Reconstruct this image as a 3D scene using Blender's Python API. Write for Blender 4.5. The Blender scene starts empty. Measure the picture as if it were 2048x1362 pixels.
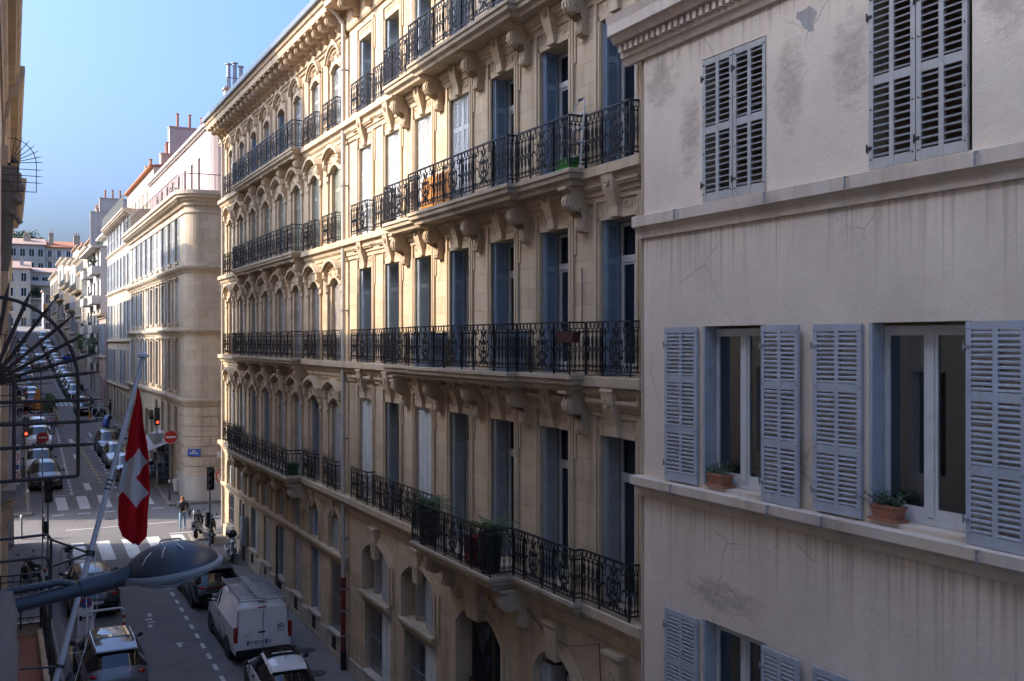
import bpy, math, random
from mathutils import Vector, Matrix
random.seed(7)
R = math.radians
sc = bpy.context.scene
COL = sc.collection
CZ = 10.65
YAW = math.atan(1028 / 2000)
# ---------------------------------------------------------------- camera
cd = bpy.data.cameras.new('camera'); cam = bpy.data.objects.new('camera', cd); COL.objects.link(cam)
cd.sensor_width = 36; cd.lens = 36 * 2000 / 2048; cd.clip_end = 6000; cd.clip_start = .05
cam.location = (0, 0, CZ); cam.rotation_euler = (R(90), 0, -YAW); cd.shift_y = 0.0005
sc.camera = cam
# ---------------------------------------------------------------- sky and sun
PHI, ELEV = R(18), R(33)
w = bpy.data.worlds.new('World'); sc.world = w; w.use_nodes = True
nt = w.node_tree; bg = nt.nodes['Background']
sky = nt.nodes.new('ShaderNodeTexSky'); sky.sky_type = 'NISHITA'; sky.sun_disc = False
sky.sun_elevation = ELEV; sky.sun_rotation = -(math.pi / 2 - PHI); sky.air_density = .9; sky.dust_density = 8.6; sky.ozone_density = 10.0
nt.links.new(sky.outputs[0], bg.inputs[0]); bg.inputs[1].default_value = .15
sd = bpy.data.lights.new('sun', 'SUN'); sun = bpy.data.objects.new('sun', sd); COL.objects.link(sun)
sd.energy = 2.0; sd.angle = R(.55); sd.color = (1, .83, .63)
dv = Vector((math.cos(PHI) * math.cos(ELEV), -math.sin(PHI) * math.cos(ELEV), -math.sin(ELEV)))
sun.rotation_euler = dv.to_track_quat('-Z', 'Y').to_euler(); sun.location = (-60, 40, 60)
vs = sc.view_settings; vs.view_transform = 'Standard'; vs.look = 'None'; vs.gamma = 1; vs.use_curve_mapping = False; vs.exposure = 1.86
sc.cycles.max_bounces = 10; sc.cycles.diffuse_bounces = 8; sc.cycles.glossy_bounces = 3; sc.cycles.transparent_max_bounces = 10
sc.cycles.use_denoising = True; sc.cycles.caustics_reflective = False; sc.cycles.caustics_refractive = False

# ---------------------------------------------------------------- terrain profile
GP = [(-80, -2.2), (0, -1.0), (14, -.62), (31, 0), (44, .5), (62, 1.75), (109, 4.05), (125, 4.9), (163, 7.7), (211, 11.0), (300, 16.5), (700, 40)]
def gz(Y):
    for (a, b), (c, d) in zip(GP, GP[1:]):
        if Y <= c: return b + (d - b) * (Y - a) / (c - a)
    return GP[-1][1]
def XL(Y): return -.2 + .0105 * Y          # line of the left-hand facades
def KL(Y): return 2.07 if Y < 55 else 1.55 + (Y - 60) * .0105
KR = 8.42
CS0, CS1 = 51.4, 58.0                       # cross street

# ---------------------------------------------------------------- mesh helpers
ORG = {}
class MB:
    def __init__(s): s.v = []; s.f = []
    def quad(s, a, b, c, d): n = len(s.v); s.v += [a, b, c, d]; s.f.append((n, n+1, n+2, n+3))
    def poly(s, p): n = len(s.v); s.v += list(p); s.f.append(tuple(range(n, n+len(p))))
    def box(s, x0, x1, y0, y1, z0, z1):
        n = len(s.v)
        s.v += [(x0,y0,z0),(x1,y0,z0),(x1,y1,z0),(x0,y1,z0),(x0,y0,z1),(x1,y0,z1),(x1,y1,z1),(x0,y1,z1)]
        s.f += [(n,n+3,n+2,n+1),(n+4,n+5,n+6,n+7),(n,n+1,n+5,n+4),(n+1,n+2,n+6,n+5),(n+2,n+3,n+7,n+6),(n+3,n,n+4,n+7)]
    def hexa(s, p):
        n = len(s.v); s.v += list(p)
        s.f += [(n,n+3,n+2,n+1),(n+4,n+5,n+6,n+7),(n,n+1,n+5,n+4),(n+1,n+2,n+6,n+5),(n+2,n+3,n+7,n+6),(n+3,n,n+4,n+7)]
    def loft(s, rings, closed=True, caps=True):
        n = len(s.v); k = len(rings[0])
        for r in rings: s.v += [tuple(p) for p in r]
        m = k if closed else k-1
        for i in range(len(rings)-1):
            for j in range(m):
                a = n+i*k+j; b = n+i*k+(j+1) % k
                s.f.append((a, b, b+k, a+k))
        if caps:
            s.f.append(tuple(range(n+k-1, n-1, -1))); s.f.append(tuple(range(n+(len(rings)-1)*k, n+len(rings)*k)))
    def tube(s, pts, r, n=6, closed=False, r2=None):
        pts = [Vector(p) for p in pts]; m = len(pts)
        if m < 2: return
        rings = []; up = None
        for i in range(m):
            if closed: t = pts[(i+1) % m]-pts[i-1]
            else: t = pts[min(i+1, m-1)]-pts[max(i-1, 0)]
            if t.length < 1e-9: t = Vector((0, 0, 1))
            t.normalize()
            if up is None:
                up = Vector((0, 0, 1)) if abs(t.z) < .9 else Vector((0, 1, 0))
            u = up - t*up.dot(t)
            if u.length < 1e-5: u = t.orthogonal()
            u.normalize(); b = t.cross(u); up = u
            rr = r if r2 is None else r+(r2-r)*i/(m-1)
            rings.append([pts[i]+(u*math.cos(6.28319*(j+.5)/n)+b*math.sin(6.28319*(j+.5)/n))*rr for j in range(n)])
        if closed: rings.append(rings[0])
        s.loft(rings, True, not closed)
    def lathe(s, prof, n=16, c=(0, 0, 0), axis='z', sq=(1, 1)):
        rings = []
        for r, h in prof:
            ring = []
            for j in range(n):
                a = 6.28319*j/n; x, y = r*math.cos(a)*sq[0], r*math.sin(a)*sq[1]
                p = (x, y, h) if axis == 'z' else ((h, x, y) if axis == 'x' else (x, h, y))
                ring.append((p[0]+c[0], p[1]+c[1], p[2]+c[2]))
            rings.append(ring)
        s.loft(rings)
    def ball(s, c, r, n=8, m=6, sq=(1, 1, 1)):
        rings = []
        for i in range(m+1):
            t = math.pi*i/m; rr = max(math.sin(t), .02)
            rings.append([(c[0]+r*rr*math.cos(6.28319*j/n)*sq[0], c[1]+r*rr*math.sin(6.28319*j/n)*sq[1], c[2]-r*math.cos(t)*sq[2]) for j in range(n)])
        s.loft(rings)
    def xf(s, M, start=0):
        s.v[start:] = [tuple(M @ Vector(p)) for p in s.v[start:]]
        return s
    def build(s, name, mat, parent=None, org=None, smooth=None, mesh_only=False):
        o0 = org if org is not None else (ORG[parent.name] if parent else (0, 0, 0))
        me = bpy.data.meshes.new(name)
        me.from_pydata([(p[0]-o0[0], p[1]-o0[1], p[2]-o0[2]) for p in s.v], [], s.f)
        for m_ in (mat if isinstance(mat, (list, tuple)) else [mat]): me.materials.append(m_)
        if smooth is not None:
            me.shade_smooth(); me.set_sharp_from_angle(angle=R(smooth))
        if mesh_only: return me
        return inst(name, me, parent, o0)
def inst(name, me, parent=None, loc=(0, 0, 0), rz=0, scale=None, rot=None):
    o = bpy.data.objects.new(name, me); COL.objects.link(o)
    if parent:
        o.parent = parent; q = ORG[parent.name]
        o.location = (loc[0]-q[0], loc[1]-q[1], loc[2]-q[2])
    else: o.location = loc
    if rot: o.rotation_euler = rot
    elif rz: o.rotation_euler = (0, 0, rz)
    if scale: o.scale = scale
    ORG[o.name] = tuple(loc)
    return o
def tag(o, label, cat, group=None, kind=None):
    if label: o['label'] = label
    if cat: o['category'] = cat
    if group: o['group'] = group
    if kind: o['kind'] = kind
    return o
def thing(name, label, cat, loc=(0, 0, 0), group=None):
    o = bpy.data.objects.new(name, None); COL.objects.link(o); o.location = loc; ORG[o.name] = tuple(loc)
    o.empty_display_size = .2
    return tag(o, label, cat, group)
def struct(o): o['kind'] = 'structure'; return o
def stuff(o): o['kind'] = 'stuff'; return o
def copy_tree(o, parent=None, loc=None, rz=None):
    c = o.copy(); COL.objects.link(c); c.parent = parent
    if loc is not None: c.location = loc; ORG[c.name] = tuple(loc)
    if rz is not None: c.rotation_euler = (0, 0, rz)
    for ch in o.children: copy_tree(ch, c)
    return c

# facade frames: (a along street, w outwards, z) -> world
class Fr:
    def __init__(s, side, X=10.):
        s.side = side; s.X = X; s.rz = {'R': R(-90), 'L': R(90), 'E': 0}[side]
    def __call__(s, a, w_, z):
        if s.side == 'R': return (s.X-w_, a, z)
        if s.side == 'L': return ((s.X if s.X is not None else XL(a))+w_, a, z)
        return (a, s.X-w_, z)
def fbox(mb, F, a0, a1, w0, w1, z0, z1):
    mb.hexa([F(a0,w0,z0),F(a1,w0,z0),F(a1,w1,z0),F(a0,w1,z0),F(a0,w0,z1),F(a1,w0,z1),F(a1,w1,z1),F(a0,w1,z1)])
def mould(mb, F, a0, a1, prof):
    mb.loft([[F(a0, w_, z) for w_, z in prof], [F(a1, w_, z) for w_, z in prof]])
def cprof(z0, z1, w1, base=-.02):
    """stepped cornice profile growing outwards from z0 up to z1"""
    h = z1-z0
    return [(base, z0), (w1*.22, z0), (w1*.25, z0+h*.18), (w1*.45, z0+h*.3), (w1*.5, z0+h*.42), (w1*.82, z0+h*.52), (w1*.84, z0+h*.66), (w1, z0+h*.72), (w1, z1-.01), (w1*.95, z1), (base, z1)]
def arc(ac, half, z, rise, n=10):
    """points of a segmental arch from (ac-half,z) to (ac+half,z)"""
    if rise >= half: r = half; zc = z; ang = math.pi/2
    else: r = (half*half+rise*rise)/(2*rise); zc = z+rise-r; ang = math.asin(half/r)
    return [(ac+r*math.sin(-ang+2*ang*i/n), zc+r*math.cos(-ang+2*ang*i/n)) for i in range(n+1)]
def wall_mesh(mb, F, a0, a1, z0, z1, ops, thick=.42):
    """front wall with openings ops=[(a0,a1,z0,z1,rise)], reveals of depth thick"""
    xs = sorted(set([a0, a1]+[o[0] for o in ops]+[o[1] for o in ops])); zs = sorted(set([z0, z1]+[o[2] for o in ops]+[o[3] for o in ops]))
    for i in range(len(xs)-1):
        run = None
        for j in range(len(zs)-1):
            xm = (xs[i]+xs[i+1])/2; zm = (zs[j]+zs[j+1])/2
            inside = any(o[0] < xm < o[1] and o[2] < zm < o[3] for o in ops)
            if not inside:
                if run is None: run = zs[j]
                end = zs[j+1]
            if run is not None and (inside or j == len(zs)-2):
                mb.quad(F(xs[i],0,run),F(xs[i+1],0,run),F(xs[i+1],0,end),F(xs[i],0,end)); run = None
    for o in ops:
        b0, b1, c0, c1, rise = o; t = -thick
        zt = c1-rise
        mb.quad(F(b0,0,c0),F(b0,t,c0),F(b0,t,zt),F(b0,0,zt)); mb.quad(F(b1,0,c0),F(b1,t,c0),F(b1,t,zt),F(b1,0,zt))
        mb.quad(F(b0,0,c0),F(b1,0,c0),F(b1,t,c0),F(b0,t,c0))
        if rise <= 0: mb.quad(F(b0,0,c1),F(b1,0,c1),F(b1,t,c1),F(b0,t,c1))
        else:
            p = arc((b0+b1)/2, (b1-b0)/2, zt, rise)
            for (x, z), (x2, z2) in zip(p, p[1:]):
                mb.quad(F(x,0,z),F(x2,0,z2),F(x2,t,z2),F(x,t,z))
                mb.quad(F(x,0,z),F(x2,0,z2),F(x2,0,c1),F(x,0,c1))
def shell(mb, F, a0, a1, z0, z1, depth=10, thick=.42):
    """side walls, back and roof of a block"""
    d = -depth
    for a in (a0, a1): mb.quad(F(a,0,z0),F(a,d,z0),F(a,d,z1),F(a,0,z1))
    mb.quad(F(a0,d,z0),F(a1,d,z0),F(a1,d,z1),F(a0,d,z1)); mb.quad(F(a0,0,z1),F(a1,0,z1),F(a1,d,z1),F(a0,d,z1))
def strip_y(mb, x0, x1, y0, y1, dz, step=1.0):
    ys = sorted(set([y0, y1]+[float(k) for k in range(math.ceil(y0), math.floor(y1)+1)]))
    fx0 = x0 if callable(x0) else (lambda y: x0); fx1 = x1 if callable(x1) else (lambda y: x1)
    for a, b in zip(ys, ys[1:]):
        if b-a < 1e-6: continue
        mb.quad((fx0(a),a,gz(a)+dz),(fx1(a),a,gz(a)+dz),(fx1(b),b,gz(b)+dz),(fx0(b),b,gz(b)+dz))

# ---------------------------------------------------------------- materials
MATS = {}
class NT:
    def __init__(s, name):
        s.m = bpy.data.materials.new(name); s.m.use_nodes = True; s.t = s.m.node_tree; s.b = s.t.nodes['Principled BSDF']; s.out = s.t.nodes['Material Output']
    def n(s, ty, ins=None, **kw):
        nd = s.t.nodes.new('ShaderNode'+ty)
        for k, v in kw.items(): setattr(nd, k, v)
        for k, v in (ins or {}).items(): s.set(nd.inputs[k], v)
        return nd
    def set(s, sock, v):
        if hasattr(v, 'is_output'): s.t.links.new(v, sock)
        else: sock.default_value = v
    def pos(s, scale=(1, 1, 1), fac=False):
        g = s.n('NewGeometry')
        if fac:   # facade coordinates: x+y along the wall, z up
            sp = s.n('SeparateXYZ', {0: g.outputs['Position']}); ad = s.n('Math', {0: sp.outputs[0], 1: sp.outputs[1]})
            cb = s.n('CombineXYZ', {0: ad.outputs[0], 1: sp.outputs[2]}); src = cb.outputs[0]
        else: src = g.outputs['Position']
        return s.n('Mapping', {'Vector': src, 'Scale': scale}).outputs[0]
    def noise(s, scale, vec, detail=4, rough=.6): return s.n('TexNoise', {'Scale': scale, 'Detail': detail, 'Roughness': rough, 'Vector': vec}).outputs[0]
    def ramp(s, f, p0, p1, c0=(0, 0, 0, 1), c1=(1, 1, 1, 1)):
        r = s.n('ValToRGB', {0: f}); e = r.color_ramp.elements; e[0].position = p0; e[1].position = p1; e[0].color = c0; e[1].color = c1
        return r.outputs[0]
    def mix(s, f, a, b, bt='MIX'):
        m = s.n('Mix', data_type='RGBA', blend_type=bt)
        s.set(m.inputs[0], f); s.set(m.inputs[6], a); s.set(m.inputs[7], b); return m.outputs[2]
    def mul(s, a, k): return s.n('Math', {0: a, 1: k}, operation='MULTIPLY').outputs[0]
    def fin(s, col, rough, bump=None, bs=.3, bd=.01, metal=0, spec=.5):
        s.set(s.b.inputs['Base Color'], col); s.set(s.b.inputs['Roughness'], rough); s.b.inputs['Metallic'].default_value = metal; s.b.inputs['Specular IOR Level'].default_value = spec
        if bump is not None:
            bn = s.n('Bump', {'Height': bump, 'Strength': bs, 'Distance': bd}); s.t.links.new(bn.outputs[0], s.b.inputs['Normal'])
        return s.m
def c4(c): return (c[0], c[1], c[2], 1)
def sc3(c, k): return (c[0]*k, c[1]*k, c[2]*k, 1)
def stone(name, base, joints=None, soot=.45, streak=.35, grain=.25, bs=.35):
    t = NT(name); p = t.pos(); f = t.pos(fac=True)
    col = t.mix(t.ramp(t.noise(.55, p, 5), .3, .7), sc3(base, .84), sc3(base, 1.1))
    col = t.mix(t.ramp(t.noise(2.6, p, 4), .35, .75), col, c4((base[0]*.95, base[1]*.88, base[2]*.76)))
    st = t.noise(1.0, t.pos((2.2, 2.2, .16)), 6, .65)
    col = t.mix(t.mul(t.ramp(st, .5, .72), streak), col, sc3((base[0], base[1]*.93, base[2]*.86), .42))
    so = t.noise(.8, p, 6, .7)
    col = t.mix(t.mul(t.ramp(so, .52, .74), soot), col, sc3((base[0], base[1]*.95, base[2]*.9), .36))
    fine = t.noise(42, p, 3); h = t.mul(fine, .35)
    col = t.mix(t.mul(fine, grain), col, sc3(base, .62))
    if joints:
        br = t.n('TexBrick', {'Vector': f, 'Color1': (.70, .69, .68, 1), 'Color2': (1, 1, 1, 1), 'Mortar': (.5, .46, .42, 1), 'Scale': 1.0, 'Mortar Size': .008, 'Mortar Smooth': .4, 'Brick Width': joints[0], 'Row Height': joints[1], 'Bias': .2})
        col = t.mix(.62, col, br.outputs[0], 'MULTIPLY')
        h = t.n('Math', {0: h, 1: t.mul(br.outputs[1], 1.2)}, operation='SUBTRACT').outputs[0]
    h = t.n('Math', {0: h, 1: t.mul(t.noise(7, p, 4), .6)}, operation='ADD').outputs[0]
    return t.fin(col, .88, h, bs, .012, spec=.25)
def plaster(name, base, stain=.5, streaks=.5, bs=.5):
    t = NT(name); p = t.pos()
    col = t.mix(t.ramp(t.noise(.7, p, 5), .3, .72), sc3(base, .88), sc3(base, 1.08))
    st = t.noise(1.0, t.pos((9, 9, .22)), 5, .6); gate = t.ramp(t.noise(.45, p, 3), .42, .62)
    col = t.mix(t.mul(t.mix(1, t.ramp(st, .47, .66), gate, 'MULTIPLY'), streaks), col, sc3((base[0], base[1]*.94, base[2]*.86), .5))
    so = t.noise(1.7, p, 7, .72)
    col = t.mix(t.mul(t.ramp(so, .56, .74), stain), col, sc3(base, .45))
    ck = t.n('TexVoronoi', {'Vector': t.n('Mapping', {'Vector': t.mix(.12, t.pos(), t.n('TexNoise', {'Scale': 3., 'Vector': p}).outputs[1]), 'Scale': (.5, .5, .42)}).outputs[0], 'Scale': 1.0}, feature='DISTANCE_TO_EDGE').outputs[0]
    crack = t.ramp(ck, .0, .006, (1, 1, 1, 1), (0, 0, 0, 1)); crack = t.mix(1, crack, t.ramp(t.noise(.6, p, 2), .52, .6), 'MULTIPLY')
    col = t.mix(t.mul(crack, .45), col, sc3(base, .4))
    h = t.n('Math', {0: t.noise(26, p, 5, .7), 1: t.mul(t.noise(4, p, 3), 1.3)}, operation='ADD').outputs[0]
    return t.fin(col, .92, h, bs, .012, spec=.2)
def old_plaster(name, base, ledges, spots, bs=.55):
    """aged render: drips that start at the ledges, mould patches at given (y,z) spots, hairline cracks"""
    t = NT(name); p = t.pos(); g = t.n('NewGeometry'); sp = t.n('SeparateXYZ', {0: g.outputs['Position']}); Y, Z = sp.outputs[1], sp.outputs[2]
    col = t.mix(t.ramp(t.noise(.6, p, 6, .65), .3, .72), sc3(base, .86), sc3(base, 1.06))
    col = t.mix(t.mul(t.ramp(t.noise(2.2, p, 5), .5, .75), .35), col, c4((base[0]*.93, base[1]*.86, base[2]*.76)))
    fine = t.noise(1.0, t.pos((15, 15, .10)), 4, .55); coarse = t.noise(1.0, t.pos((4, 4, .12)), 4, .6); gate = t.noise(.9, t.pos((1, 1, .3)), 3)
    tot = None
    for z0, ln in ledges:
        f = t.n('MapRange', {0: Z, 1: z0-ln, 2: z0, 3: 0, 4: 1}).outputs[0]; on = t.n('Math', {0: Z, 1: z0+.02}, operation='LESS_THAN').outputs[0]
        f = t.n('Math', {0: f, 1: on}, operation='MULTIPLY').outputs[0]; tot = f if tot is None else t.n('Math', {0: tot, 1: f}, operation='MAXIMUM').outputs[0]
    sm = t.n('Math', {0: t.n('Math', {0: fine, 1: t.mul(tot, .26)}, operation='ADD').outputs[0], 1: t.mul(gate, .22)}, operation='ADD').outputs[0]
    drip = t.n('Math', {0: t.ramp(sm, .83, .98), 1: tot}, operation='MULTIPLY').outputs[0]
    col = t.mix(t.mul(drip, .48), col, sc3((base[0], base[1]*.92, base[2]*.83), .42))
    col = t.mix(t.mul(t.n('Math', {0: t.ramp(coarse, .5, .75), 1: tot}, operation='MULTIPLY').outputs[0], .28), col, sc3((base[0], base[1]*.9, base[2]*.78), .62))
    mould = None; mn = t.noise(1.0, t.pos((3.5, 3.5, 7)), 8, .78)
    for y0, z0, ry, rz_ in spots:
        a = t.n('Math', {0: t.n('Math', {0: Y, 1: y0}, operation='SUBTRACT').outputs[0], 1: 1/ry}, operation='MULTIPLY').outputs[0]; b = t.n('Math', {0: t.n('Math', {0: Z, 1: z0}, operation='SUBTRACT').outputs[0], 1: 1/rz_}, operation='MULTIPLY').outputs[0]
        d = t.n('Math', {0: t.n('Math', {0: a, 1: a}, operation='MULTIPLY').outputs[0], 1: t.n('Math', {0: b, 1: b}, operation='MULTIPLY').outputs[0]}, operation='ADD').outputs[0]
        m = t.n('MapRange', {0: d, 1: 0, 2: 1, 3: 1, 4: 0}).outputs[0]; mould = m if mould is None else t.n('Math', {0: mould, 1: m}, operation='MAXIMUM').outputs[0]
    mf = t.ramp(t.n('Math', {0: mn, 1: t.mul(mould, .32)}, operation='ADD').outputs[0], .60, .84)
    mf = t.n('Math', {0: mf, 1: t.ramp(mould, 0, .25)}, operation='MULTIPLY').outputs[0]
    col = t.mix(t.mul(mf, .5), col, sc3((base[0], base[1]*.95, base[2]*.9), .33))
    ck = t.n('TexVoronoi', {'Vector': t.n('Mapping', {'Vector': t.mix(.14, t.pos(), t.n('TexNoise', {'Scale': 3., 'Vector': p}).outputs[1]), 'Scale': (.5, .5, .42)}).outputs[0], 'Scale': 1.0}, feature='DISTANCE_TO_EDGE').outputs[0]
    crack = t.mix(1, t.ramp(ck, .0, .005, (1, 1, 1, 1), (0, 0, 0, 1)), t.ramp(t.noise(.7, p, 2), .5, .58), 'MULTIPLY'); col = t.mix(t.mul(crack, .5), col, sc3(base, .4))
    h = t.n('Math', {0: t.noise(30, p, 5, .7), 1: t.mul(t.noise(5, p, 3), 1.2)}, operation='ADD').outputs[0]; h = t.n('Math', {0: h, 1: crack}, operation='SUBTRACT').outputs[0]
    return t.fin(col, .92, h, bs, .014, spec=.2)
def paint(name, base, rough=.55, wear=.4, wearc=None, bs=.15, scale=14, metal=0):
    t = NT(name); p = t.pos()
    col = t.mix(t.ramp(t.noise(3, p, 4), .3, .7), sc3(base, .86), sc3(base, 1.08))
    n = t.noise(scale, t.pos((1, 1, .35)), 6, .7)
    col = t.mix(t.mul(t.ramp(n, .58, .7), wear), col, c4(wearc or (base[0]*.5, base[1]*.5, base[2]*.5)))
    return t.fin(col, rough, n, bs, .004, metal=metal)
def flat(name, base, rough=.5, metal=0, spec=.5, var=.12):
    t = NT(name)
    col = t.mix(t.ramp(t.noise(5, t.pos(), 3), .3, .7), sc3(base, 1-var), sc3(base, 1+var)) if var else c4(base)
    return t.fin(col, rough, metal=metal, spec=spec)
def emit(name, base, s_):
    t = NT(name); t.b.inputs['Emission Color'].default_value = c4(base); t.b.inputs['Emission Strength'].default_value = s_
    return t.fin(c4(base), .4)
def glass_t(name, tint=(.6, .66, .7), refl=.28):
    t = NT(name); g = t.n('BsdfGlossy', {'Color': (.9, .95, 1, 1), 'Roughness': .015}); tr = t.n('BsdfTransparent', {'Color': c4(tint)})
    lw = t.n('LayerWeight', {'Blend': .25}); ad = t.n('Math', {0: t.mul(lw.outputs[0], .8), 1: refl*.35}, operation='ADD')
    mx = t.n('MixShader', {0: ad.outputs[0], 1: tr.outputs[0], 2: g.outputs[0]}); t.t.links.new(mx.outputs[0], t.out.inputs[0])
    return t.m
def carpaint(name, base, rough=.25, metal=.0):
    t = NT(name); t.b.inputs['Coat Weight'].default_value = .8; t.b.inputs['Coat Roughness'].default_value = .06
    d = t.noise(1.6, t.pos(), 5, .7)
    return t.fin(t.mix(t.mul(t.ramp(d, .5, .8), .3), c4(base), sc3((base[0]*.9+.02, base[1]*.88+.018, base[2]*.82+.014), .85)), rough, metal=metal)
M = {}
LIME = (.60, .475, .335)
M['stoneB'] = stone('limestone_ashlar', LIME, (1.15, .42), soot=.45, streak=.62)
M['stoneC'] = stone('limestone_warm', (.59, .465, .325), (1.05, .40), soot=.5, streak=.62)
M['stoneT'] = stone('limestone_trim', (.56, .445, .315), None, soot=.5, streak=.5)
M['stoneK'] = stone('limestone_slab', (.48, .395, .29), None, soot=.75, streak=.55)
M['stoneP'] = stone('plinth_stone', (.52, .455, .375), (1.3, .9), soot=.35, streak=.3)
M['stoneD'] = stone('limestone_pale', (.54, .475, .38), (1.2, .46), soot=.4, streak=.45)
M['stoneDt'] = stone('limestone_pale_trim', (.5, .435, .345), None, soot=.55, streak=.5)
M['stoneL'] = stone('limestone_ochre', (.66, .53, .36), None, soot=.35, streak=.3)
M['stoneG'] = stone('grey_ledge_stone', (.24, .225, .21), None, soot=.7, streak=.5, bs=.8)
M['ledgeD'] = stone('dark_weathered_ledge', (.13, .122, .115), None, soot=.7, streak=.4, bs=1.0)
M['far1'] = stone('far_stone', (.5, .44, .35), (1.2, .5), soot=.3, streak=.5)
M['far2'] = stone('far_render', (.5, .46, .40), None, soot=.25, streak=.35)
M['plA'] = old_plaster('grey_plaster', (.76, .635, .51), [(8.06, 2.2), (12.42, 1.9), (15.4, .8)], [(12.8, 13.9, .35, .9), (10.55, 14.2, .4, .9), (9.45, 14.3, .45, .8), (7.2, 14.6, .45, .8), (13.6, 14.9, .6, .5), (12.0, 6.75, 1.2, .35), (10.4, 8.95, .3, .6)])
M['plAt'] = stone('painted_ledge', (.70, .59, .49), None, soot=.6, streak=.55, bs=.5)
M['pink'] = plaster('pink_render', (.42, .32, .295), stain=.12, streaks=.2, bs=.25)
M['white'] = plaster('white_render', (.48, .455, .41), stain=.3, streaks=.4, bs=.25)
M['cream'] = plaster('cream_render', (.48, .42, .33), stain=.25, streaks=.35, bs=.25)
M['greyw'] = plaster('grey_render', (.40, .37, .34), stain=.5, streaks=.5, bs=.3)
M['tan'] = plaster('tan_render', (.44, .36, .27), stain=.5, streaks=.5, bs=.3)
M['iron'] = paint('black_wrought_iron', (.016, .017, .021), .42, .3, (.05, .03, .02), .2, 30)
M['irong'] = paint('grey_wrought_iron', (.04, .042, .04), .55, .35, (.09, .07, .05), .2, 30)
M['rust'] = paint('rusty_iron', (.028, .017, .015), .6, .5, (.06, .03, .018), .3, 30)
M['shA'] = paint('blue_grey_shutter_paint', (.40, .42, .455), .75, .85, (.27, .25, .235), .3, 10)
M['shAw'] = paint('weathered_shutter_paint', (.43, .41, .38), .75, .75, (.17, .155, .14), .6, 9)
M['shAs'] = paint('weathered_slat_wood', (.24, .235, .24), .8, .8, (.11, .09, .075), .5, 9)
M['shW'] = paint('white_shutter_paint', (.55, .56, .55), .55, .25, (.36, .34, .3), .1, 9)
M['shB'] = paint('slate_blue_shutter_paint', (.235, .30, .38), .5, .25, (.10, .13, .16), .1, 9)
M['shG'] = paint('grey_shutter_paint', (.34, .35, .35), .6, .4, (.2, .18, .15), .2, 9)
M['shT'] = paint('taupe_shutter_paint', (.33, .30, .27), .6, .4, (.2, .17, .14), .2, 9)
M['shOl'] = paint('sage_shutter_paint', (.30, .31, .25), .6, .4, (.2, .18, .14), .2, 9)
M['shBl'] = paint('pale_blue_shutter_paint', (.36, .42, .47), .6, .3, (.25, .25, .24), .2, 9)
M['frame'] = paint('white_window_paint', (.60, .60, .585), .4, .1)
M['framed'] = paint('dull_window_paint', (.36, .35, .33), .5, .3)
M['glass'] = glass_t('window_glass')
M['dglass'] = flat('dark_window_glass', (.012, .016, .02), .04, 0, .8, 0)
M['cglass'] = flat('car_glass', (.008, .012, .016), .03, 0, .9, 0)
M['curt'] = flat('white_curtain', (.52, .54, .56), .9)
M['curtd'] = flat('dark_curtain', (.09, .11, .14), .9)
M['dark'] = flat('dark_interior', (.02, .018, .016), .9)
M['tile'] = paint('terracotta_roof_tile', (.40, .15, .075), .85, .5, (.22, .12, .08), .5, 6)
M['tileo'] = paint('old_roof_tile', (.36, .24, .18), .85, .5, (.2, .15, .12), .5, 6)
M['terra'] = paint('terracotta_pot', (.33, .13, .075), .8, .3, (.4, .28, .2), .3, 8)
M['zinc'] = flat('zinc_sheet', (.28, .32, .35), .45, .6)
M['zincp'] = paint('painted_downpipe', (.46, .42, .36), .55, .3)
M['redp'] = paint('red_pipe_paint', (.16, .022, .018), .5, .3)
M['black'] = flat('black_plastic', (.014, .014, .016), .5)
M['rubber'] = flat('tyre_rubber', (.012, .012, .012), .85)
M['chrome'] = flat('bright_metal', (.5, .5, .5), .25, .9, var=.05)
M['alu'] = flat('dull_aluminium', (.4, .41, .42), .42, .75)
M['gal'] = paint('galvanised_steel', (.32, .34, .36), .45, .3, (.2, .2, .2), .1, 20, metal=.5)
M['lamp'] = paint('dark_blue_lamp_paint', (.021, .029, .043), .4, .55, (.12, .14, .17), .25, 5)
M['lampl'] = paint('grey_lamp_rim', (.16, .175, .195), .45, .2)
M['pole'] = paint('pale_pole_paint', (.36, .39, .43), .45, .2)
M['wood'] = paint('brown_door_wood', (.06, .032, .02), .5, .3, (.03, .015, .01), .2, 8)
M['red'] = flat('red_sign_face', (.42, .02, .018), .45)
M['whitep'] = paint('white_road_paint', (.52, .52, .50), .7, .55, (.10, .098, .095), .2, 7)
M['yelp'] = paint('yellow_road_paint', (.50, .32, .08), .7, .6, (.12, .1, .08), .2, 7)
M['signw'] = flat('white_sign_face', (.6, .6, .6), .5, var=.03)
M['blue'] = flat('blue_sign_face', (.025, .085, .30), .5)
M['tail'] = flat('red_lamp_lens', (.30, .008, .008), .15)
M['head'] = flat('headlamp_lens', (.42, .45, .48), .1, .3)
M['redlit'] = emit('lit_red_signal', (1, .07, .03), .9)
M['leaf'] = flat('green_leaves', (.045, .095, .022), .6, var=.35)
M['leafd'] = flat('dark_green_leaves', (.018, .05, .016), .5, var=.35)
M['leafy'] = flat('yellow_green_leaves', (.22, .17, .03), .6, var=.35)
M['pine'] = flat('pine_leaves', (.03, .065, .018), .7, var=.4)
M['bark'] = flat('bark', (.06, .045, .03), .9)
M['skin'] = flat('skin', (.42, .24, .17), .55, var=.05)
M['hairb'] = flat('auburn_hair', (.18, .075, .03), .6)
M['haird'] = flat('dark_hair', (.02, .014, .01), .6)
M['jean'] = flat('light_denim', (.16, .25, .36), .85)
M['jeand'] = flat('dark_denim', (.03, .045, .08), .85)
M['coat'] = flat('charcoal_jacket', (.022, .024, .026), .8)
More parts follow.
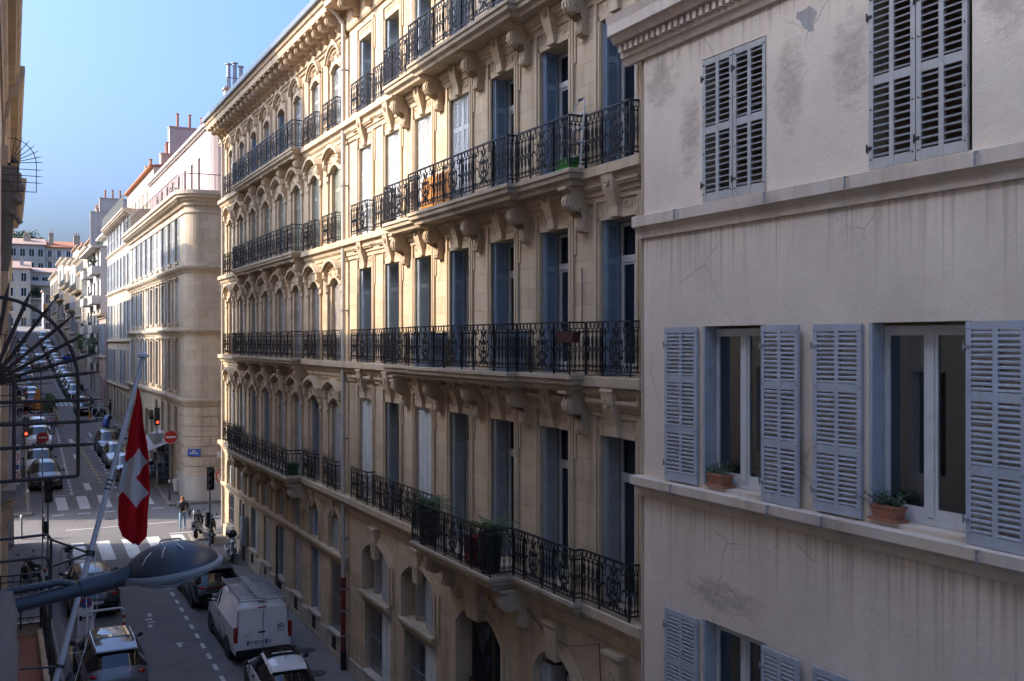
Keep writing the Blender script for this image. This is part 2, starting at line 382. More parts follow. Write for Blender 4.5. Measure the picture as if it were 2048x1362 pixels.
M['greyc'] = flat('grey_jumper', (.42, .42, .40), .85)
M['olive'] = flat('olive_jacket', (.07, .065, .035), .85)
M['orange'] = flat('orange_canvas', (.52, .21, .04), .8)
M['awn'] = flat('grey_awning_canvas', (.40, .39, .42), .8)
def asphalt(name, base, patch=True):
    t = NT(name); p = t.pos()
    col = t.mix(t.ramp(t.noise(.35, p, 5, .7), .3, .7), sc3(base, .72), sc3(base, 1.25))
    col = t.mix(t.ramp(t.noise(60, p, 3), .4, .8), col, sc3(base, 1.7))
    ck = t.n('TexVoronoi', {'Vector': t.mix(.3, t.pos((1, .6, 1)), t.n('TexNoise', {'Scale': 1.2, 'Vector': p}).outputs[1]), 'Scale': .42}, feature='DISTANCE_TO_EDGE').outputs[0]
    col = t.mix(t.mul(t.ramp(ck, 0, .006, (1, 1, 1, 1), (0, 0, 0, 1)), .5), col, sc3(base, .35))
    n2 = t.noise(1.9, p, 6, .75)
    col = t.mix(t.mul(t.ramp(n2, .6, .72), .5), col, sc3(base, .45))
    return t.fin(col, .82, t.noise(90, p, 3), .5, .01, spec=.35)
M['road'] = asphalt('asphalt', (.135, .125, .12))
M['side'] = asphalt('pavement_asphalt', (.15, .135, .125))
M['kerb'] = stone('kerb_stone', (.25, .235, .215), None, soot=.5, streak=0)
M['ground'] = asphalt('ground_surface', (.08, .075, .07))
# ================================================================ ironwork, shutters, corbels (shared meshes)
def spiral(cx, cz, r, a0, turns, n=12, k=.18):
    return [(cx+(r*(1-(1-k)*i/n))*math.cos(a0+turns*6.28319*i/n), 0, cz+(r*(1-(1-k)*i/n))*math.sin(a0+turns*6.28319*i/n)) for i in range(n+1)]
def bez(p, n=8):
    p = [Vector((q[0], 0, q[1])) for q in p]; out = []
    for i in range(n+1):
        t = i/n; q = p[:]
        while len(q) > 1: q = [q[j].lerp(q[j+1], t) for j in range(len(q)-1)]
        out.append(tuple(q[0]))
    return out
def ring(mb, cx, cz, rx, rz_, r=.009, n=9): mb.tube([(cx+rx*math.cos(6.283*i/n), 0, cz+rz_*math.sin(6.283*i/n)) for i in range(n)], r, 4, True)
def iron_panel(kind, H=.98, spikes=False):
    mb = MB(); T = lambda p, r=.0105: mb.tube(p, r*1.15, 4)
    W = {'wide': 1.0, 'nar': .62, 'mid': .8}[kind]
    mb.box(0, W, -.022, .022, H-.02, H+.012); mb.box(0, W, -.012, .012, .07, .095); mb.box(0, W, -.009, .009, H-.125, H-.11)
    mb.box(-.013, .013, -.013, .013, 0, H); mb.box(W-.013, W+.013, -.013, .013, 0, H)
    if kind == 'wide':
        for x in (.2, .5, .8): ring(mb, x, H-.065, .022, .042)
        for m in (1, -1):
            X = lambda x: .5+m*x
            P = lambda pts: T([(X(p[0]-.5), 0, p[2]) for p in pts])
            Q = lambda pts: P(bez([(.5+a, b) for a, b in pts]))
            Q([(.03, .80), (.10, .62), (.28, .66), (.27, .45), (.26, .28), (.05, .30), (.10, .13)])
            Q([(.03, .66), (.17, .60), (.16, .42), (.14, .30), (.02, .30), (.05, .2)])
            P(spiral(.5+.075, .80, .055, 0, 1.3)); P(spiral(.5+.115, .165, .06, 3.1, -1.3)); P(spiral(.5+.07, .58, .04, 1, 1.2, 9)); P(spiral(.5+.08, .40, .045, -1, -1.2, 9)); P(spiral(.5+.19, .62, .05, 2.5, 1.2, 9)); P(spiral(.5+.2, .33, .045, -2.4, -1.2, 9))
            Q([(.47, .84), (.30, .80), (.40, .62), (.42, .5), (.46, .34), (.30, .22), (.44, .1)])
            P(spiral(.5+.40, .79, .055, 1.5, 1.3)); P(spiral(.5+.40, .17, .06, -1.5, -1.4)); P(spiral(.5+.45, .47, .04, 3, 1.2, 8)); P(spiral(.5+.33, .5, .035, 0, 1.2, 8))
            Q([(.27, .85), (.22, .78), (.34, .72), (.40, .84)]); Q([(.2, .09), (.16, .2), (.3, .24), (.3, .1)])
            for cx, cz in ((.13, .5), (.26, .45), (.1, .3), (.3, .66), (.42, .5)): mb.ball((X(cx), 0, cz), .017, 5, 4)
        mb.box(.493, .507, -.007, .007, .08, .70); ring(mb, .5, .47, .04, .06, .008); ring(mb, .5, .73, .02, .045); mb.ball((.5, 0, .27), .03, 6, 4); mb.ball((.5, 0, .62), .028, 6, 4); ring(mb, .5, .16, .025, .05)
    else:
        k = 4 if kind == 'nar' else 5
        for i in range(k):
            x = W*(i+.5)/k
            mb.box(x-.007, x+.007, -.007, .007, .09, H-.12)
            for m in (1, -1):
                T([(x+m*(p[0]), 0, p[2]) for p in spiral(.032, .80, .03, 3.1, -1.2, 8)], .007)
                T([(x+m*p[0], 0, p[2]) for p in spiral(.034, .17, .034, 3.1, 1.2, 8)], .007)
                T([(x+m*p[0], 0, p[2]) for p in bez([(.0, .74), (.06, .66), (.05, .56), (0, .5)], 5)], .007)
                T([(x+m*p[0], 0, p[2]) for p in bez([(.0, .25), (.055, .33), (.05, .42), (0, .46)], 5)], .007)
            mb.ball((x, 0, .48), .022, 5, 4); mb.ball((x, 0, .62), .016, 5, 4, (1, 1, 2)); mb.ball((x, 0, .33), .016, 5, 4, (1, 1, 2))
            if i < k-1: ring(mb, W*(i+1)/k, .48, .028, .05); ring(mb, W*(i+1)/k, H-.065, .02, .04)
    if spikes:
        for i in range(9): x = W*(i+.5)/9; mb.tube([(x, 0, H), (x, 0, H+.17)], .007, 4, False, .001)
    return mb.build('railing_panel', M['iron'], mesh_only=True)
PW = {'wide': 1.0, 'nar': .62, 'mid': .8}
PAN = {k: iron_panel(k) for k in PW}
PANS = {k: iron_panel(k, .95, True) for k in ('wide', 'nar')}
def railing(parent, pts, z, pans=PAN, wide_first=False, seq=None):
    """railing panels along plan points pts (world xy), sharing panel meshes"""
    for (x0, y0), (x1, y1) in zip(pts, pts[1:]):
        L = math.hypot(x1-x0, y1-y0); ang = math.atan2(y1-y0, x1-x0)
        if L < .3: ks = ['nar']
        elif L < .75: ks = ['nar']
        elif L < 1.25: ks = ['wide']
        else:
            n = max(1, round(L/1.62)); ks = []
            for i in range(n): ks += ['nar', 'wide'] if not wide_first else ['wide', 'nar']
            if L - sum(PW[k] for k in ks) > .4: ks.append('nar')
        s = L/sum(PW[k] for k in ks); d = 0
        for k in ks:
            inst('railing_panel', pans[k if k in pans else 'wide'], parent, (x0+math.cos(ang)*d, y0+math.sin(ang)*d, z), ang, (s, 1, 1))
            d += PW[k]*s
LEAF = {}
def leaf_mesh(wd, h, cols, rails, pitch=.05, th=.034, sl=.026, mat='shW', smat=None, stile=.06):
    """louvred shutter leaf: local x 0..wd, y 0..th, z 0..h; returns frame mesh, slat mesh"""
    key = (round(wd, 3), round(h, 3), cols, tuple(rails), pitch, mat)
    if key in LEAF: return LEAF[key]
    fr = MB(); sl_ = MB()
    cw = (wd-stile*(cols+1))/cols
    for c in range(cols+1): x = c*(cw+stile); fr.box(x, x+stile, 0, th, 0, h)
    zr = [0.0]+[h*r for r in rails]+[h]; rh = [.13]+[.11]*len(rails)+[.09]
    spans = []
    for i in range(len(zr)):
        z0 = 0 if i == 0 else (h-rh[i] if i == len(zr)-1 else zr[i]-rh[i]/2); z1 = z0+rh[i]
        for c in range(cols): x = stile+c*(cw+stile); fr.box(x, x+cw, .004, th-.004, z0, z1)
        spans.append((z0, z1))
    slots = []
    for (a, b), (c_, d) in zip(spans, spans[1:]):
        n = max(1, int((c_-b)/pitch)); p = (c_-b)/n
        for c in range(cols):
            x = stile+c*(cw+stile)
            for k in range(n): slots.append((x, b+p*(k+.5)))
    for x, z in slots:
        if th >= .04: sl_.hexa([(x,.001,z-.024),(x+cw,.001,z-.024),(x+cw,.036,z-.002),(x,.036,z-.002),(x,.001,z-.002),(x+cw,.001,z-.002),(x+cw,.036,z+.012),(x,.036,z+.012)]); continue
        sl_.hexa([(x,.002,z-sl),(x+cw,.002,z-sl),(x+cw,.008,z-sl-.004),(x,.008,z-sl-.004),(x,th-.006,z+sl*.8),(x+cw,th-.006,z+sl*.8),(x+cw,th-.001,z+sl*.8-.006),(x,th-.001,z+sl*.8-.006)])
    fm = fr.build('shutter', M[mat], mesh_only=True); sm = sl_.build('slats', M[smat or mat], mesh_only=True)
    LEAF[key] = (fm, sm, slots, cw); return LEAF[key]
def shutter(parent, loc, rz, wd, h, cols=1, rails=(.72,), mat='shW', pitch=.05, name='shutter', smat=None):
    fm, sm, _, _ = leaf_mesh(wd, h, cols, rails, pitch, mat=mat, smat=smat)
    o = inst(name, fm, parent, loc, rz)
    s = inst('slats', sm, o, loc); s['kind'] = 'stuff'
    return o
def corbel_mesh(depth, height, width, mat, fat=1.0):
    """scrolled console: local x centred width, -y outwards (0 at wall), z 0 at top going down"""
    mb = MB(); d, h = depth, height
    prof = [(0, 0), (d, 0), (d, -.06), (d*.93, -.08)]
    hr = min(.2*h+.03, .2); hc = (d-hr*1.05, -.08-hr)
    prof += [(hc[0]+hr*math.cos(t), hc[1]+hr*math.sin(t)) for t in (1.1, .6, .1, -.4, -.9, -1.4, -1.9, -2.3)]
    prof += [(d*.46, hc[1]-hr*.75), (d*.36, hc[1]-hr*1.2), (d*.31, -h*.66), (d*.33, -h*.8), (d*.38, -h*.88), (d*.34, -h*.96), (d*.2, -h), (0, -h)]
    for x0, x1, k in ((-width/2, width/2, .93), (-width*.33, -width*.08, 1.0), (width*.08, width*.33, 1.0)):
        mb.loft([[(x0, -a*k, z) for a, z in prof], [(x1, -a*k, z) for a, z in prof]])
    mb.box(-width/2-.03, width/2+.03, -d-.03, 0, -.05, 0)
    for x in (-width/2-.006, width/2+.006):
        mb.tube([(x, -(hc[0]+p[0]), hc[1]+p[2]) for p in spiral(0, 0, hr*.85, 2, 1.6, 14)], .015, 4); mb.tube([(x, -d*.24, -h*.9), (x, -d*.18, -h*.6), (x, -d*.3, hc[1]-hr*.6)], .012, 4)
    return mb.build('corbel', mat, mesh_only=True)
def relief_scrolls(mb, F, a0, a1, z0, z1, w_, r=.011):
    """carved scroll ornament as raised tubes on a wall face"""
    L = a1-a0; n = max(2, int(L/((z1-z0)*.9))); h = (z1-z0)
    for i in range(n):
        a = a0+L*(i+.5)/n; m = 1 if i % 2 else -1
        mb.tube([F(a+p[0]*m, w_, (z0+z1)/2+p[2]*m) for p in spiral(0, 0, h*.42, .4, 1.5, 12)], r, 4)
        mb.tube([F(a+h*.42*m+t*.1*L/n, w_, (z0+z1)/2+h*.3*math.sin(t*3)) for t in (0, .5, 1, 1.5)], r, 4)
def window_unit(parent, F, a0, a1, z0, z1, depth, mat='frame', trans=.74, opaque=False, curtain=None, rise=0):
    """timber window: frame with transom and two casements, glass panes; stands at depth behind facade"""
    fr = MB(); W = -depth; fw = .07; zt = z0+(z1-z0)*trans; ac = (a0+a1)/2
    fbox(fr, F, a0, a0+fw, W-.06, W, z0, z1); fbox(fr, F, a1-fw, a1, W-.06, W, z0, z1); fbox(fr, F, a0+fw, a1-fw, W-.06, W, z1-fw, z1); fbox(fr, F, a0+fw, a1-fw, W-.06, W, z0, z0+.1)
    if trans < 1: fbox(fr, F, a0+fw, a1-fw, W-.06, W+.02, zt, zt+.12)
    else: zt = z1-fw
    fbox(fr, F, ac-.055, ac+.055, W-.055, W+.012, z0+.1, zt)
    for b0, b1 in ((a0+fw, ac-.055), (ac+.055, a1-fw)):
        fbox(fr, F, b0, b0+.045, W-.05, W-.004, z0+.1, zt); fbox(fr, F, b1-.045, b1, W-.05, W-.004, z0+.1, zt)
        fbox(fr, F, b0+.045, b1-.045, W-.05, W-.004, zt-.05, zt); fbox(fr, F, b0+.045, b1-.045, W-.05, W-.004, z0+.1, z0+.2)
    wo = fr.build('window', M[mat], parent)
    g = M['dglass'] if opaque else M['glass']
    panes = [(a0+fw+.045, ac-.1, z0+.2, zt-.05), (ac+.1, a1-fw-.045, z0+.2, zt-.05)]
    if trans < 1: panes.append((a0+fw, a1-fw, zt+.12, z1-fw))
    for p in panes:
        m = MB(); fbox(m, F, p[0], p[1], W-.034, W-.028, p[2], p[3]); m.build('pane', g, wo)
    if curtain:
        m = MB(); cm, fr_ = curtain
        for s0, s1 in fr_:
            A0 = a0+(a1-a0)*s0; A1 = a0+(a1-a0)*s1; n = max(6, int((A1-A0)/.035))
            row = [(A0+(A1-A0)*i/n, W-.16+.03*math.sin(i*1.9)+.01*math.sin(i*.7)) for i in range(n+1)]
            for (p, q), (p2, q2) in zip(row, row[1:]): m.quad(F(p, q, z0+.02), F(p2, q2, z0+.02), F(p2, q2, z1-.02), F(p, q, z1-.02))
        m.build('curtain', M[cm], wo)
    return wo

# ================================================================ setting: ground, road, pavements
mb = MB()
ys = [-80, -40]+list(range(-20, 320, 4))+[360, 450, 600, 700]
for a, b in zip(ys, ys[1:]): mb.quad((-400, a, gz(a)-.25), (400, a, gz(a)-.25), (400, b, gz(b)-.25), (-400, b, gz(b)-.25))
struct(mb.build('ground', M['ground']))
mb = MB(); strip_y(mb, lambda y: KL(y)-1.2, KR+1.0, -20, 300, 0)
for x0, x1 in ((-60, lambda y: KL(y)-1.2), (KR+1.0, 60)): strip_y(mb, x0, x1, CS0-1.2, CS1+1.2, 0)
road = struct(mb.build('road', M['road']))
def pavement(name, x0, x1, y0, y1, kx, corner=0):
    """raised pavement between wall x0 and kerb line x1 (functions of y); kerb blocks are parts"""
    fx0 = x0 if callable(x0) else (lambda y: x0); fx1 = x1 if callable(x1) else (lambda y: x1)
    mb = MB(); h = .13; s = 1 if kx > 0 else -1
    strip_y(mb, fx0, lambda y: fx1(y)-s*.0, y0, y1, h)
    for y in (y0, y1): mb.quad((fx0(y), y, gz(y)-.2), (fx1(y), y, gz(y)-.2), (fx1(y), y, gz(y)+h), (fx0(y), y, gz(y)+h))
    o = struct(mb.build(name, M['side'])); y = y0
    while y < min(y1, 110)-.01:
        b = min(y+1.0, y1); k = MB(); e0, e1 = fx1(y+.008), fx1(b-.008); g0, g1 = gz(y)+h+.008, gz(b)+h+.008
        k.hexa([(e0-s*.14,y+.008,g0-.3),(e0+s*.035,y+.008,g0-.3),(e1+s*.035,b-.008,g1-.3),(e1-s*.14,b-.008,g1-.3),(e0-s*.14,y+.008,g0),(e0+s*.03,y+.008,g0-.008),(e1+s*.03,b-.008,g1-.008),(e1-s*.14,b-.008,g1)])
        k.build('kerb_stone', M['kerb'], o); y = b
    if y1 > 111:
        k = MB(); strip_y(k, lambda q: fx1(q)-s*.14, lambda q: fx1(q)+s*.03, 110.01, y1, h+.004); strip_y(k, lambda q: fx1(q)+s*.03, lambda q: fx1(q)+s*.032, 110.01, y1, h); k.build('kerb_line', M['kerb'], o)
    return o
pavement('pavement_right_near', 12, KR, 0, CS0, -1); pavement('pavement_right_far', 12, KR, CS1, 262, -1)
pavement('pavement_left_near', -3, KL, 0, CS0+.6, 1); pavement('pavement_left_far', -3, KL, CS1, 262, 1)
def mark(x0, x1, y0, y1, mat='whitep', name='road_marking', skew=0, dz=.006):
    m = MB()
    fx0 = lambda y: x0+skew*(y-y0); fx1 = lambda y: x1+skew*(y-y0)
    strip_y(m, fx0, fx1, y0, y1, dz); return m.build(name, M[mat], road)
for i in range(5): x = 3.05+i*1.13; mark(x, x+.58, 48.3, 51.75, name='crossing_stripe')
for i in range(5): x = 2.85+i*1.1; mark(x, x+.55, 58.9, 62.2, name='crossing_stripe')
for i in range(5): x = 2.5+i*1.25; mark(x, x+.62, 57.75, 57.9, name='dashed_line')
y = 26.2
while y < 46: mark(6.2, 6.33, y, y+.55, name='dashed_line'); y += 1.12
y = 63
while y < 93: mark(3.72+(y-63)*.02, 3.86+(y-63)*.02, y, y+.62, name='dashed_line', skew=.02); y += 1.05
y = 66
while y < 84: mark(5.55-(y-66)*.012, 5.72-(y-66)*.012, y, y+.55, 'yelp', 'dashed_line'); y += 1.25
y = 64
while y < 86: mark(6.2, 6.34, y, y+.5, name='dashed_line'); y += 1.3
for a in ((2.2, 3.9, 62.75, 62.86), (3.1, 3.8, 70.9, 71.05), (3.2, 4.0, 73.1, 73.25), (4.6, 4.95, 63.9, 66.3), (4.75, 5.0, 76, 78), (4.9, 5.2, 83, 86), (3.0, 8.3, 54.35, 54.45), (9.5, 30, 54.7, 54.82), (4.9, 6.3, 96.3, 97.4), (7.6, 9.0, 52.0, 52.12), (2.6, 3.9, 105.5, 106.5), (6.9, 7.3, 86.5, 86.65), (6.6, 6.75, 86.6, 89.2)): mark(*a)
for x in (4.7, 5.15, 5.6, 6.05, 6.5, 6.95): mark(x, x+.28, 110, 114.2, name='crossing_stripe')
for i in range(6): mark(4.7+i*.36, 4.88+i*.36, 114.5, 115, name='crossing_stripe')
y = 116
while y < 200: mark(6.15, 6.28, y, y+.6, name='dashed_line'); y += 1.3
# straight-on arrow lying across the lane, faded lettering-like cuts and yellow kerb bay at the left
m = MB(); ym = 83.5
for q in ([(4.0, 82.9), (5.2, 83.3), (5.2, 83.7), (4.0, 83.3)], [(5.1, 82.7), (6.6, 83.4), (5.1, 84.2)]):
    m.poly([(x, y_, gz(y_)+.006) for x, y_ in q])
m.build('direction_arrow', M['whitep'], road)
mark(2.14, 2.32, 30, 37.2, 'yelp', 'bay_line'); mark(2.32, 3.1, 36.95, 37.08, 'yelp', 'bay_line')
for a in ((4.85, 5.0, 38.2, 38.5), (4.9, 5.15, 38.75, 38.85), (4.85, 5.1, 39.1, 39.25), (5.0, 5.15, 39.5, 39.9), (5.5, 5.62, 35.6, 36.1), (5.45, 5.75, 35.95, 36.02)): mark(*a)
m = MB()
for a, b, c_, d in ((4.2, 6.1, 39.5, 44.8), (3.9, 5.3, 27, 33.5), (4.6, 6.9, 67, 70.5)): strip_y(m, a, b, c_, d, .004)
m.build('asphalt_patch', M['side'], road)
for x, y in ((8.9, 40.2), (9.3, 33.2), (9.0, 31.0), (8.8, 64.5), (5.2, 56.2)):
    k = MB(); h = gz(y)+(.135 if x > KR else .004); k.lathe([(.28, h-.02), (.28, h+.003), (.24, h+.004)], 18, (x, y, 0)); k.build('manhole_cover', M['irong'], road)

# ================================================================ building A : plastered house at the right
FA = Fr('R', 9.75); zA1 = 21.
A = thing('plastered_house', 'grey plastered house with pale blue louvred shutters nearest on the right', 'building', (12, 9, gz(9)))
ops = []
for a0, a1 in ((11.03, 12.48), (7.64, 9.14), (4.2, 5.7)):
    ops += [(a0, a1, 8.37, 10.88, 0), (a0, a1, 12.8, 15.02, 0), (a0, a1, 3.8, 6.33, 0)]
    ops += [(a0, a1, 16.9, 19.0, 0)]
mb = MB(); A0, A1 = 1.5, 14.15
wall_mesh(mb, FA, A0, A1-.12, -1.5, zA1, ops, .30); shell(mb, FA, A0, A1-.001, -1.5, zA1)
# rounded arris towards the neighbour
mb.loft([[FA(A1-.12+.12*math.sin(t), -.12+.12*math.cos(t), z) for t in (0, .4, .8, 1.2, 1.57)]+[FA(A1-.12, -.3, z)] for z in (-1.5, zA1)])
mb.build('wall', M['plA'], A, smooth=40)
mb = MB()   # patch where the render has fallen off (irregular, slightly sunk look by being thin and dark)
pts = []
for i in range(14):
    t = 6.283*i/14; r = 1+.25*math.sin(3*t+1)+.15*math.sin(5*t); pts.append(FA(10.22+.17*r*math.cos(t), .004, 15.02+.16*r*math.sin(t)+.06*math.cos(t)))
mb.poly(pts); mb.build('bare_render_patch', M['greyw'], A)
for z0, z1, w_ in ((12.55, 12.76, .16), (8.2, 8.37, .20)):
    mb = MB(); mould(mb, FA, A0, A1+.06, [(-.02, z0-.16), (.05, z0-.16), (.06, z0-.05), (w_*.6, z0), (w_, z0+.03), (w_, z1-.01), (w_-.02, z1), (-.02, z1)]); mb.build('ledge', M['plAt'], A)
mb = MB(); mould(mb, FA, A0, A1+.42, [(-.02, 15.42), (.06, 15.42), (.10, 15.52), (.14, 15.54), (.14, 15.60), (.14, 15.74), (.30, 15.76), (.36, 15.86), (.42, 15.88), (.42, 16.06), (.46, 16.2), (-.02, 16.24)]); mb.build('cornice', M['plAt'], A)
mb = MB(); mb.box(.0, .09, -.10, 0, 0, .12); dm = mb.build('dentil', M['plAt'], mesh_only=True)
a = A0+.1
while a < A1+.3: inst('dentil', dm, A, FA(a+.09, .14, 15.615), R(-90)); a += .158
def slatted(parent, F, a_hi, zb, wd, h, rails, mat, smat, rz, wofs, n_ind=True, flip=False, pitch=.062, kx=0):
    """near shutter: every slat is an object of its own"""
    fm, sm, slots, cw = leaf_mesh(wd, h, 2, rails, pitch, .04, .026, mat, smat, .07)
    loc = F(a_hi, wofs, zb); o = inst('shutter', fm, parent, loc, rz)
    key = ('slat', round(cw, 3), smat)
    if key not in LEAF:
        s = MB(); s.hexa([(0,.001,-.024),(cw,.001,-.024),(cw,.036,-.002),(0,.036,-.002),(0,.001,-.002),(cw,.001,-.002),(cw,.036,.012),(0,.036,.012)]); LEAF[key] = s.build('slat', M[smat], mesh_only=True)
    for x, z in slots:
        if n_ind:
            q = bpy.data.objects.new('slat', LEAF[key]); COL.objects.link(q); q.parent = o; q.location = (x, 0, z); q.rotation_euler = (random.gauss(0, .12), random.gauss(0, .011), 0)
    if not n_ind: stuff(inst('slats', sm, o, loc))
    # strap hinges and turnbuckle
    hb = MB()
    for z in (.25, h-.3): hb.box(-.03, .05, -.012, .0, z, z+.035); hb.tube([(-.03, -.004, z-.03), (-.03, -.004, z+.07)], .012, 5)
    for z in (.12, h*.34, h*.67, h-.08): hb.ball((wd-.035, -.004, z), .012, 5, 4); hb.ball((.035, -.004, z), .012, 5, 4)
    ho = hb.build('hinge', M['gal'] if mat == 'shA' else M['rust'], mesh_only=True); stuff(inst('hinge', ho, o, loc))
    return o
RZ = R(-90)
for wi, (a0, a1) in enumerate(((11.03, 12.48), (7.64, 9.14))):
    # main floor: open leaves flat against the wall (a_hi = far edge; local x runs towards the camera)
    slatted(A, FA, a1+.90, 8.40, .82, 2.47, (.335, .665), 'shA', 'shA', RZ+R(1.2), .075); slatted(A, FA, a0+.02, 8.38, .76, 2.49, (.335, .665), 'shA', 'shA', RZ-R(1.5), .085)
    # upper floor: closed pair
    slatted(A, FA, a1-.005, 12.80, .715, 2.2, (.5,), 'shAw', 'shAs', RZ, .012, n_ind=(wi == 0), pitch=.085); slatted(A, FA, a1-.735, 12.80, .71, 2.2, (.5,), 'shAw', 'shAs', RZ, .012, n_ind=(wi == 0), pitch=.085)
    slatted(A, FA, a1+.90, 3.84, .82, 2.47, (.335, .665), 'shA', 'shA', RZ+R(1.2), .075, n_ind=False); slatted(A, FA, a0+.02, 3.84, .76, 2.47, (.335, .665), 'shA', 'shA', RZ-R(1.5), .085, n_ind=False)
    for zb, zt in ((8.37, 10.88), (3.8, 6.33)):
        window_unit(A, FA, a0+.01, a1-.01, zb+.06, zt-.04, .22, 'frame', 1.0, curtain=('curtd', [(.6, .98)]) if wi == 0 else ('curt', [(.62, .8)]))
        m = MB(); fbox(m, FA, a0+.005, a1-.005, -.27, .02, zb+.002, zb+.055); m.build('window_sill', M['plAt'], A)
        m = MB(); fbox(m, FA, a1-.05, a1-.003, -.20, -.003, zb+.06, zt-.003); m.build('window_jamb', M['shA'], A); m = MB(); fbox(m, FA, a0+.003, a0+.05, -.20, -.003, zb+.06, zt-.003); m.build('window_jamb', M['shA'], A)
for a0, a1 in ((4.2, 5.7),):
    for zb, zt in ((8.37, 10.88), (3.8, 6.33), (12.8, 15.02)): window_unit(A, FA, a0+.01, a1-.01, zb, zt, .22, 'frame', 1.0)
for a0, a1 in ((11.03, 12.48), (7.64, 9.14), (4.2, 5.7)): window_unit(A, FA, a0+.01, a1-.01, 16.9, 19.0, .22, 'frame', 1.0)
hk = MB(); hk.tube([(0, 0, 0), (0, -.03, 0), (0, -.035, -.12)], .012, 5); hk.box(-.012, .03, -.045, -.03, -.03, 0); hk.box(-.018, .018, -.04, -.032, -.16, -.08); hm = hk.build('shutter_stay', M['gal'], mesh_only=True)
for a, z in ((12.95, 12.74), (10.85, 12.74), (9.35, 12.74), (7.45, 12.74), (13.0, 8.36), (10.75, 8.36), (9.72, 8.36), (7.4, 8.36)): inst('shutter_stay', hm, A, FA(a, .17 if z > 12 else .21, z), RZ)
def planter(a, z, label, dense, col):
    t = thing('planter', label, 'planter', FA(a, -.06, z)); x, y, zz = ORG[t.name]
    b = MB(); b.loft([[(x-.09,y-.17,zz+.03),(x+.07,y-.17,zz+.03),(x+.07,y+.17,zz+.03),(x-.09,y+.17,zz+.03)],[(x-.11,y-.2,zz+.18),(x+.09,y-.2,zz+.18),(x+.09,y+.2,zz+.18),(x-.11,y+.2,zz+.18)]]); b.box(x-.115, x+.095, y-.205, y+.205, zz+.165, zz+.19); b.build('pot', M['terra'], t)
    b = MB(); b.box(x-.13, x+.1, y-.23, y+.23, zz+.002, zz+.03); b.build('saucer', M['terra'], t)
    b = MB()
    for i in range(dense):
        ca = random.uniform(0, 6.28); ln = random.uniform(.08, .32); q = Vector((x+random.uniform(-.08, .06), y+random.uniform(-.17, .17), zz+.17)); d = Vector((math.cos(ca)*.6, math.sin(ca)*.8, random.uniform(.3, 1.3))).normalized()
        e = q+d*ln; b.tube([q, q+d*ln*.5, e+Vector((0, 0, -.02))], .003, 3)
        for k in range(7):
            p = q+d*ln*random.uniform(.3, 1); n1 = Vector((random.gauss(0, 1), random.gauss(0, 1), random.gauss(0, .6))).normalized()*.028; n2 = n1.orthogonal().normalized()*.014
            b.quad(p, p+n1*.5+n2, p+n1, p+n1*.5-n2)
    b.build('foliage', M[col], t)
planter(12.12, 8.43, 'terracotta planter with trailing sparse green plant on the sill of the narrower window', 34, 'leaf')
planter(8.88, 8.43, 'terracotta planter with dense dark green plant on the rightmost window sill', 60, 'leafd')
# ================================================================ building B : limestone house with central door
FB = Fr('R', 10.)
ZB = [5.75, 10.0, 13.85, 17.6]; ZT = [8.9, 12.88, 16.6, 19.95]; BW = [15.22+2.325*k for k in range(7)]; B0, B1 = 14.16, 30.93
B = thing('limestone_apartment_house', 'limestone apartment house with wide door and blue shutters beside the plastered house', 'building', (13, 22, gz(22)))
ops = []
for y in BW:
    for z, zt in zip(ZB, ZT): ops.append((y-.575, y+.575, z, zt, 0))
GW = [28.2, 24.85]; gh = 1.12
for y in GW: ops += [(y-gh, y+gh, 3.05, 4.6, .42), (y-gh, y+gh, .62, 2.72, 0)]
for y in (17.5, 15.22): ops.append((y-.8 if y > 16 else 14.6, y+.8 if y > 16 else 15.9, 1.0, 4.35, .45))
ops.append((19.85, 22.25, -.8, 4.35, .5))
mb = MB(); wall_mesh(mb, FB, B0, B1, -1.4, 21.0, ops, .42); shell(mb, FB, B0, B1, -1.4, 21.0); mb.build('wall', M['stoneB'], B)
mb = MB(); fbox(mb, FB, 22.5, B1-.2, .0, .06, -1.4, .55); fbox(mb, FB, 18.4, 19.6, 0, .06, -1.4, .35); fbox(mb, FB, B0, 16.6, 0, .06, -1.4, .35); mb.build('plinth', M['stoneP'], B)
# string courses under the balconies
for li, z in enumerate(ZB):
    mb = MB(); mould(mb, FB, B0, B1, [(-.02, z-.62), (.05, z-.62), (.06, z-.52), (.10, z-.5), (.10, z-.40), (.17, z-.33), (.2, z-.22), (.3, z-.18), (.3, z-.012), (.28, z), (-.02, z)]); mb.build('string_course', M['stoneT'], B)
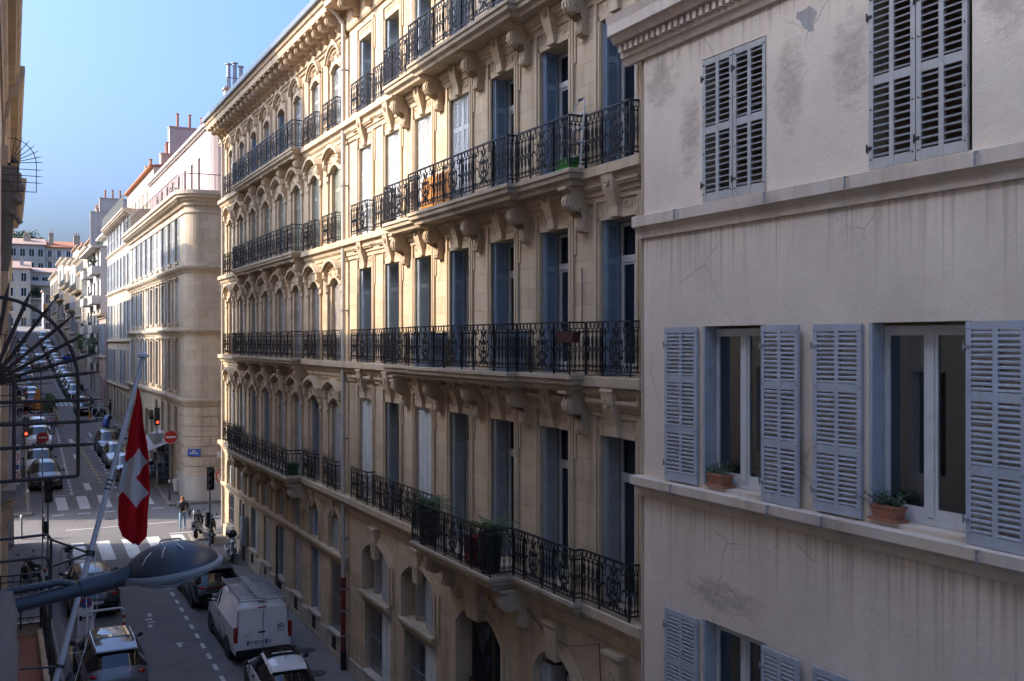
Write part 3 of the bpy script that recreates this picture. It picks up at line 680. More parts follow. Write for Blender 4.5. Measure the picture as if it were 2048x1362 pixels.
# window surrounds: eared architrave, carved frieze, hood with keystone
def surroundB(z, zt, hood=True):
    m = MB(); F = lambda a, w_, zz: (-a, -w_, zz); h = .575
    for s in (1, -1):
        fbox(m, F, s*h, s*(h+.09), -.02, .035, z, zt); fbox(m, F, s*(h+.09), s*(h+.2), -.02, .055, z, zt+.35); fbox(m, F, s*(h+.2), s*(h+.27), -.02, .03, zt-.55, zt+.35); fbox(m, F, s*(h+.09), s*(h+.13), .055, .07, z, zt+.35)
        fbox(m, F, s*(h+.02), s*(h+.07), .035, .05, z, zt)
    fbox(m, F, -h, h, -.02, .035, zt, zt+.08); fbox(m, F, -h-.2, h+.2, -.02, .055, zt+.35, zt+.44)
    fbox(m, F, -h-.09, h+.09, -.02, .02, zt+.08, zt+.35)
    if hood:
        m.loft([[F(a, w_, zz) for w_, zz in cprof(zt+.45, zt+.68, .2)] for a in (-h-.3, h+.3)])
        kw = [(.16, zt+.02, .12), (.13, zt+.2, .13), (.19, zt+.5, .24), (.2, zt+.78, .28), (.24, zt+.84, .3), (.22, zt+.92, .27)]
        m.loft([[F(-a*.9, -.02, zz), F(a*.9, -.02, zz), F(a*.9, w_, zz), F(-a*.9, w_, zz)] for a, zz, w_ in kw])
        m.tube([F(p[0], .28, zt+.62+p[2]) for p in spiral(0, 0, .1, 0, 1.5, 10)], .02, 4)
        for s in (1, -1): relief_scrolls(m, F, s*.2, s*(h+.08), zt+.1, zt+.33, .022); m.box(s*(h+.24)-.05, s*(h+.24)+.05, -.16, 0, zt+.68, zt+.76)
    else: relief_scrolls(m, F, -h, h, zt+.1, zt+.33, .022)
    return m.build('window_surround', M['stoneT'], mesh_only=True)
for li, (z, zt) in enumerate(zip(ZB, ZT)):
    me = surroundB(0, zt-z, li < 3)
    for y in BW: inst('window_surround', me, B, FB(y, 0, z), RZ)
# windows and shutters; state per level and bay (bay 0 nearest): o open folded, w closed white, g open grey
ST = ['gggggwgw'[:7], 'bbbblll', 'bbb wwww'.replace(' ', '')[:7], 'llllooo']
ST[0] = 'gggg' + 'w' + 'g' + 'w'; ST[2] = 'bbbwwww'
for li, (z, zt) in enumerate(zip(ZB, ZT)):
    for bi, y in enumerate(BW):
        s = ST[li][bi]; h = zt-z-.02
        cur = {0: [('curt', [(.03, .45)]), ('curt', [(.05, .5)]), None, None][min(bi, 3)], 1: ('curtd', [(.4, .7)]), 2: ('curt', [(.03, .97)]) if bi < 3 else None, 3: ('curt', [(.1, .5)])}[li]
        window_unit(B, FB, y-.565, y+.565, z+.03, zt-.02, .40, 'frame', .74, curtain=cur)
        if s == 'w':
            for k in range(2): shutter(B, FB(y+.565-k*.565, -.06, z+.02), RZ, .56, h, 2, (.72,), 'shW')
        else:
            mt = {'b': 'shB', 'g': 'shG', 'l': 'shBl', 'o': 'shBl'}[s]
            for k in range(2): shutter(B, FB(y+.535-k*.045, -.03-.018*k, z+.02), R(0+k*3), .30, h, 1, (.74,), mt)   # folded into far jamb
            for k in range(2): shutter(B, FB(y-.57+k*.045, -.03-.018*k, z+.02), R(0-k*3), .30, h, 1, (.74,), mt)
# balconies
CB = {True: corbel_mesh(.50, .84, .25, M['stoneT']), False: corbel_mesh(.72, .85, .32, M['stoneT'])}
def slab(m, F, a0, a1, w_, z, th=.30):
    rings = []
    for wo, zz in ((w_-.2, z-th), (w_-.16, z-th), (w_-.14, z-th+.07), (w_-.05, z-th+.12), (w_-.04, z-.1), (w_, z-.08), (w_, z-.012), (w_-.015, z)):
        e = w_-wo; rings.append([F(a0+e, -.02, zz), F(a0+e, wo, zz), F(a1-e, wo, zz), F(a1-e, -.02, zz)])
    m.loft(rings)
def balcony(parent, F, z, segs, mat='stoneK', corb=(), cmesh=None, pans=PAN, zofs=.012, prof=True):
    """segs = [(a0,a1,w)] slab pieces; railing follows the outline"""
    m = MB()
    for a0, a1, w_ in segs:
        if w_ > .32: slab(m, F, a0, a1, w_, z+zofs+.003*len(m.v)/32)
    o = m.build('balcony', M[mat], parent) if m.v else parent
    for a, d in corb: inst('corbel', cmesh[d], o, F(a, 0.0, z-.29), F.rz)
    return o
XB = lambda w_: 10-w_
for li, z in enumerate(ZB):
    if li == 0:
        o = balcony(B, FB, z, [(18.5, 22.95, 1.02), (16.0, 18.9, .5)], corb=[(18.75, False), (22.7, False)], cmesh=CB)
        pts = [(XB(.24), 28.05), (XB(.24), 24.6), (XB(.28), 24.6), (XB(.28), 22.95)]; railing(o, [(XB(.24), 27.9), (XB(.24), 22.95)], z+.02)
        railing(o, [(XB(.98), 22.9), (XB(.98), 18.55)], z+.02); railing(o, [(XB(.98), 18.55), (XB(.45), 18.55)], z+.02); railing(o, [(XB(.98), 22.9), (XB(.3), 22.9)], z+.02)
        railing(o, [(XB(.45), 18.5), (XB(.45), 16.05)], z+.02); railing(o, [(XB(.45), 16.05), (XB(.27), 16.05)], z+.02); railing(o, [(XB(.27), 16.05), (XB(.27), 14.5)], z+.02)
    else:
        o = balcony(B, FB, z, [(23.4, 26.05, .62), (18.1, 23.7, .82), (15.95, 18.4, .62)], corb=[(16.38, True), (18.71, True), (21.03, True), (23.36, True), (25.68, True)], cmesh=CB)
        railing(o, [(XB(.24), 27.85), (XB(.24), 26.05)], z+.02); railing(o, [(XB(.58), 26.0), (XB(.58), 23.7)], z+.02)
        railing(o, [(XB(.78), 23.66), (XB(.78), 18.14)], z+.02); railing(o, [(XB(.78), 18.14), (XB(.58), 18.14)], z+.02)
        railing(o, [(XB(.58), 18.1), (XB(.58), 16.0)], z+.02); railing(o, [(XB(.58), 16.0), (XB(.24), 16.0)], z+.02); railing(o, [(XB(.58), 26.0), (XB(.24), 26.0)], z+.02)
        railing(o, [(XB(.24), 15.95), (XB(.24), 14.5)], z+.02)
    railing(o, [(XB(.24), 14.5), (XB(0), 14.5)], z+.02)
    railing(o, [(XB(.24), 29.93), (XB(.24), 28.4)], z+.02); railing(o, [(XB(.24), 28.4), (XB(0), 28.4)], z+.02)
# top cornice with big consoles
mb = MB(); mould(mb, FB, B0, B1, [(-.02, 20.55), (.06, 20.55), (.1, 20.62), (.1, 21.2), (.8, 21.22), (.82, 21.4), (.9, 21.45), (.95, 21.66), (.1, 21.72), (-.02, 21.6)]); mb.build('cornice', M['stoneT'], B)
cm = corbel_mesh(.68, .55, .24, M['stoneT']); a = B0+.4
while a < B1-.2: inst('modillion', cm, B, FB(a, .08, 21.21), RZ); a += 1.16
mb = MB(); mb.quad((9.0, B0, 21.73), (9.0, B1, 21.73), (15, B0, 23.2), (15, B1, 23.2)) if False else mb.hexa([(9.05,B0,21.66),(9.05,B1,21.66),(16,B1,23.3),(16,B0,23.3),(9.05,B0,21.74),(9.05,B1,21.74),(16,B1,23.4),(16,B0,23.4)]); mb.build('roof', M['tile'], B)
# ground floor of B
def grille(parent, F, a0, a1, z0, z1, w_, n=8, mid=True):
    m = MB()
    for i in range(n): a = a0+(a1-a0)*(i+.5)/n; m.tube([F(a, w_, z0), F(a, w_, z1)], .013, 5)
    for z in [z0+.12, z1-.12]+([(z0+z1)/2] if mid else []): fbox(m, F, a0, a1, w_-.012, w_+.012, z-.018, z+.018)
    return m.build('window_grille', M['gal'], parent)
def archivolt(m, F, ac, half, z, rise, t, w_, n=14, foot=0):
    inn = arc(ac, half, z, rise, n); out = arc(ac, half+t, z, rise+t, n)
    if foot: inn = [(ac-half, foot)]+inn+[(ac+half, foot)]; out = [(ac-half-t, foot)]+out+[(ac+half+t, foot)]
    for (i0, o0), (i1, o1) in zip(zip(inn, out), list(zip(inn, out))[1:]):
        m.hexa([F(i0[0],-.02,i0[1]),F(i1[0],-.02,i1[1]),F(o1[0],-.02,o1[1]),F(o0[0],-.02,o0[1]),F(i0[0],w_,i0[1]),F(i1[0],w_,i1[1]),F(o1[0],w_,o1[1]),F(o0[0],w_,o0[1])])
def keystone(m, F, a, z0, z1, w0=.15, w1=.21, d=.15):
    m.loft([[F(a-w0, -.02, z0), F(a+w0, -.02, z0), F(a+w0, d*.8, z0), F(a-w0, d*.8, z0)], [F(a-w1, -.02, z1), F(a+w1, -.02, z1), F(a+w1, d, z1), F(a-w1, d, z1)]])
    m.box(*sorted((F(a-w1-.03, -.02, z1)[0], F(a, d+.04, z1)[0])), a-w1-.03, a+w1+.03, z1, z1+.07) if F.side != 'E' else None
    m.tube([F(a+p[0], d*.93, (z0+z1)/2+p[2]) for p in spiral(0, 0, .1, 0, 1.6, 10)], .02, 4); m.tube([F(a+p[0], d*.86, (z0+z1)/2-.2+p[2]) for p in spiral(0, 0, .07, 2, -1.5, 9)], .018, 4)
for y in GW:
    m = MB(); archivolt(m, FB, y, gh+.02, 4.18, .44, .1, .09, 18, foot=3.0); archivolt(m, FB, y, gh+.13, 4.18, .5, .16, .05, 18, foot=3.1); m.build('window_surround', M['stoneT'], B)
    m = MB(); keystone(m, FB, y, 4.2, 5.05, .17, .22, .17); m.build('keystone', M['stoneT'], B)
    m = MB(); mould(m, FB, y-gh-.1, y+gh+.1, cprof(2.72, 3.05, .18)); m.build('entablature', M['stoneK'], B)
    m = MB(); fbox(m, FB, y-gh-.02, y+gh+.02, -.4, .1, .552, .63); m.build('window_sill', M['stoneP'], B)
    window_unit(B, FB, y-gh+.01, y+gh-.01, .64, 2.71, .40, 'framed', .8); window_unit(B, FB, y-gh+.01, y+gh-.01, 3.06, 4.5, .40, 'framed', 1.0)
    grille(B, FB, y-.3, y+gh-.05, .64, 2.7, -.16, 9)
    shutter(B, FB(y-.28, -.05, .64), RZ, .82, 2.05, 2, (.2,), 'shW'); shutter(B, FB(y-.28, -.05, 3.07), RZ, .82, 1.25, 2, (), 'shG'); shutter(B, FB(y+.45, -.06, 3.07), R(-35), .36, 1.3, 1, (), 'shT')
for y, w_ in ((17.5, .8), (15.22, .65)):
    m = MB(); archivolt(m, FB, y, w_+.03, 3.9, .48, .1, .08, foot=1.0); archivolt(m, FB, y, w_+.16, 3.9, .58, .16, .04, foot=1.0); m.build('window_surround', M['stoneT'], B)
    m = MB(); keystone(m, FB, y, 4.25, 4.95, .2, .26, .17); m.build('keystone', M['stoneT'], B)
    window_unit(B, FB, y-w_+.01, y+w_-.01, 1.0, 4.3, .40, 'framed', .72); grille(B, FB, y-w_+.02, y+w_-.02, 1.02, 3.5, -.3)
    shutter(B, FB(y+w_-.01, -.05, 1.02), RZ, .48, 3.0, 2, (.4,), 'shG'); shutter(B, FB(y-w_+.46, -.05, 1.02), RZ, .44, 3.0, 2, (.4,), 'shG'); shutter(B, FB(y+w_-.5, -.06, 1.02), R(-20), .3, 3.0, 1, (.4,), 'shT')
m = MB(); archivolt(m, FB, 21.05, 1.22, 3.85, .52, .12, .10, foot=-.5); archivolt(m, FB, 21.05, 1.36, 3.85, .62, .2, .05, foot=-.5); m.build('door_surround', M['stoneT'], B)
m = MB(); keystone(m, FB, 21.05, 4.2, 5.1, .3, .4, .3)
for s in (1, -1):
    for k in range(3): m.tube([FB(21.05+s*(.5+k*.28)+p[0], .12, 4.75-k*.1+p[2]) for p in spiral(0, 0, .14, 1+k, 1.6*s, 12)], .03, 5)
m.build('carved_cartouche', M['stoneT'], B)
m = MB(); fbox(m, FB, 19.86, 22.24, -.41, -.33, -.6, 4.2)
dr = m.build('door', M['wood'], B)
for a0 in (19.95, 21.12):
    for z0, z1 in ((-.3, .6), (.75, 1.75), (1.9, 2.25)):
        m = MB(); a1 = a0+1.02
        fbox(m, FB, a0+.08, a1-.08, -.33, -.30, z0, z1); fbox(m, FB, a0+.17, a1-.17, -.30, -.27, z0+.09, z1-.09); m.build('door_panel', M['wood'], dr)
    m = MB(); fbox(m, FB, a0+.06, a0+.96, -.33, -.31, 2.45, 3.9); m.build('door_pane', M['dglass'], dr)
    m = MB()
    for i in range(9):
        m.tube([FB(a0+.06+.1*i, -.30, 2.45), FB(min(a0+.96, a0+.06+.1*i+.9), -.30, 2.45+min(.9, .9-.1*i)*1.4)], .012, 4); m.tube([FB(a0+.96-.1*i, -.30, 2.45), FB(max(a0+.06, a0+.96-.1*i-.9), -.30, 2.45+min(.9, .9-.1*i)*1.4)], .012, 4)
    m.build('door_grille', M['iron'], dr)
m = MB(); fbox(m, FB, 19.86, 22.24, -.38, -.25, 2.28, 2.44); m.build('door_transom', M['wood'], dr)
# hanging cable under the first balcony and small wall fittings
m = MB(); m.tube([FB(18.6-.24*i, .1, 5.05-.42*math.sin(math.pi*i/12)*(1-.25*i/12)) for i in range(13)], .009, 4); m.tube([FB(15.72, .1, 5.05), FB(15.7, .1, 4.6), FB(15.62, .08, 3.4), FB(15.6, .08, 1.4)], .009, 4); m.build('wall_cable', M['black'], B)
m = MB(); m.tube([FB(16.42, .05, 10.9), FB(16.42, .05, 12.0), FB(16.45, .05, 12.05)], .012, 5); m.build('wall_pipe', M['irong'], B)
# items standing on B's balconies
def cycad(loc, label, s=1.0, potc='black'):
    t = thing('potted_palm', label, 'plant', loc); x, y, z = loc; b = MB(); b.lathe([(.2, z), (.24, z+.4), (.27, z+.78), (.26, z+.82), (.2, z+.78)], 14, (x, y, 0)); b.build('pot', M[potc], t, smooth=40)
    b = MB()
    for i in range(22):
        a = i*2.4; el = .25+.9*(i/22); L = .72*s*(1.1-.3*i/22)
        P = [Vector((x+math.cos(a)*L*t_*math.cos(el*(1-.5*t_)), y+math.sin(a)*L*t_*math.cos(el*(1-.5*t_)), z+.82+L*(math.sin(el)*t_*1.1-.45*t_*t_))) for t_ in [k/7 for k in range(8)]]
        b.tube(P, .006, 3)
        for k in range(1, 8):
            for e in (0, .5):
                q = P[k-1].lerp(P[k], e+.5); side = Vector((-math.sin(a), math.cos(a), .12)); d = (P[k]-P[k-1]).normalized()
                for m_ in (1, -1): l = .15*s*(1-(k/9)**2); b.quad(q, q+side*m_*l*.5+d*l*.3+Vector((0, 0, .006)), q+side*m_*l+d*l*.5-Vector((0, 0, .02)), q+side*m_*l*.5+d*l*.18)
    b.build('fronds', M['leaf'], t); return t
cycad((9.22, 22.35, 5.77), 'potted palm at the far end of the deep balcony above the door', 1.0)
cycad((9.25, 19.0, 5.77), 'potted palm at the near corner of the deep balcony above the door', 1.0)
t = tag(MB().build('red_watering_can', M['red']), 'red plastic watering can between the palms on the deep balcony', 'watering can') if False else None
def crate_like(name, label, cat, loc, sx, sy, sz, mat, lid=None):
    t = thing(name, label, cat, loc); x, y, z = loc; b = MB()
    b.loft([[(x-sx*k,y-sy*k,z+h),(x+sx*k,y-sy*k,z+h),(x+sx*k,y+sy*k,z+h),(x-sx*k,y+sy*k,z+h)] for k, h in ((.9, 0), (1, sz*.85), (1.06, sz*.87), (1.06, sz))]); b.build('body', M[mat], t)
    if lid: b = MB(); b.box(x-sx*1.09, x+sx*1.09, y-sy*1.09, y+sy*1.09, z+sz, z+sz+.05); b.box(x-.06, x+.06, y-.06, y+.06, z+sz+.05, z+sz+.08); b.build('lid', M[lid], t)
    return t
M['dkredpl'] = flat('dark_red_plastic', (.06, .012, .012), .6); M['redpl'] = flat('red_plastic', (.22, .018, .018), .5); M['greenpl'] = flat('green_plastic', (.04, .36, .03), .5); M['dgreenpl'] = flat('dark_green_plastic', (.01, .09, .035), .5)
M['greyb'] = flat('grey_blue_plastic', (.22, .27, .31), .5)
crate_like('storage_tub', 'red plastic tub between the two palms above the door', 'tub', (9.3, 19.75, 5.77), .22, .2, .6, 'redpl', 'redpl')
crate_like('storage_tub', 'bright green plastic tub behind the railing corner of the third balcony', 'tub', (9.6, 16.4, 13.87), .12, .22, .17, 'greenpl', 'greenpl')
crate_like('flower_trough', 'dark red flower trough hung on the second balcony railing', 'planter', (9.48, 16.15, 10.62), .08, .32, .2, 'dkredpl')
crate_like('storage_cabinet', 'grey blue plastic cabinet behind the second balcony railing beside the third blue shutter', 'cabinet', (9.55, 18.8, 10.02), .25, .42, .80, 'greyb', 'greyb')
crate_like('storage_cabinet', 'low grey cabinet behind the second balcony railing beside the pale shutters', 'cabinet', (9.6, 23.2, 10.02), .25, .5, .78, 'greyb', 'greyb')
t = thing('folding_ladder', 'white folding steps leaning by the blue shutter on the third balcony', 'ladder', (9.75, 16.1, 13.87)); b = MB()
for y in (15.95, 16.3): b.tube([(9.62, y, 13.87), (9.72, y, 15.05), (9.75, y+.08*(1 if y < 16 else -1), 15.18)], .018, 6)
b.build('side_rail', M['whitep'], t)
for k in range(4): b = MB(); b.box(9.6+.025*k, 9.72+.025*k, 15.96, 16.29, 14.1+.26*k, 14.13+.26*k); b.build('step', M['whitep'], t)
b = MB(); b.tube([(9.75, 16.03, 15.19), (9.75, 16.22, 15.19)], .024, 6); b.build('grip', M['black'], t)
b = MB()
for i in range(14): b.quad((9.62+.02*math.sin(i*1.3), 22.0+.13*i, 13.9), (9.62+.02*math.sin((i+1)*1.3), 22.13+.13*i, 13.9), (9.66+.02*math.sin((i+1)*1.1), 22.13+.13*i, 14.78-.02*(i % 3)), (9.66+.02*math.sin(i*1.1), 22.0+.13*i, 14.8-.02*(i % 3)))
b.v += [(p[0]+.012, p[1], p[2]) for p in b.v]; n_ = len(b.v)//2; b.f += [tuple(i+n_ for i in f[::-1]) for f in b.f]
tag(b.build('privacy_screen', M['orange']), 'orange canvas privacy screen behind the third balcony railing', 'screen')

# ================================================================ downpipe between B and C
D = thing('downpipe', 'long cream downpipe with dark red foot between the two limestone facades', 'downpipe', (9.9, 30.93, 0))
b = MB()
b.tube([(9.83, 30.93, 3.1), (9.83, 30.93, 20.8)], .075, 10)
b.tube([(9.83, 30.93, 20.8), (9.6, 30.95, 21.1), (9.2, 31.0, 21.4)], .075, 10)
b.build('upper_pipe', M['zincp'], D, smooth=50)
b = MB(); b.tube([(9.83, 30.93, .75), (9.83, 30.93, 3.1)], .085, 10); b.build('red_section', M['redp'], D, smooth=50)
b = MB(); b.tube([(9.83, 30.93, .13), (9.83, 30.93, .75)], .095, 10); b.build('pipe_foot', M['black'], D, smooth=50)
for z in (1.2, 2.0, 2.7, 4.3, 7.5, 11.6, 15.6, 19.3): b = MB(); b.lathe([(.10, z), (.10, z+.05)], 10, (9.83, 30.93, 0)); b.box(9.83, 10, 30.9, 30.96, z, z+.05); b.build('pipe_clip', M['gal'], D)

# ================================================================ building C : limestone house with arched windows, at the corner
FC = Fr('R', 10.); C0, C1 = 30.95, 50.75; CW = [32.25+2.4*k for k in range(8)]
C = thing('arched_window_apartment_house', 'limestone corner house with arched window hoods and heavy bracketed cornice', 'building', (13, 41, gz(41)))
ZTC = [8.75, 12.75, 16.5, 19.85]; ops = []
for y in CW:
    for z, zt in zip(ZB, ZTC): ops.append((y-.5, y+.5, z, zt, .2))
    ops.append((y-.62, y+.62, 3.72, 5.06, .62)); ops.append((y-.62, y+.62, max(gz(y)+.95, 1.0), 3.3, 0))
mb = MB(); wall_mesh(mb, FC, C0, C1, -.6, 21.0, ops, .40); shell(mb, FC, C0, C1, -.6, 21.0); mb.build('wall', M['stoneC'], C)
m = MB()
for i, y in enumerate(CW):
    zt = max(gz(y)+.95, 1.0); fbox(m, FC, y-.78, y+.78, 0, .07, -.6, zt); fbox(m, FC, y-.86, y+.86, .07, .1, -.6, gz(y)+.32)
    if i < 7: fbox(m, FC, y+.78, y+1.62, 0, .1, -.6, zt-.1)
fbox(m, FC, C0, CW[0]-.78, 0, .1, -.6, .8); fbox(m, FC, CW[7]+.78, C1, 0, .1, -.6, 1.6); m.build('plinth', M['stoneP'], C)
for i, y in enumerate(CW[:6]):
    m = MB(); zc = gz(y)+.6; fbox(m, FC, y-.2, y+.2, .07, .078, zc-.22, zc+.2); o = m.build('vent', M['dark'], C); m = MB()
    for k in range(5): fbox(m, FC, y-.2, y+.2, .078, .09, zc-.2+k*.085, zc-.185+k*.085); a = y-.18+k*.085; fbox(m, FC, a, a+.015, .078, .088, zc-.22, zc+.2)
    m.build('vent_grid', M['iron'], o)
for z, k in ((5.75, 1), (10.0, 1), (13.85, 1), (17.6, 1)):
    m = MB(); mould(m, FC, C0, C1+.12, [(-.02, z-.62), (.05, z-.62), (.06, z-.52), (.10, z-.5), (.10, z-.40), (.17, z-.33), (.2, z-.22), (.3, z-.18), (.3, z-.012), (.28, z), (-.02, z)]); m.build('string_course', M['stoneT'], C)
m = MB(); mould(m, FC, C0, C1+.06, cprof(3.36, 3.70, .18)); m.build('impost_band', M['stoneT'], C)
def surroundC(h, top):
    """h opening height; arched architrave with hood on consoles (top=False) or carved tympanum (top=True)"""
    m = MB(); F = lambda a, w_, z: (-a, -w_, z)
    archivolt(m, F, 0, .5, h-.2, .2, .09, .05, 10, 0); archivolt(m, F, 0, .62, h-.14, .2, .1, .03, 10, 0)
    for s in (1, -1): fbox(m, F, s*.72, s*.80, -.02, .07, 0, h+.1)
    if not top:
        archivolt(m, F, 0, .70, h+.22, .27, .11, .2, 12); archivolt(m, F, 0, .76, h+.25, .29, .11, .28, 12); archivolt(m, F, 0, .5, h-.2, .2, .34, .09, 12)
        for s in (1, -1):
            for w0, z0, z1 in ((.22, h+.1, h+.28), (.17, h-.08, h+.1), (.12, h-.26, h-.08), (.08, h-.44, h-.26)): fbox(m, F, s*.68, s*.88, -.02, w0, z0, z1)
            m.ball(F(s*.78, .17, h+.02), .085, 8, 6); m.ball(F(s*.78, .07, h-.47), .06, 8, 6)
        for k in range(7): t = -.55+k*.18; m.ball(F(t, .09, h+.14+.16*(1-(t/.6)**2)), .045, 6, 4); 
        for s in (1, -1): m.tube([F(s*.3+p[0]*s, .095, h+.1+p[2]) for p in spiral(0, 0, .1, 0, 1.4, 10)], .018, 4)
    else:
        archivolt(m, F, 0, .66, h+.12, .42, .12, .12, 12); archivolt(m, F, 0, .75, h+.14, .46, .1, .18, 12)
        for k in range(8): t = -.5+k*.143; m.ball(F(t, .03, h+.2+.22*(1-(t/.62)**2)), .06, 6, 4)
        for s in (1, -1): m.tube([F(s*.28+p[0]*s, .05, h+.22+p[2]) for p in spiral(0, 0, .11, 0, 1.4, 10)], .02, 4); fbox(m, F, s*.84, s*.9, -.02, .05, .9, h+.25)
    return m.build('window_surround', M['stoneT'], mesh_only=True)
for li, (z, zt) in enumerate(zip(ZB, ZTC)):
    me = surroundC(zt-z, li == 3)
    for bi, y in enumerate(CW):
        inst('window_surround', me, C, FC(y, 0, z), RZ)
        window_unit(C, FC, y-.5, y+.5, z+.02, zt-.02, .38, 'framed', .78, opaque=True)
        mt = ['shG', 'shT', 'shOl', 'shG'][li]; h = zt-z-.12; rr_ = random.random()
        if (li, bi) in ((0, 1), (0, 4), (0, 5), (3, 3), (3, 5)):
            shutter(C, FC(y+.46, -.03, z+.02), R(-4), .30, h, 1, (.72,), 'shB' if li == 3 else mt)
        else:
            dp = .09+.03*rr_
            for k in range(2): shutter(C, FC(y+.49-k*.49, -dp, z+.02), RZ+(R(9) if rr_ < .35 and k else 0), .48, h, 1 if li else 2, (.72,), mt)
CC = {True: corbel_mesh(.5, .62, .30, M['stoneT']), False: corbel_mesh(.7, .95, .42, M['stoneT'])}
for li, z in enumerate(ZB):
    big = li == 0; w_ = .85 if big else .66
    o = balcony(C, FC, z, [(35.5, 45.8, w_)], corb=[(a, not big) for a in (35.85, 38.25, 40.65, 43.05, 45.45)], cmesh=CC)
    ps = PANS if big else PAN; W = w_-.05
    railing(o, [(XB(W), 45.75), (XB(W), 35.55)], z+.02, ps); railing(o, [(XB(W), 35.55), (XB(.24), 35.55)], z+.02, ps); railing(o, [(XB(W), 45.75), (XB(.24), 45.75)], z+.02, ps)
    for y in (CW[0], CW[1], CW[6], CW[7]):
        railing(o, [(XB(.24), y+.72), (XB(.24), y-.72)], z+.02, ps); railing(o, [(XB(.24), y-.72), (XB(0), y-.72)], z+.02, ps)
# main cornice and modillions
mb = MB(); mould(mb, FC, C0+.02, C1+.75, [(-.02, 20.42), (.06, 20.42), (.08, 20.5), (.14, 20.53), (.14, 20.6), (.1, 20.62), (.1, 21.13), (.72, 21.15), (.74, 21.36), (.8, 21.4), (.84, 21.52), (-.02, 21.6)]); mb.build('cornice', M['stoneT'], C)
cm = corbel_mesh(.58, .50, .20, M['stoneT']); a = C0+.38
while a < C1: inst('modillion', cm, C, FC(a, .09, 21.14), RZ); a += .742
mb = MB(); mould(mb, FC, C0+.02, C1+.8, [(.8, 21.54), (.94, 21.55), (.96, 21.72), (.8, 21.73)]); mb.build('gutter', M['zinc'], C)
mb = MB(); mb.hexa([(9.12,C0,21.64),(9.12,C1+.7,21.64),(16,C1+.7,23.3),(16,C0,23.3),(9.12,C0,21.74),(9.12,C1+.7,21.74),(16,C1+.7,23.4),(16,C0,23.4)])
ro = mb.build('roof', M['tile'], C)
tm = MB(); tm.loft([[(.09*math.cos(t), 0, .06*math.sin(t)) for t in (0, .8, 1.57, 2.35, 3.14)], [(.075*math.cos(t), .5, .06*math.sin(t)) for t in (0, .8, 1.57, 2.35, 3.14)]], False, False); tmesh = tm.build('roof_tile', M['tile'], mesh_only=True)
a = C0+.1; k = 0
while a < C1+.6 and k < 110: inst('roof_tile', tmesh, ro, (9.2, a, 21.76), 0, rot=(R(13.4), 0, R(-90))); a += .19; k += 1
def chimney(parent, x, y, z0, z1, sx, sy, mat, pots, pm='terra', ph=.7):
    m = MB(); m.box(x-sx, x+sx, y-sy, y+sy, z0, z1); m.box(x-sx-.06, x+sx+.06, y-sy-.06, y+sy+.06, z1, z1+.1); o = m.build('chimney', M[mat], parent)
    for i in range(pots):
        t = (i+.5)/pots*2-1; px, py = (x+sx*t*.9, y) if sx > sy else (x, y+sy*t*.9); h = ph*random.uniform(.85, 1.15)
        m = MB(); m.lathe([(.11, z1+.1), (.1, z1+.1+h), (.17, z1+.12+h), (.17, z1+.16+h), (.02, z1+.2+h)], 8, (px, py, 0)); m.build('chimney_pot', M[pm], o)
    return o
chimney(ro, 10.6, 34.6, 21.8, 24.2, .7, .35, 'pink', 4); chimney(ro, 10.4, 50.2, 21.8, 23.0, .5, .25, 'greyw', 3, 'zinc', 1.1)
m = MB(); m.tube([(9.3, 46.6, 21.7), (9.3, 46.6, 22.7), (10.3, 46.6, 22.7)], .025, 5); m.build('roof_bracket', M['irong'], ro)
# corner downpipe
b = MB(); b.tube([(9.9, C1-.06, gz(50)+.13), (9.9, C1-.06, 20.5), (9.4, C1-.06, 21.4)], .06, 8); b.build('downpipe', M['zincp'], C, smooth=50)
# ground floor windows
for i, y in enumerate(CW):
    zs_ = max(gz(y)+.95, 1.0)
    m = MB(); archivolt(m, FC, y, .63, 4.44, .63, .13, .10, 14, 3.7); archivolt(m, FC, y, .78, 4.44, .78, .1, .06, 14, 3.7); m.build('window_surround', M['stoneT'], C)
    if i < 2 or i > 5: m = MB(); keystone(m, FC, y, 4.9, 5.28, .1, .14, .16); m.build('keystone', M['stoneT'], C)
    m = MB(); fbox(m, FC, y-.62, y+.62, -.40, -.36, 3.7, 5.06); m.build('pane', M['dglass'], C)
    m = MB(); fbox(m, FC, y-.66, y+.66, -.4, .12, zs_-.05, zs_+.01); m.build('window_sill', M['stoneP'], C)
    window_unit(C, FC, y-.61, y+.61, zs_+.02, 3.3, .38, 'framed', 1.0, opaque=True)
    if i == 0: shutter(C, FC(y+.6, -.06, 3.74), RZ, .6, .98, 2, (), 'shG'); shutter(C, FC(y-.0, -.06, 3.74), RZ, .6, .98, 2, (), 'shG')
    else: shutter(C, FC(y+.6, -.05, 3.74), RZ, .3, .85, 1, (), 'shG'); shutter(C, FC(y-.15, -.05, 3.74), RZ, .4, .9, 1, (), 'shG'); shutter(C, FC(y+.28, -.05, 3.74), R(-20), .28, .95, 1, (), 'shB')
    if i == 0 or i == 7: grille(C, FC, y-.6, y+.6, zs_+.02, 3.3, -.06)
    elif i % 2: shutter(C, FC(y+.57, -.03, zs_+.02), R(-6), .32, 3.25-zs_, 1, (.3,), 'shG'); shutter(C, FC(y-.05, -.05, zs_+.02), RZ, .52, 3.25-zs_, 1, (.3,), 'shG')
    else:
        for k in range(2): shutter(C, FC(y+.6-k*.61, -.08, zs_+.02), RZ, .59, 3.25-zs_, 2, (.3,), 'shT')
m = MB(); m.box(9.74, 9.9, 45.35, 45.85, gz(46)+.85, gz(46)+2.1); m.box(9.72, 9.742, 45.38, 45.82, gz(46)+.9, gz(46)+2.05); m.box(9.7, 9.72, 45.4, 45.44, gz(46)+1.4, gz(46)+1.55); m.build('meter_cabinet', M['gal'], C)
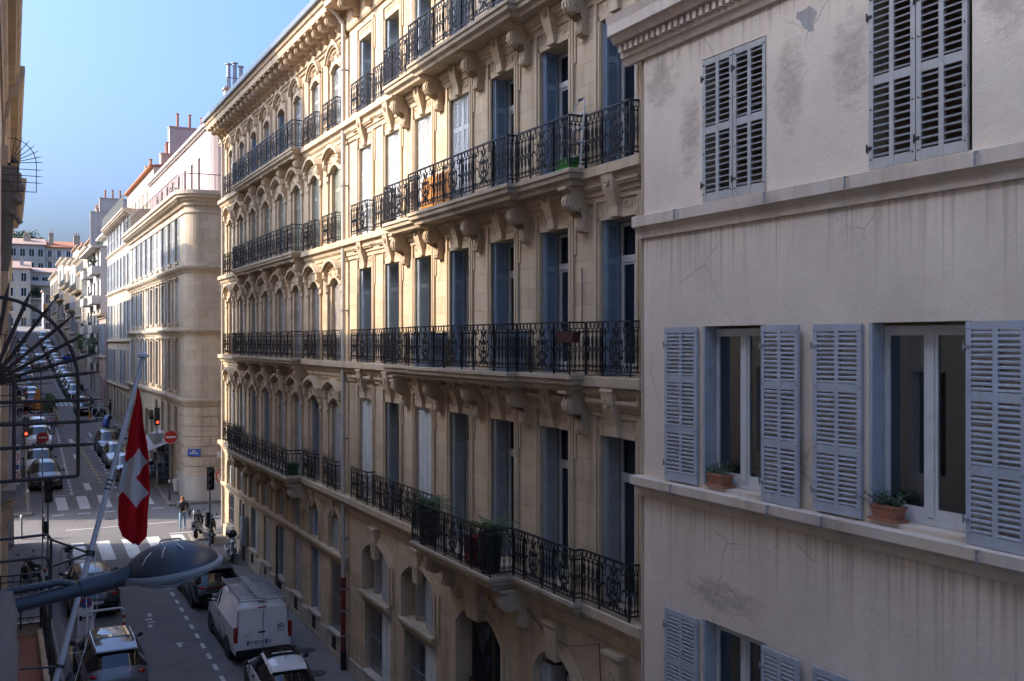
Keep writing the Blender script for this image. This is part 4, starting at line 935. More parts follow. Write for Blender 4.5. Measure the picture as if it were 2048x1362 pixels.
for y in (39.6, 45.7): b = MB(); b.tube([(9.85, y, gz(y)+.13), (9.85, y, 3.3)], .045, 7); b.build('drain_pipe', M['irong'], C)
crate_like('storage_tub', 'dark green crate on the first balcony of the arched-window house', 'crate', (9.55, 36.2, 5.77), .2, .25, .42, 'dgreenpl')
# ================================================================ building D : pale corner house with rounded corner and pink penthouse
DX, DY, DR = 9.45, 58.4, .8; FD = Fr('R', DX); FDE = Fr('E', DY); D0, D1 = DY+DR, 86.0
Dh = thing('rounded_corner_house', 'pale limestone corner house with rounded corner and pink penthouse across the side street', 'building', (13, 66, gz(66)))
def corner(w_, z, n=8):     # plan points round the corner, offset w_
    return [(DX+DR-(DR+w_)*math.cos(t), DY+DR-(DR+w_)*math.sin(t), z) for t in [math.pi/2*i/n for i in range(n+1)]]
def band(m, prof, a1=D1, x1=22):
    rings = []
    for w_, z in prof: rings.append([(DX-w_, a1, z)]+corner(w_, z)+[(x1, DY-w_, z)])
    for r0, r1 in zip(rings, rings[1:]):
        for i in range(len(r0)-1): m.quad(r0[i], r0[i+1], r1[i+1], r1[i])
DW = [62.0+2.72*k for k in range(9)]
LV = [(7.75, 10.65), (11.75, 14.2), (15.35, 18.05)]
ops = []
for y in DW:
    for z0, z1 in LV: ops.append((y-.5, y+.5, z0, z1, 0))
    ops.append((y-.5, y+.5, 4.9, 6.75, 0)) if y < 72 else ops.append((y-.6, y+.6, gz(y)+.15, 5.9, .2))
m = MB(); wall_mesh(m, FD, D0, D1, 0, 19.0, ops, .3); shell(m, FD, D0, D1, 0, 19.0, 12)
opE = [(x-.5, x+.5, z0, z1, 0) for x in (11.85, 14.6, 17.4) for z0, z1 in LV+[(4.5, 6.2)]]
wall_mesh(m, FDE, DX+DR, 22, 0, 19.0, opE, .3); m.quad((DX+DR, DY, 19), (22, DY, 19), (22, D0, 19), (DX+DR, D0, 19)); m.quad((22, DY, 0), (22, D1, 0), (22, D1, 19), (22, DY, 19))
for (p, q) in zip(corner(0, 0), corner(0, 0)[1:]): m.quad(p, q, (q[0], q[1], 19.0), (p[0], p[1], 19.0))
m.poly([(p[0], p[1], 19.0) for p in corner(0, 0)]+[(DX+DR, D0, 19.0)])
m.build('wall', M['stoneD'], Dh, smooth=30)
for z0, z1, w_ in ((18.35, 19.15, .62), (14.55, 14.95, .3), (11.0, 11.35, .28), (6.95, 7.4, .3)):
    m = MB(); band(m, cprof(z0, z1, w_)); m.build('cornice', M['stoneDt'], Dh, smooth=30)
m = MB(); band(m, [(0, 17.9), (.07, 17.92), (.07, 18.02), (0, 18.04)]); m.build('moulding', M['stoneDt'], Dh, smooth=30)
cm = corbel_mesh(.34, .22, .14, M['stoneDt']); a = D0
while a < D1: inst('modillion', cm, Dh, FD(a, .12, 18.76), RZ); a += .42
for x in (11.2, 12.1, 13.0): inst('modillion', cm, Dh, FDE(x, .12, 18.76), 0)
# rusticated ground floor: separate blocks with open joints round the corner
zr = 3.0; ci = 0
while zr < 6.9:
    h = .56; pts = corner(.06, zr, 12); inn = corner(-.03, zr, 12)
    cuts = [0, 4, 8, 12] if ci % 2 else [0, 2, 6, 10, 12]
    for i0, i1 in zip(cuts, cuts[1:]):
        b = MB()
        b.loft([[(p[0], p[1], zr+.02) for p in inn[i0:i1+1]]+[(p[0]+(.012 if k == 0 else 0), p[1], zr+.02) for k, p in enumerate(reversed(pts[i0:i1+1]))], [(p[0], p[1], zr+h-.02) for p in inn[i0:i1+1]]+[(p[0], p[1], zr+h-.02) for p in reversed(pts[i0:i1+1])]])
        b.build('stone_block', M['stoneD'], Dh)
    x = DX+DR+.015
    for L in ((.5, .42) if ci % 2 else (.92,)):
        if x+L < 11.3: b = MB(); fbox(b, FDE, x, x+L-.03, -.02, .06, zr+.02, zr+h-.02); b.build('stone_block', M['stoneD'], Dh)
        x += L
    for ya, yb in ((D0+.02, 61.4), (62.6, 64.1), (65.3, 66.8), (68.0, 69.6)):
        if yb-ya > .2 and not (zr < 4.8 and False): b = MB(); fbox(b, FD, ya, yb-.03, -.02, .05, zr+.02, zr+h-.02); b.build('stone_block', M['stoneD'], Dh)
    zr += h; ci += 1
m = MB(); band(m, [(.10, 0), (.10, 2.95), (.08, 3.0), (0, 3.0)], 62, 14); m.build('plinth', M['white'], Dh, smooth=30)
def shutters_pair(parent, F, y, hw, z0, z1, mat, wd=.5, state='open'):
    h = z1-z0
    if state == 'open':
        shutter(parent, F(y+hw+wd+.02, .045, z0), F.rz if F.side == 'R' else F.rz, wd, h, 1, (.5,), mat, .075) if F.side == 'R' else shutter(parent, F(y-hw-wd, .045, z0), 0, wd, h, 1, (.5,), mat, .075)
        shutter(parent, F(y-hw, .045, z0), F.rz, wd, h, 1, (.5,), mat, .075) if F.side == 'R' else shutter(parent, F(y+hw, .045, z0), 0, wd, h, 1, (.5,), mat, .075)
    else:
        for k in range(2): shutter(parent, F(y+hw-k*hw, -.03, z0) if F.side == 'R' else F(y-hw+k*hw, -.03, z0), F.rz, hw-.01, h, 1, (.5,), mat, .075)
def simple_window(parent, F, y, hw, z0, z1, d=.22):
    m = MB(); fbox(m, F, y-hw, y+hw, -d-.03, -d-.01, z0, z1); o = m.build('window', M['dglass'], parent)
    m = MB()
    for a in (y-hw, y-.03, y+hw-.06): fbox(m, F, a, a+.06, -d-.01, -d+.03, z0, z1)
    fbox(m, F, y-hw+.06, y+hw-.06, -d-.01, -d+.025, z1-.07, z1); fbox(m, F, y-hw+.06, y+hw-.06, -d-.01, -d+.025, z0+(z1-z0)*.7, z0+(z1-z0)*.7+.06)
    m.build('window_frame', M['framed'], o); return o
pm_ = {}
for i, y in enumerate(DW):
    for li, (z0, z1) in enumerate(LV):
        simple_window(Dh, FD, y, .5, z0, z1)
        shutters_pair(Dh, FD, y, .5, z0, z1, ['shT', 'shG', 'shBl'][li] if i < 5 or li == 2 else 'shBl', .52, 'closed' if (i*3+li) % 5 == 1 else 'open')
        m = MB(); fbox(m, FD, y-.62, y+.62, -.02, .09, z0-.14, z0); fbox(m, FD, y-.6, y+.6, -.02, .05, z1, z1+.12); fbox(m, FD, y-.7, y+.7, -.02, .16, z1+.12, z1+.2) if li < 2 else None; m.build('window_surround', M['stoneDt'], Dh)
        if li < 2 and i < 8: m = MB(); fbox(m, FD, y+1.26, y+1.44, -.02, .1, z0-.2, z1+.25); fbox(m, FD, y+1.22, y+1.48, -.02, .13, z1+.1, z1+.22); m.build('pilaster_strip', M['stoneDt'], Dh)
    if y < 72: simple_window(Dh, FD, y, .5, 4.9, 6.75); shutters_pair(Dh, FD, y, .5, 4.9, 6.75, 'shT', .5)
    else: m = MB(); fbox(m, FD, y-.6, y+.6, -.29, -.25, gz(y)+.15, 5.9); m.build('door', M['wood'] if i % 2 else M['shG'], Dh)
for x in (11.85, 14.6, 17.4):
    for z0, z1 in LV+[(4.5, 6.2)]:
        simple_window(Dh, FDE, x, .5, z0, z1); shutters_pair(Dh, FDE, x, .5, z0, z1, 'shG', .5, 'closed')
        m = MB(); fbox(m, FDE, x-.72, x+.72, -.02, .12, z1+.2, z1+.34); fbox(m, FDE, x-.62, x-.5, -.02, .05, z0, z1+.2); fbox(m, FDE, x+.5, x+.62, -.02, .05, z0, z1+.2); m.build('window_surround', M['stoneDt'], Dh)
m = MB(); fbox(m, FDE, 11.1, 11.9, .0, .07, 4.0, 4.35); m.build('wall_panel', M['signw'], Dh)
# ground floor: blue street name plate, shop front
m = MB(); q = Vector((DX+DR-(DR+.09)*math.cos(1.1), DY+DR-(DR+.09)*math.sin(1.1), 4.35)); t_ = Vector((math.sin(1.1), -math.cos(1.1), 0)); nn = Vector((-math.cos(1.1), -math.sin(1.1), 0))
for wd, hh, d, mt in ((.36, .20, 0, 'blue'),):
    b = MB(); b.hexa([q-t_*wd-nn*.04+Vector((0,0,-hh)), q+t_*wd-nn*.04+Vector((0,0,-hh)), q+t_*wd+nn*.03+Vector((0,0,-hh)), q-t_*wd+nn*.03+Vector((0,0,-hh)), q-t_*wd-nn*.04+Vector((0,0,hh)), q+t_*wd-nn*.04+Vector((0,0,hh)), q+t_*wd+nn*.03+Vector((0,0,hh)), q-t_*wd+nn*.03+Vector((0,0,hh))]); b.build('street_name_plate', M[mt], Dh)
b = MB()
for z, wd in ((4.43, .1), (4.32, .24)):
    for k in range(4): c_ = q+t_*(-wd+wd*2*(k+.1)/4)+nn*.036; c2 = q+t_*(-wd+wd*2*(k+.8)/4)+nn*.036; b.quad((c_.x, c_.y, z-.035), (c2.x, c2.y, z-.035), (c2.x, c2.y, z+.035), (c_.x, c_.y, z+.035))
b.build('plate_lettering', M['signw'], Dh)
m = MB(); fbox(m, FD, 64.2, 69.8, .02, .12, 2.3, 4.4); m.build('shop_front', M['shG'], Dh)
for y in (64.5, 66.1, 67.7): m = MB(); fbox(m, FD, y, y+1.3, .12, .135, 2.45, 4.1); m.build('shop_pane', M['dglass'], Dh)
# awning over the cafe
aw = thing('cafe_awning', 'pale grey awning stretched over the pavement of the corner house', 'awning', (9.4, 65.5, 4.9))
b = MB(); b.hexa([(9.4, 62.5, 4.70), (9.4, 68.6, 4.86), (7.6, 68.6, 4.15), (7.6, 62.5, 4.0), (9.4, 62.5, 4.73), (9.4, 68.6, 4.89), (7.6, 68.6, 4.18), (7.6, 62.5, 4.03)]); b.build('canvas', M['awn'], aw)
b = MB(); b.hexa([(7.6, 62.5, 3.85), (7.6, 68.6, 4.0), (7.58, 68.6, 4.0), (7.58, 62.5, 3.85), (7.6, 62.5, 4.03), (7.6, 68.6, 4.18), (7.58, 68.6, 4.18), (7.58, 62.5, 4.03)]); b.build('valance', M['awn'], aw)
for y in (62.9, 68.2): b = MB(); b.tube([(9.4, y, 3.9), (7.65, y, 4.1)], .02, 5); b.build('awning_arm', M['gal'], aw)
# flower box on D
t = thing('window_box', 'window box with red flowers above the awning', 'planter', (9.4, 72.4, 5.9)); b = MB(); b.box(9.22, 9.48, 71.9, 72.9, 5.3, 5.5); b.build('trough', M['black'], t); b = MB()
for i in range(120): p = Vector((9.35+random.uniform(-.15, .12), 72.4+random.uniform(-.5, .5), 5.5+random.random()*.4)); u_ = Vector((random.gauss(0, 1), random.gauss(0, 1), random.gauss(0, 1))).normalized()*.07; v_ = u_.orthogonal().normalized()*.05; b.quad(p-u_, p-v_, p+u_, p+v_)
b.build('foliage', M['leaf'], t); b = MB()
for i in range(14): b.ball((9.25+random.uniform(-.05, .1), 72.4+random.uniform(-.45, .45), 5.6+random.random()*.3), .05, 5, 4)
b.build('blossom', M['redpl'], t)
# penthouse
PX = 11.0; m = MB(); PY0 = DY+1.6; r = 1.0
def pc(w_, z, n=6): return [(PX+r-(r+w_)*math.cos(t), PY0+r-(r+w_)*math.sin(t), z) for t in [math.pi/2*i/n for i in range(n+1)]]
PWd = [63.5+2.6*k for k in range(8)]; FP = Fr('R', PX)
wall_mesh(m, FP, PY0+r, D1, 19.0, 23.4, [(y-.35, y+.35, 19.9, 21.9, 0) for y in PWd], .25)
pl = pc(0, 19.0)
for p, q in zip(pl+[(22, PY0, 19.0)], (pl+[(22, PY0, 19.0)])[1:]): m.quad(p, q, (q[0], q[1], 23.4), (p[0], p[1], 23.4))
m.quad((PX, D1, 19), (20, D1, 19), (20, D1, 23.4), (PX, D1, 23.4)); m.quad((22, PY0, 19), (22, D1, 19), (22, D1, 23.4), (22, PY0, 23.4)); m.poly([(p[0], p[1], 23.4) for p in pl]+[(22, PY0, 23.4), (22, D1, 23.4), (PX, D1, 23.4)])
m.build('penthouse_wall', M['pink'], Dh, smooth=30)
for y in PWd: simple_window(Dh, FP, y, .35, 19.9, 21.9, .2)
m = MB()
for w0, z0, z1 in ((.12, 23.2, 23.32), (.25, 23.32, 23.5)):
    ri = [[(PX-w_, D1, z)]+pc(w_, z)+[(22, PY0-w_, z)] for w_, z in ((0, z0), (w0, z0), (w0, z1), (0, z1))]
    for r0, r1 in zip(ri, ri[1:]):
        for i in range(len(r0)-1): m.quad(r0[i], r0[i+1], r1[i+1], r1[i])
m.build('eaves', M['white'], Dh)
rr = MB(); rr.hexa([(11.6, 60.2, 23.5), (20, 60.2, 23.5), (20, D1, 23.5), (11.6, D1, 23.5), (13.5, 60.6, 24.1), (19, 60.6, 24.1), (19, D1, 24.1), (13.5, D1, 24.1)]); ro = rr.build('roof', M['tile'], Dh)
for k in range(26): inst('roof_tile', tmesh, ro, (11.7+k*.2, 60.1, 23.62), 0, rot=(R(8), 0, 0), scale=(1.1, 1, 1.3))
m = MB(); pts = [(DX-.42, D1-.1, 20.05)]+[(p[0], p[1], 20.05) for p in corner(.42, 0)]+[(16, DY-.42, 20.05)]
m.tube(pts, .025, 5)
for p, q in zip(pts, pts[1:]):
    n = max(1, int(math.dist(p, q)/.32))
    for k in range(n): t_ = k/n; m.tube([(p[0]+(q[0]-p[0])*t_, p[1]+(q[1]-p[1])*t_, 19.12), (p[0]+(q[0]-p[0])*t_, p[1]+(q[1]-p[1])*t_, 20.05)], .012, 4)
m.build('terrace_railing', M['irong'], Dh)
m = MB()
for y in (66, 69, 72, 76, 80): m.tube([(10.4, y, 19.1), (10.4, y, 23.0)], .012, 4); m.tube([(9.7, y-.3, 22.6), (10.9, y+.3, 22.6)], .01, 4); m.tube([(9.9, y-.2, 22.2), (10.7, y+.2, 22.2)], .01, 4)
m.build('roof_antenna', M['gal'], Dh)
for y in (64.6, 70.3, 75.5):
    t = thing('terrace_pot', {64.6: 'terracotta pot on the terrace at the rounded end of the pink penthouse', 70.3: 'terracotta pot on the penthouse terrace, second along the railing', 75.5: 'terracotta pot on the penthouse terrace, farthest of three'}[y], 'pot', (9.7, y, 19.15)); b = MB(); b.lathe([(.18, 19.15), (.26, 19.6), (.28, 19.62), (.2, 19.6)], 10, (9.7, y, 0)); b.build('pot', M['terra'], t); b = MB()
    for i in range(40): p = Vector((9.7+random.uniform(-.25, .25), y+random.uniform(-.25, .25), 19.65+random.random()*.5)); u_ = Vector((random.gauss(0, 1), random.gauss(0, 1), random.gauss(0, 1))).normalized()*.08; v_ = u_.orthogonal().normalized()*.04; b.quad(p-u_, p-v_, p+u_, p+v_)
    b.build('foliage', M['leaf'], t)

# ================================================================ generic street house
def house(label, Y0, Y1, X, levels, ztop, mat, smat, pitch=2.4, hw=.48, side='R', cor=.5, name='apartment_house', attic=None, balc=(), wd=.48, depth=10, trim='stoneDt', railmat='iron', seed=0, gdoor=True, detail=True, zb=None, states=None):
    F = Fr(side, X); rnd = random.Random(seed); yc = (Y0+Y1)/2; xx = (X if X is not None else XL(yc))+(3 if side == 'R' else -3)
    H = thing(name, label, 'building', (xx, yc, gz(yc))); n = max(1, int((Y1-Y0-.6)/pitch)); p = (Y1-Y0)/n
    W = [Y0+p*(k+.5) for k in range(n)]; ops = [(y-hw, y+hw, a, b, 0) for y in W for a, b in levels]
    g0 = gz(Y0)-.6 if zb is None else zb
    if gdoor: ops += [(y-hw-.1, y+hw+.1, gz(y)+.14, min(gz(y)+2.9, levels[0][0]-.5), 0) for y in W]
    m = MB(); wall_mesh(m, F, Y0, Y1, g0, ztop, ops, .28); shell(m, F, Y0, Y1, g0, ztop, depth); m.build('wall', M[mat], H)
    m = MB(); mould(m, F, Y0, Y1, cprof(ztop-.5, ztop+.05, cor)); m.build('cornice', M[trim], H)
    for a, b in levels[1:]+([levels[0]] if levels else []): m = MB(); mould(m, F, Y0, Y1, cprof(a-.45, a-.2, .18)); m.build('string_course', M[trim], H)
    for y in W:
        for li, (a, b) in enumerate(levels):
            if detail: simple_window(H, F, y, hw, a, b)
            else: m = MB(); fbox(m, F, y-hw, y+hw, -.22, -.2, a, b); m.build('window', M['dglass'], H)
            if smat and side == 'R': shutters_pair(H, F, y, hw, a, b, smat, wd, 'closed' if rnd.random() < .25 else 'open')
        if gdoor: m = MB(); fbox(m, F, y-hw-.1, y+hw+.1, -.27, -.23, gz(y)+.14, min(gz(y)+2.9, levels[0][0]-.5)); m.build('door', M[rnd.choice(['wood', 'shG', 'dglass', 'shT'])], H)
    for li, ya, yb in balc:
        z = levels[li][0]-.05; o = balcony(H, F, z, [(ya, yb, .75)]); m = MB()
        for w0, w1, a, b in ((.7, .7, ya, yb),):
            m.tube([F(a, w0, z+1), F(b, w0, z+1)], .02, 4); k = int((b-a)/.16)
            for i in range(k+1): m.tube([F(a+(b-a)*i/k, w0, z), F(a+(b-a)*i/k, w0, z+1)], .011, 3)
        m.build('railing', M[railmat], o)
    if attic:
        sb, zt, am, rm = attic; FAt = Fr(side, X+sb if side == 'R' else (X-sb if X is not None else None)); m = MB()
        if side == 'R' or X is not None: aw_ = [(y-.4, y+.4, ztop+.3, ztop+2.1, 0) for y in W]; wall_mesh(m, FAt, Y0+.02, Y1-.02, ztop, zt, aw_, .2); shell(m, FAt, Y0+.02, Y1-.02, ztop, zt, depth-sb)
        m.build('attic_wall', M[am], H)
        for y in W: simple_window(H, FAt, y, .4, ztop+.3, ztop+2.1, .15)
        m = MB(); x0 = FAt(0, .35, 0)[0]; x1 = FAt(0, -(depth-sb), 0)[0]; m.hexa([(x0, Y0, zt), (x1, Y0, zt+1.2), (x1, Y1, zt+1.2), (x0, Y1, zt), (x0, Y0, zt+.12), (x1, Y0, zt+1.35), (x1, Y1, zt+1.35), (x0, Y1, zt+.12)]); m.build('roof', M[rm], H)
    return H, W, F
# E : house beyond D
E_, We, Fe = house('pale house with four rows of grey blue shutters beyond the rounded corner house', 86.02, 104.8, 9.5, [(7.0, 9.9), (10.9, 14.0), (15.3, 17.9), (18.95, 20.9)], 21.4, 'stoneD', 'shBl', 2.3, .45, cor=.6, attic=(1.8, 24.9, 'cream', 'tile'), seed=3)
cm2 = corbel_mesh(.4, .3, .16, M['stoneDt']); a = 86.4
while a < 104.6: inst('modillion', cm2, E_, Fe(a, .1, 21.12), RZ); a += .7
m = MB(); m.tube([Fe(86.1, .5, 22.45), Fe(104.7, .5, 22.45)], .025, 4)
for i in range(110): m.tube([Fe(86.1+i*.169, .5, 21.4), Fe(86.1+i*.169, .5, 22.45)], .014, 3)
m.build('terrace_railing', M['irong'], E_)
o_ = E_
chimney(o_, 15, 88.2, 24, 28.6, 2.2, .5, 'greyw', 4, 'terra', 1.0); chimney(o_, 12.4, 86.6, 23.4, 26.0, .5, .5, 'tan', 2, 'terra', .8); chimney(o_, 13, 101, 24, 27.2, .5, .5, 'tan', 2)
# low annex with blue shutters
house('low two-storey house with tall blue shutters between taller houses', 104.82, 112.2, 9.35, [(9.3, 12.4)], 13.4, 'pink', 'shBl', 2.2, .45, name='low_house', attic=None, seed=5)
# F : modern white block with stacked balconies
Fh = thing('modern_balcony_block', 'white modern apartment block with stacked projecting balconies', 'building', (14, 120, gz(120))); FF = Fr('R', 9.5); fl = [8.6, 11.7, 14.8, 17.9]
m = MB(); ops = [(y-1.0, y+1.0, z, z+2.3, 0) for y in (115, 119.5, 124, 127.8) for z in fl]+[(y-.8, y+.8, gz(y)+.2, gz(y)+2.5, 0) for y in (119.5, 124)]
wall_mesh(m, FF, 112.22, 130, 3, 20.4, ops, .25); shell(m, FF, 112.22, 130, 3, 20.4, 10); m.build('wall', M['white'], Fh)
for y in (115, 119.5, 124, 127.8):
    for z in fl: simple_window(Fh, FF, y, 1.0, z, z+2.3)
for y in (119.5, 124): simple_window(Fh, FF, y, .8, gz(y)+.2, gz(y)+2.5)
for bi, (ya, yb, w_) in enumerate(((112.4, 117.6, .85), (121.2, 125.8, 1.05))):
    for z in fl:
        m = MB(); fbox(m, FF, ya, yb, 0, w_, z-.25, z); fbox(m, FF, ya, yb, w_-.12, w_-.01, z, z+.62); fbox(m, FF, ya, ya+.12, 0.01, w_-.12, z, z+.62); fbox(m, FF, yb-.12, yb, 0.01, w_-.12, z, z+.62); o = m.build('balcony', M['white'], Fh)
        m = MB(); m.tube([FF(ya+.05, w_-.06, z+.95), FF(yb-.05, w_-.06, z+.95)], .025, 4); m.tube([FF(ya+.06, .05, z+.95), FF(ya+.06, w_-.06, z+.95)], .025, 4)
        for k in range(16): m.tube([FF(ya+.1+(yb-ya-.2)*k/15, w_-.06, z+.6), FF(ya+.1+(yb-ya-.2)*k/15, w_-.06, z+.95)], .014, 3)
        m.build('railing', M['irong'], o)
m = MB(); fbox(m, FF, 113, 129, -4, -1.6, 20.4, 22.6); fbox(m, FF, 112.3, 129.9, -5, .9, 20.45, 20.65); fbox(m, FF, 112.8, 129.2, -5, -.9, 22.6, 22.8); m.build('penthouse', M['white'], Fh)
def shrub(label, c, r, mat, n=260, name='balcony_shrub', s=.12):
    t = thing(name, label, 'plant', (c[0], c[1], c[2]-r[2])); b = MB()
    for i in range(n):
        v = Vector((random.gauss(0, 1), random.gauss(0, 1), random.gauss(0, 1))).normalized()*(random.random()**.4); p = Vector((c[0]+v.x*r[0]*(1+.3*math.sin(v.z*7)), c[1]+v.y*r[1], c[2]+v.z*r[2])); u_ = Vector((random.gauss(0, 1), random.gauss(0, 1), random.gauss(0, 1))).normalized()*s; v_ = u_.orthogonal().normalized()*s*.6; b.quad(p-u_, p-v_, p+u_, p+v_)
    b.build('foliage', M[mat], t); b = MB()
    for i in range(5): b.tube([(c[0], c[1], c[2]-r[2]), (c[0]+random.uniform(-.5, .5)*r[0], c[1]+random.uniform(-.5, .5)*r[1], c[2]+random.random()*r[2]*.5)], .03, 4)
    b.build('stem', M['bark'], t); return t
shrub('large dark green creeper on the lowest balcony of the modern block', (8.75, 113.4, 10.2), (.5, 1.5, 1.4), 'leafd', 420)
shrub('dark cypress-like shrub on the top balcony of the modern block', (9.0, 114.6, 19.0), (.3, .4, 1.0), 'leafd', 200)
shrub('yellow autumn creeper on the parapet behind the modern block', (10.2, 131.0, 18.6), (.9, 1.6, 1.9), 'leafy', 420)
shrub('green shrub on the roof edge of the modern block', (10.6, 126, 21.6), (.6, 1.2, .8), 'leaf', 220)
shrub('bushy green shrub on the first balcony beyond the modern block', (9.2, 136.5, 10.6), (.6, 1.2, 1.2), 'leaf', 260)
# G.. : older facades up the hill
G_, Wg, Fg = house('tall weathered house with chimney-topped blank gable beyond the modern block', 133, 146, 10.0, [(9.6, 12.2), (13.0, 15.6), (16.4, 18.9), (19.6, 21.6)], 22.3, 'far1', 'shG', 2.3, .45, cor=.5, balc=((3, 133.3, 145.7), (0, 135, 141)), seed=7, attic=(1.4, 24.8, 'white', 'tileo'))
m = MB(); m.box(10.05, 18, 132.6, 133.0, 8, 26.6); m.build('gable_wall', M['greyw'], G_); chimney(G_, 13.5, 132.8, 26.6, 28.2, 2.4, .3, 'greyw', 5, 'terra', 1.0); chimney(G_, 11.6, 138, 24.5, 27.4, .5, 1.2, 'tan', 3, 'terra', .9); chimney(G_, 11.6, 143, 24.5, 27.4, .5, 1.0, 'tan', 3, 'terra', .9)
m = MB(); m.box(10.02, 14, 130.02, 132.58, 4, 16.8); m.build('lower_wing', M['cream'], G_)
house('stone house with dark balcony railings higher up the street', 146.02, 158, 10.0, [(11.0, 13.4), (14.3, 16.8), (17.6, 20.0)], 22.0, 'far1', 'shG', 2.3, .45, balc=((2, 146.4, 157.6),), seed=8, attic=(1.3, 24.4, 'cream', 'tileo'), detail=False)
house('narrow cream house up the hill on the right', 158.02, 169, 9.9, [(12.0, 14.4), (15.3, 17.7), (18.5, 20.8)], 22.6, 'far2', 'shBl', 2.4, .45, balc=((1, 158.5, 168.5), (2, 158.5, 168.5)), seed=9, attic=(1.3, 24.8, 'white', 'tileo'), detail=False)
house('weathered tan house up the hill on the right', 169.02, 184, 9.9, [(13.0, 15.4), (16.3, 18.7), (19.5, 21.8)], 23.6, 'far1', 'shT', 2.4, .45, balc=((2, 169.5, 183.5),), seed=10, attic=(1.3, 25.6, 'cream', 'tileo'), detail=False)
house('pale house far up the hill on the right', 184.02, 204, 9.9, [(14.6, 17.0), (17.9, 20.3), (21.1, 23.3)], 24.8, 'far2', 'shG', 2.5, .45, balc=((1, 185, 203),), seed=11, detail=False)
house('last stone house on the right before the road bends', 204.02, 232, 9.8, [(16.4, 18.8), (19.7, 22.1)], 23.6, 'far1', 'shG', 2.6, .45, seed=12, detail=False)
# ================================================================ far end of the street
def end_house(label, x0, x1, Y, z0, ztop, cols, rows, mat, smat=None, roof='tileo', wz=(1.0, 1.7), name='hillside_house', slope=2.2, glassm='dglass'):
    F = Fr('E', Y); H = thing(name, label, 'building', ((x0+x1)/2, Y+4, z0)); wd, wh = wz
    xs = [x0+(x1-x0)*(k+.5)/cols for k in range(cols)]; zs_ = [z0+(ztop-z0)*(k+.45)/rows for k in range(rows)]
    ops = [(x-wd/2, x+wd/2, z-wh/2, z+wh/2, 0) for x in xs for z in zs_]
    m = MB(); wall_mesh(m, F, x0, x1, z0-6, ztop, ops, .25); shell(m, F, x0, x1, z0-6, ztop, 9); m.build('wall', M[mat], H)
    for x in xs:
        for z in zs_:
            m = MB(); fbox(m, F, x-wd/2, x+wd/2, -.2, -.18, z-wh/2, z+wh/2); o = m.build('window', M[glassm], H); m = MB(); fbox(m, F, x-.04, x+.04, -.18, -.14, z-wh/2, z+wh/2); m.build('window_frame', M['frame'], o)
            if smat:
                for s in (-1, 1): m = MB(); fbox(m, F, x+s*(wd/2+wd*.24)-wd*.22, x+s*(wd/2+wd*.24)+wd*.22, .0, .05, z-wh/2, z+wh/2); m.build('shutter', M[smat], H)
    m = MB(); m.hexa([(x0-.3, Y-.4, ztop), (x1+.3, Y-.4, ztop), (x1+.3, Y+9.2, ztop), (x0-.3, Y+9.2, ztop), (x0-.3, Y-.4, ztop+.25), (x1+.3, Y-.4, ztop+.25), (x1+.3, Y+5, ztop+slope), (x0-.3, Y+5, ztop+slope)]); ro = m.build('roof', M[roof], H)
    for z in zs_[:-1]: m = MB(); fbox(m, F, x0, x1, 0, .1, z+(ztop-z0)/rows*.5, z+(ztop-z0)/rows*.5+.16); m.build('string_course', M['far2'], H)
    return H, ro
h1, r1 = end_house('long pale apartment block on the hilltop, the left one', -4, 11.4, 300, 18, 36.6, 7, 5, 'greyw', None, 'tileo', (1.1, 1.9), glassm='dglass'); chimney(r1, 7, 303, 37, 39.6, .9, .5, 'tan', 2)
h2, r2 = end_house('cream apartment block with white shutters on the hilltop, the right one', 11.45, 23, 301, 18, 36.2, 5, 6, 'cream', 'shW', 'tile', (.9, 1.7)); chimney(r2, 13, 303, 37, 40.2, .6, .6, 'tan', 2); chimney(r2, 19.5, 303, 37, 39.8, .8, .6, 'tan', 3)
h3, r3 = end_house('cream house with grey shutters and tiled roof at the top of the street', 1.2, 6.8, 262, 13.6, 27.6, 2, 4, 'cream', 'shG', 'tileo', (1.0, 1.9)); chimney(r3, 5, 264, 28, 29.8, .4, .4, 'white', 1)
h4, r4 = end_house('white house with terraces beside the cream house at the top of the street', 6.85, 13.5, 266, 13.6, 27.0, 3, 4, 'white', None, 'tileo', (1.3, 1.7), slope=1.6); m = MB(); m.box(6.9, 13.3, 264.6, 265.98, 24.0, 24.3); m.box(6.9, 13.3, 264.55, 264.62, 24.3, 25.1); m.box(6.9, 13.3, 264.6, 265.98, 20.6, 20.9); m.build('terrace', M['white'], h4)
h5, r5 = end_house('grey house with railings stepping down towards the road bend', 9.0, 12.8, 246, 12.4, 21.8, 2, 3, 'greyw', None, 'tileo', (1.0, 1.8), slope=.4)
fl_ = thing('hanging_banner', 'yellow and red banner hanging from the far grey house', 'flag', (9.6, 245.8, 17)); b = MB(); b.box(9.3, 9.75, 245.6, 245.64, 16.8, 18.9); b.build('yellow_cloth', M['yelp'], fl_); b = MB(); b.box(8.95, 9.29, 245.6, 245.64, 17.0, 19.0); b.build('red_cloth', M['redpl'], fl_); b = MB(); b.tube([(8.9, 245.7, 19.0), (9.8, 245.9, 18.95)], .03, 4); b.build('pole', M['gal'], fl_)
shrub('green terrace shrub of the white house at the top of the street', (8.4, 264.8, 22.3), (1.4, .6, 1.3), 'leafd', 200, s=.25)
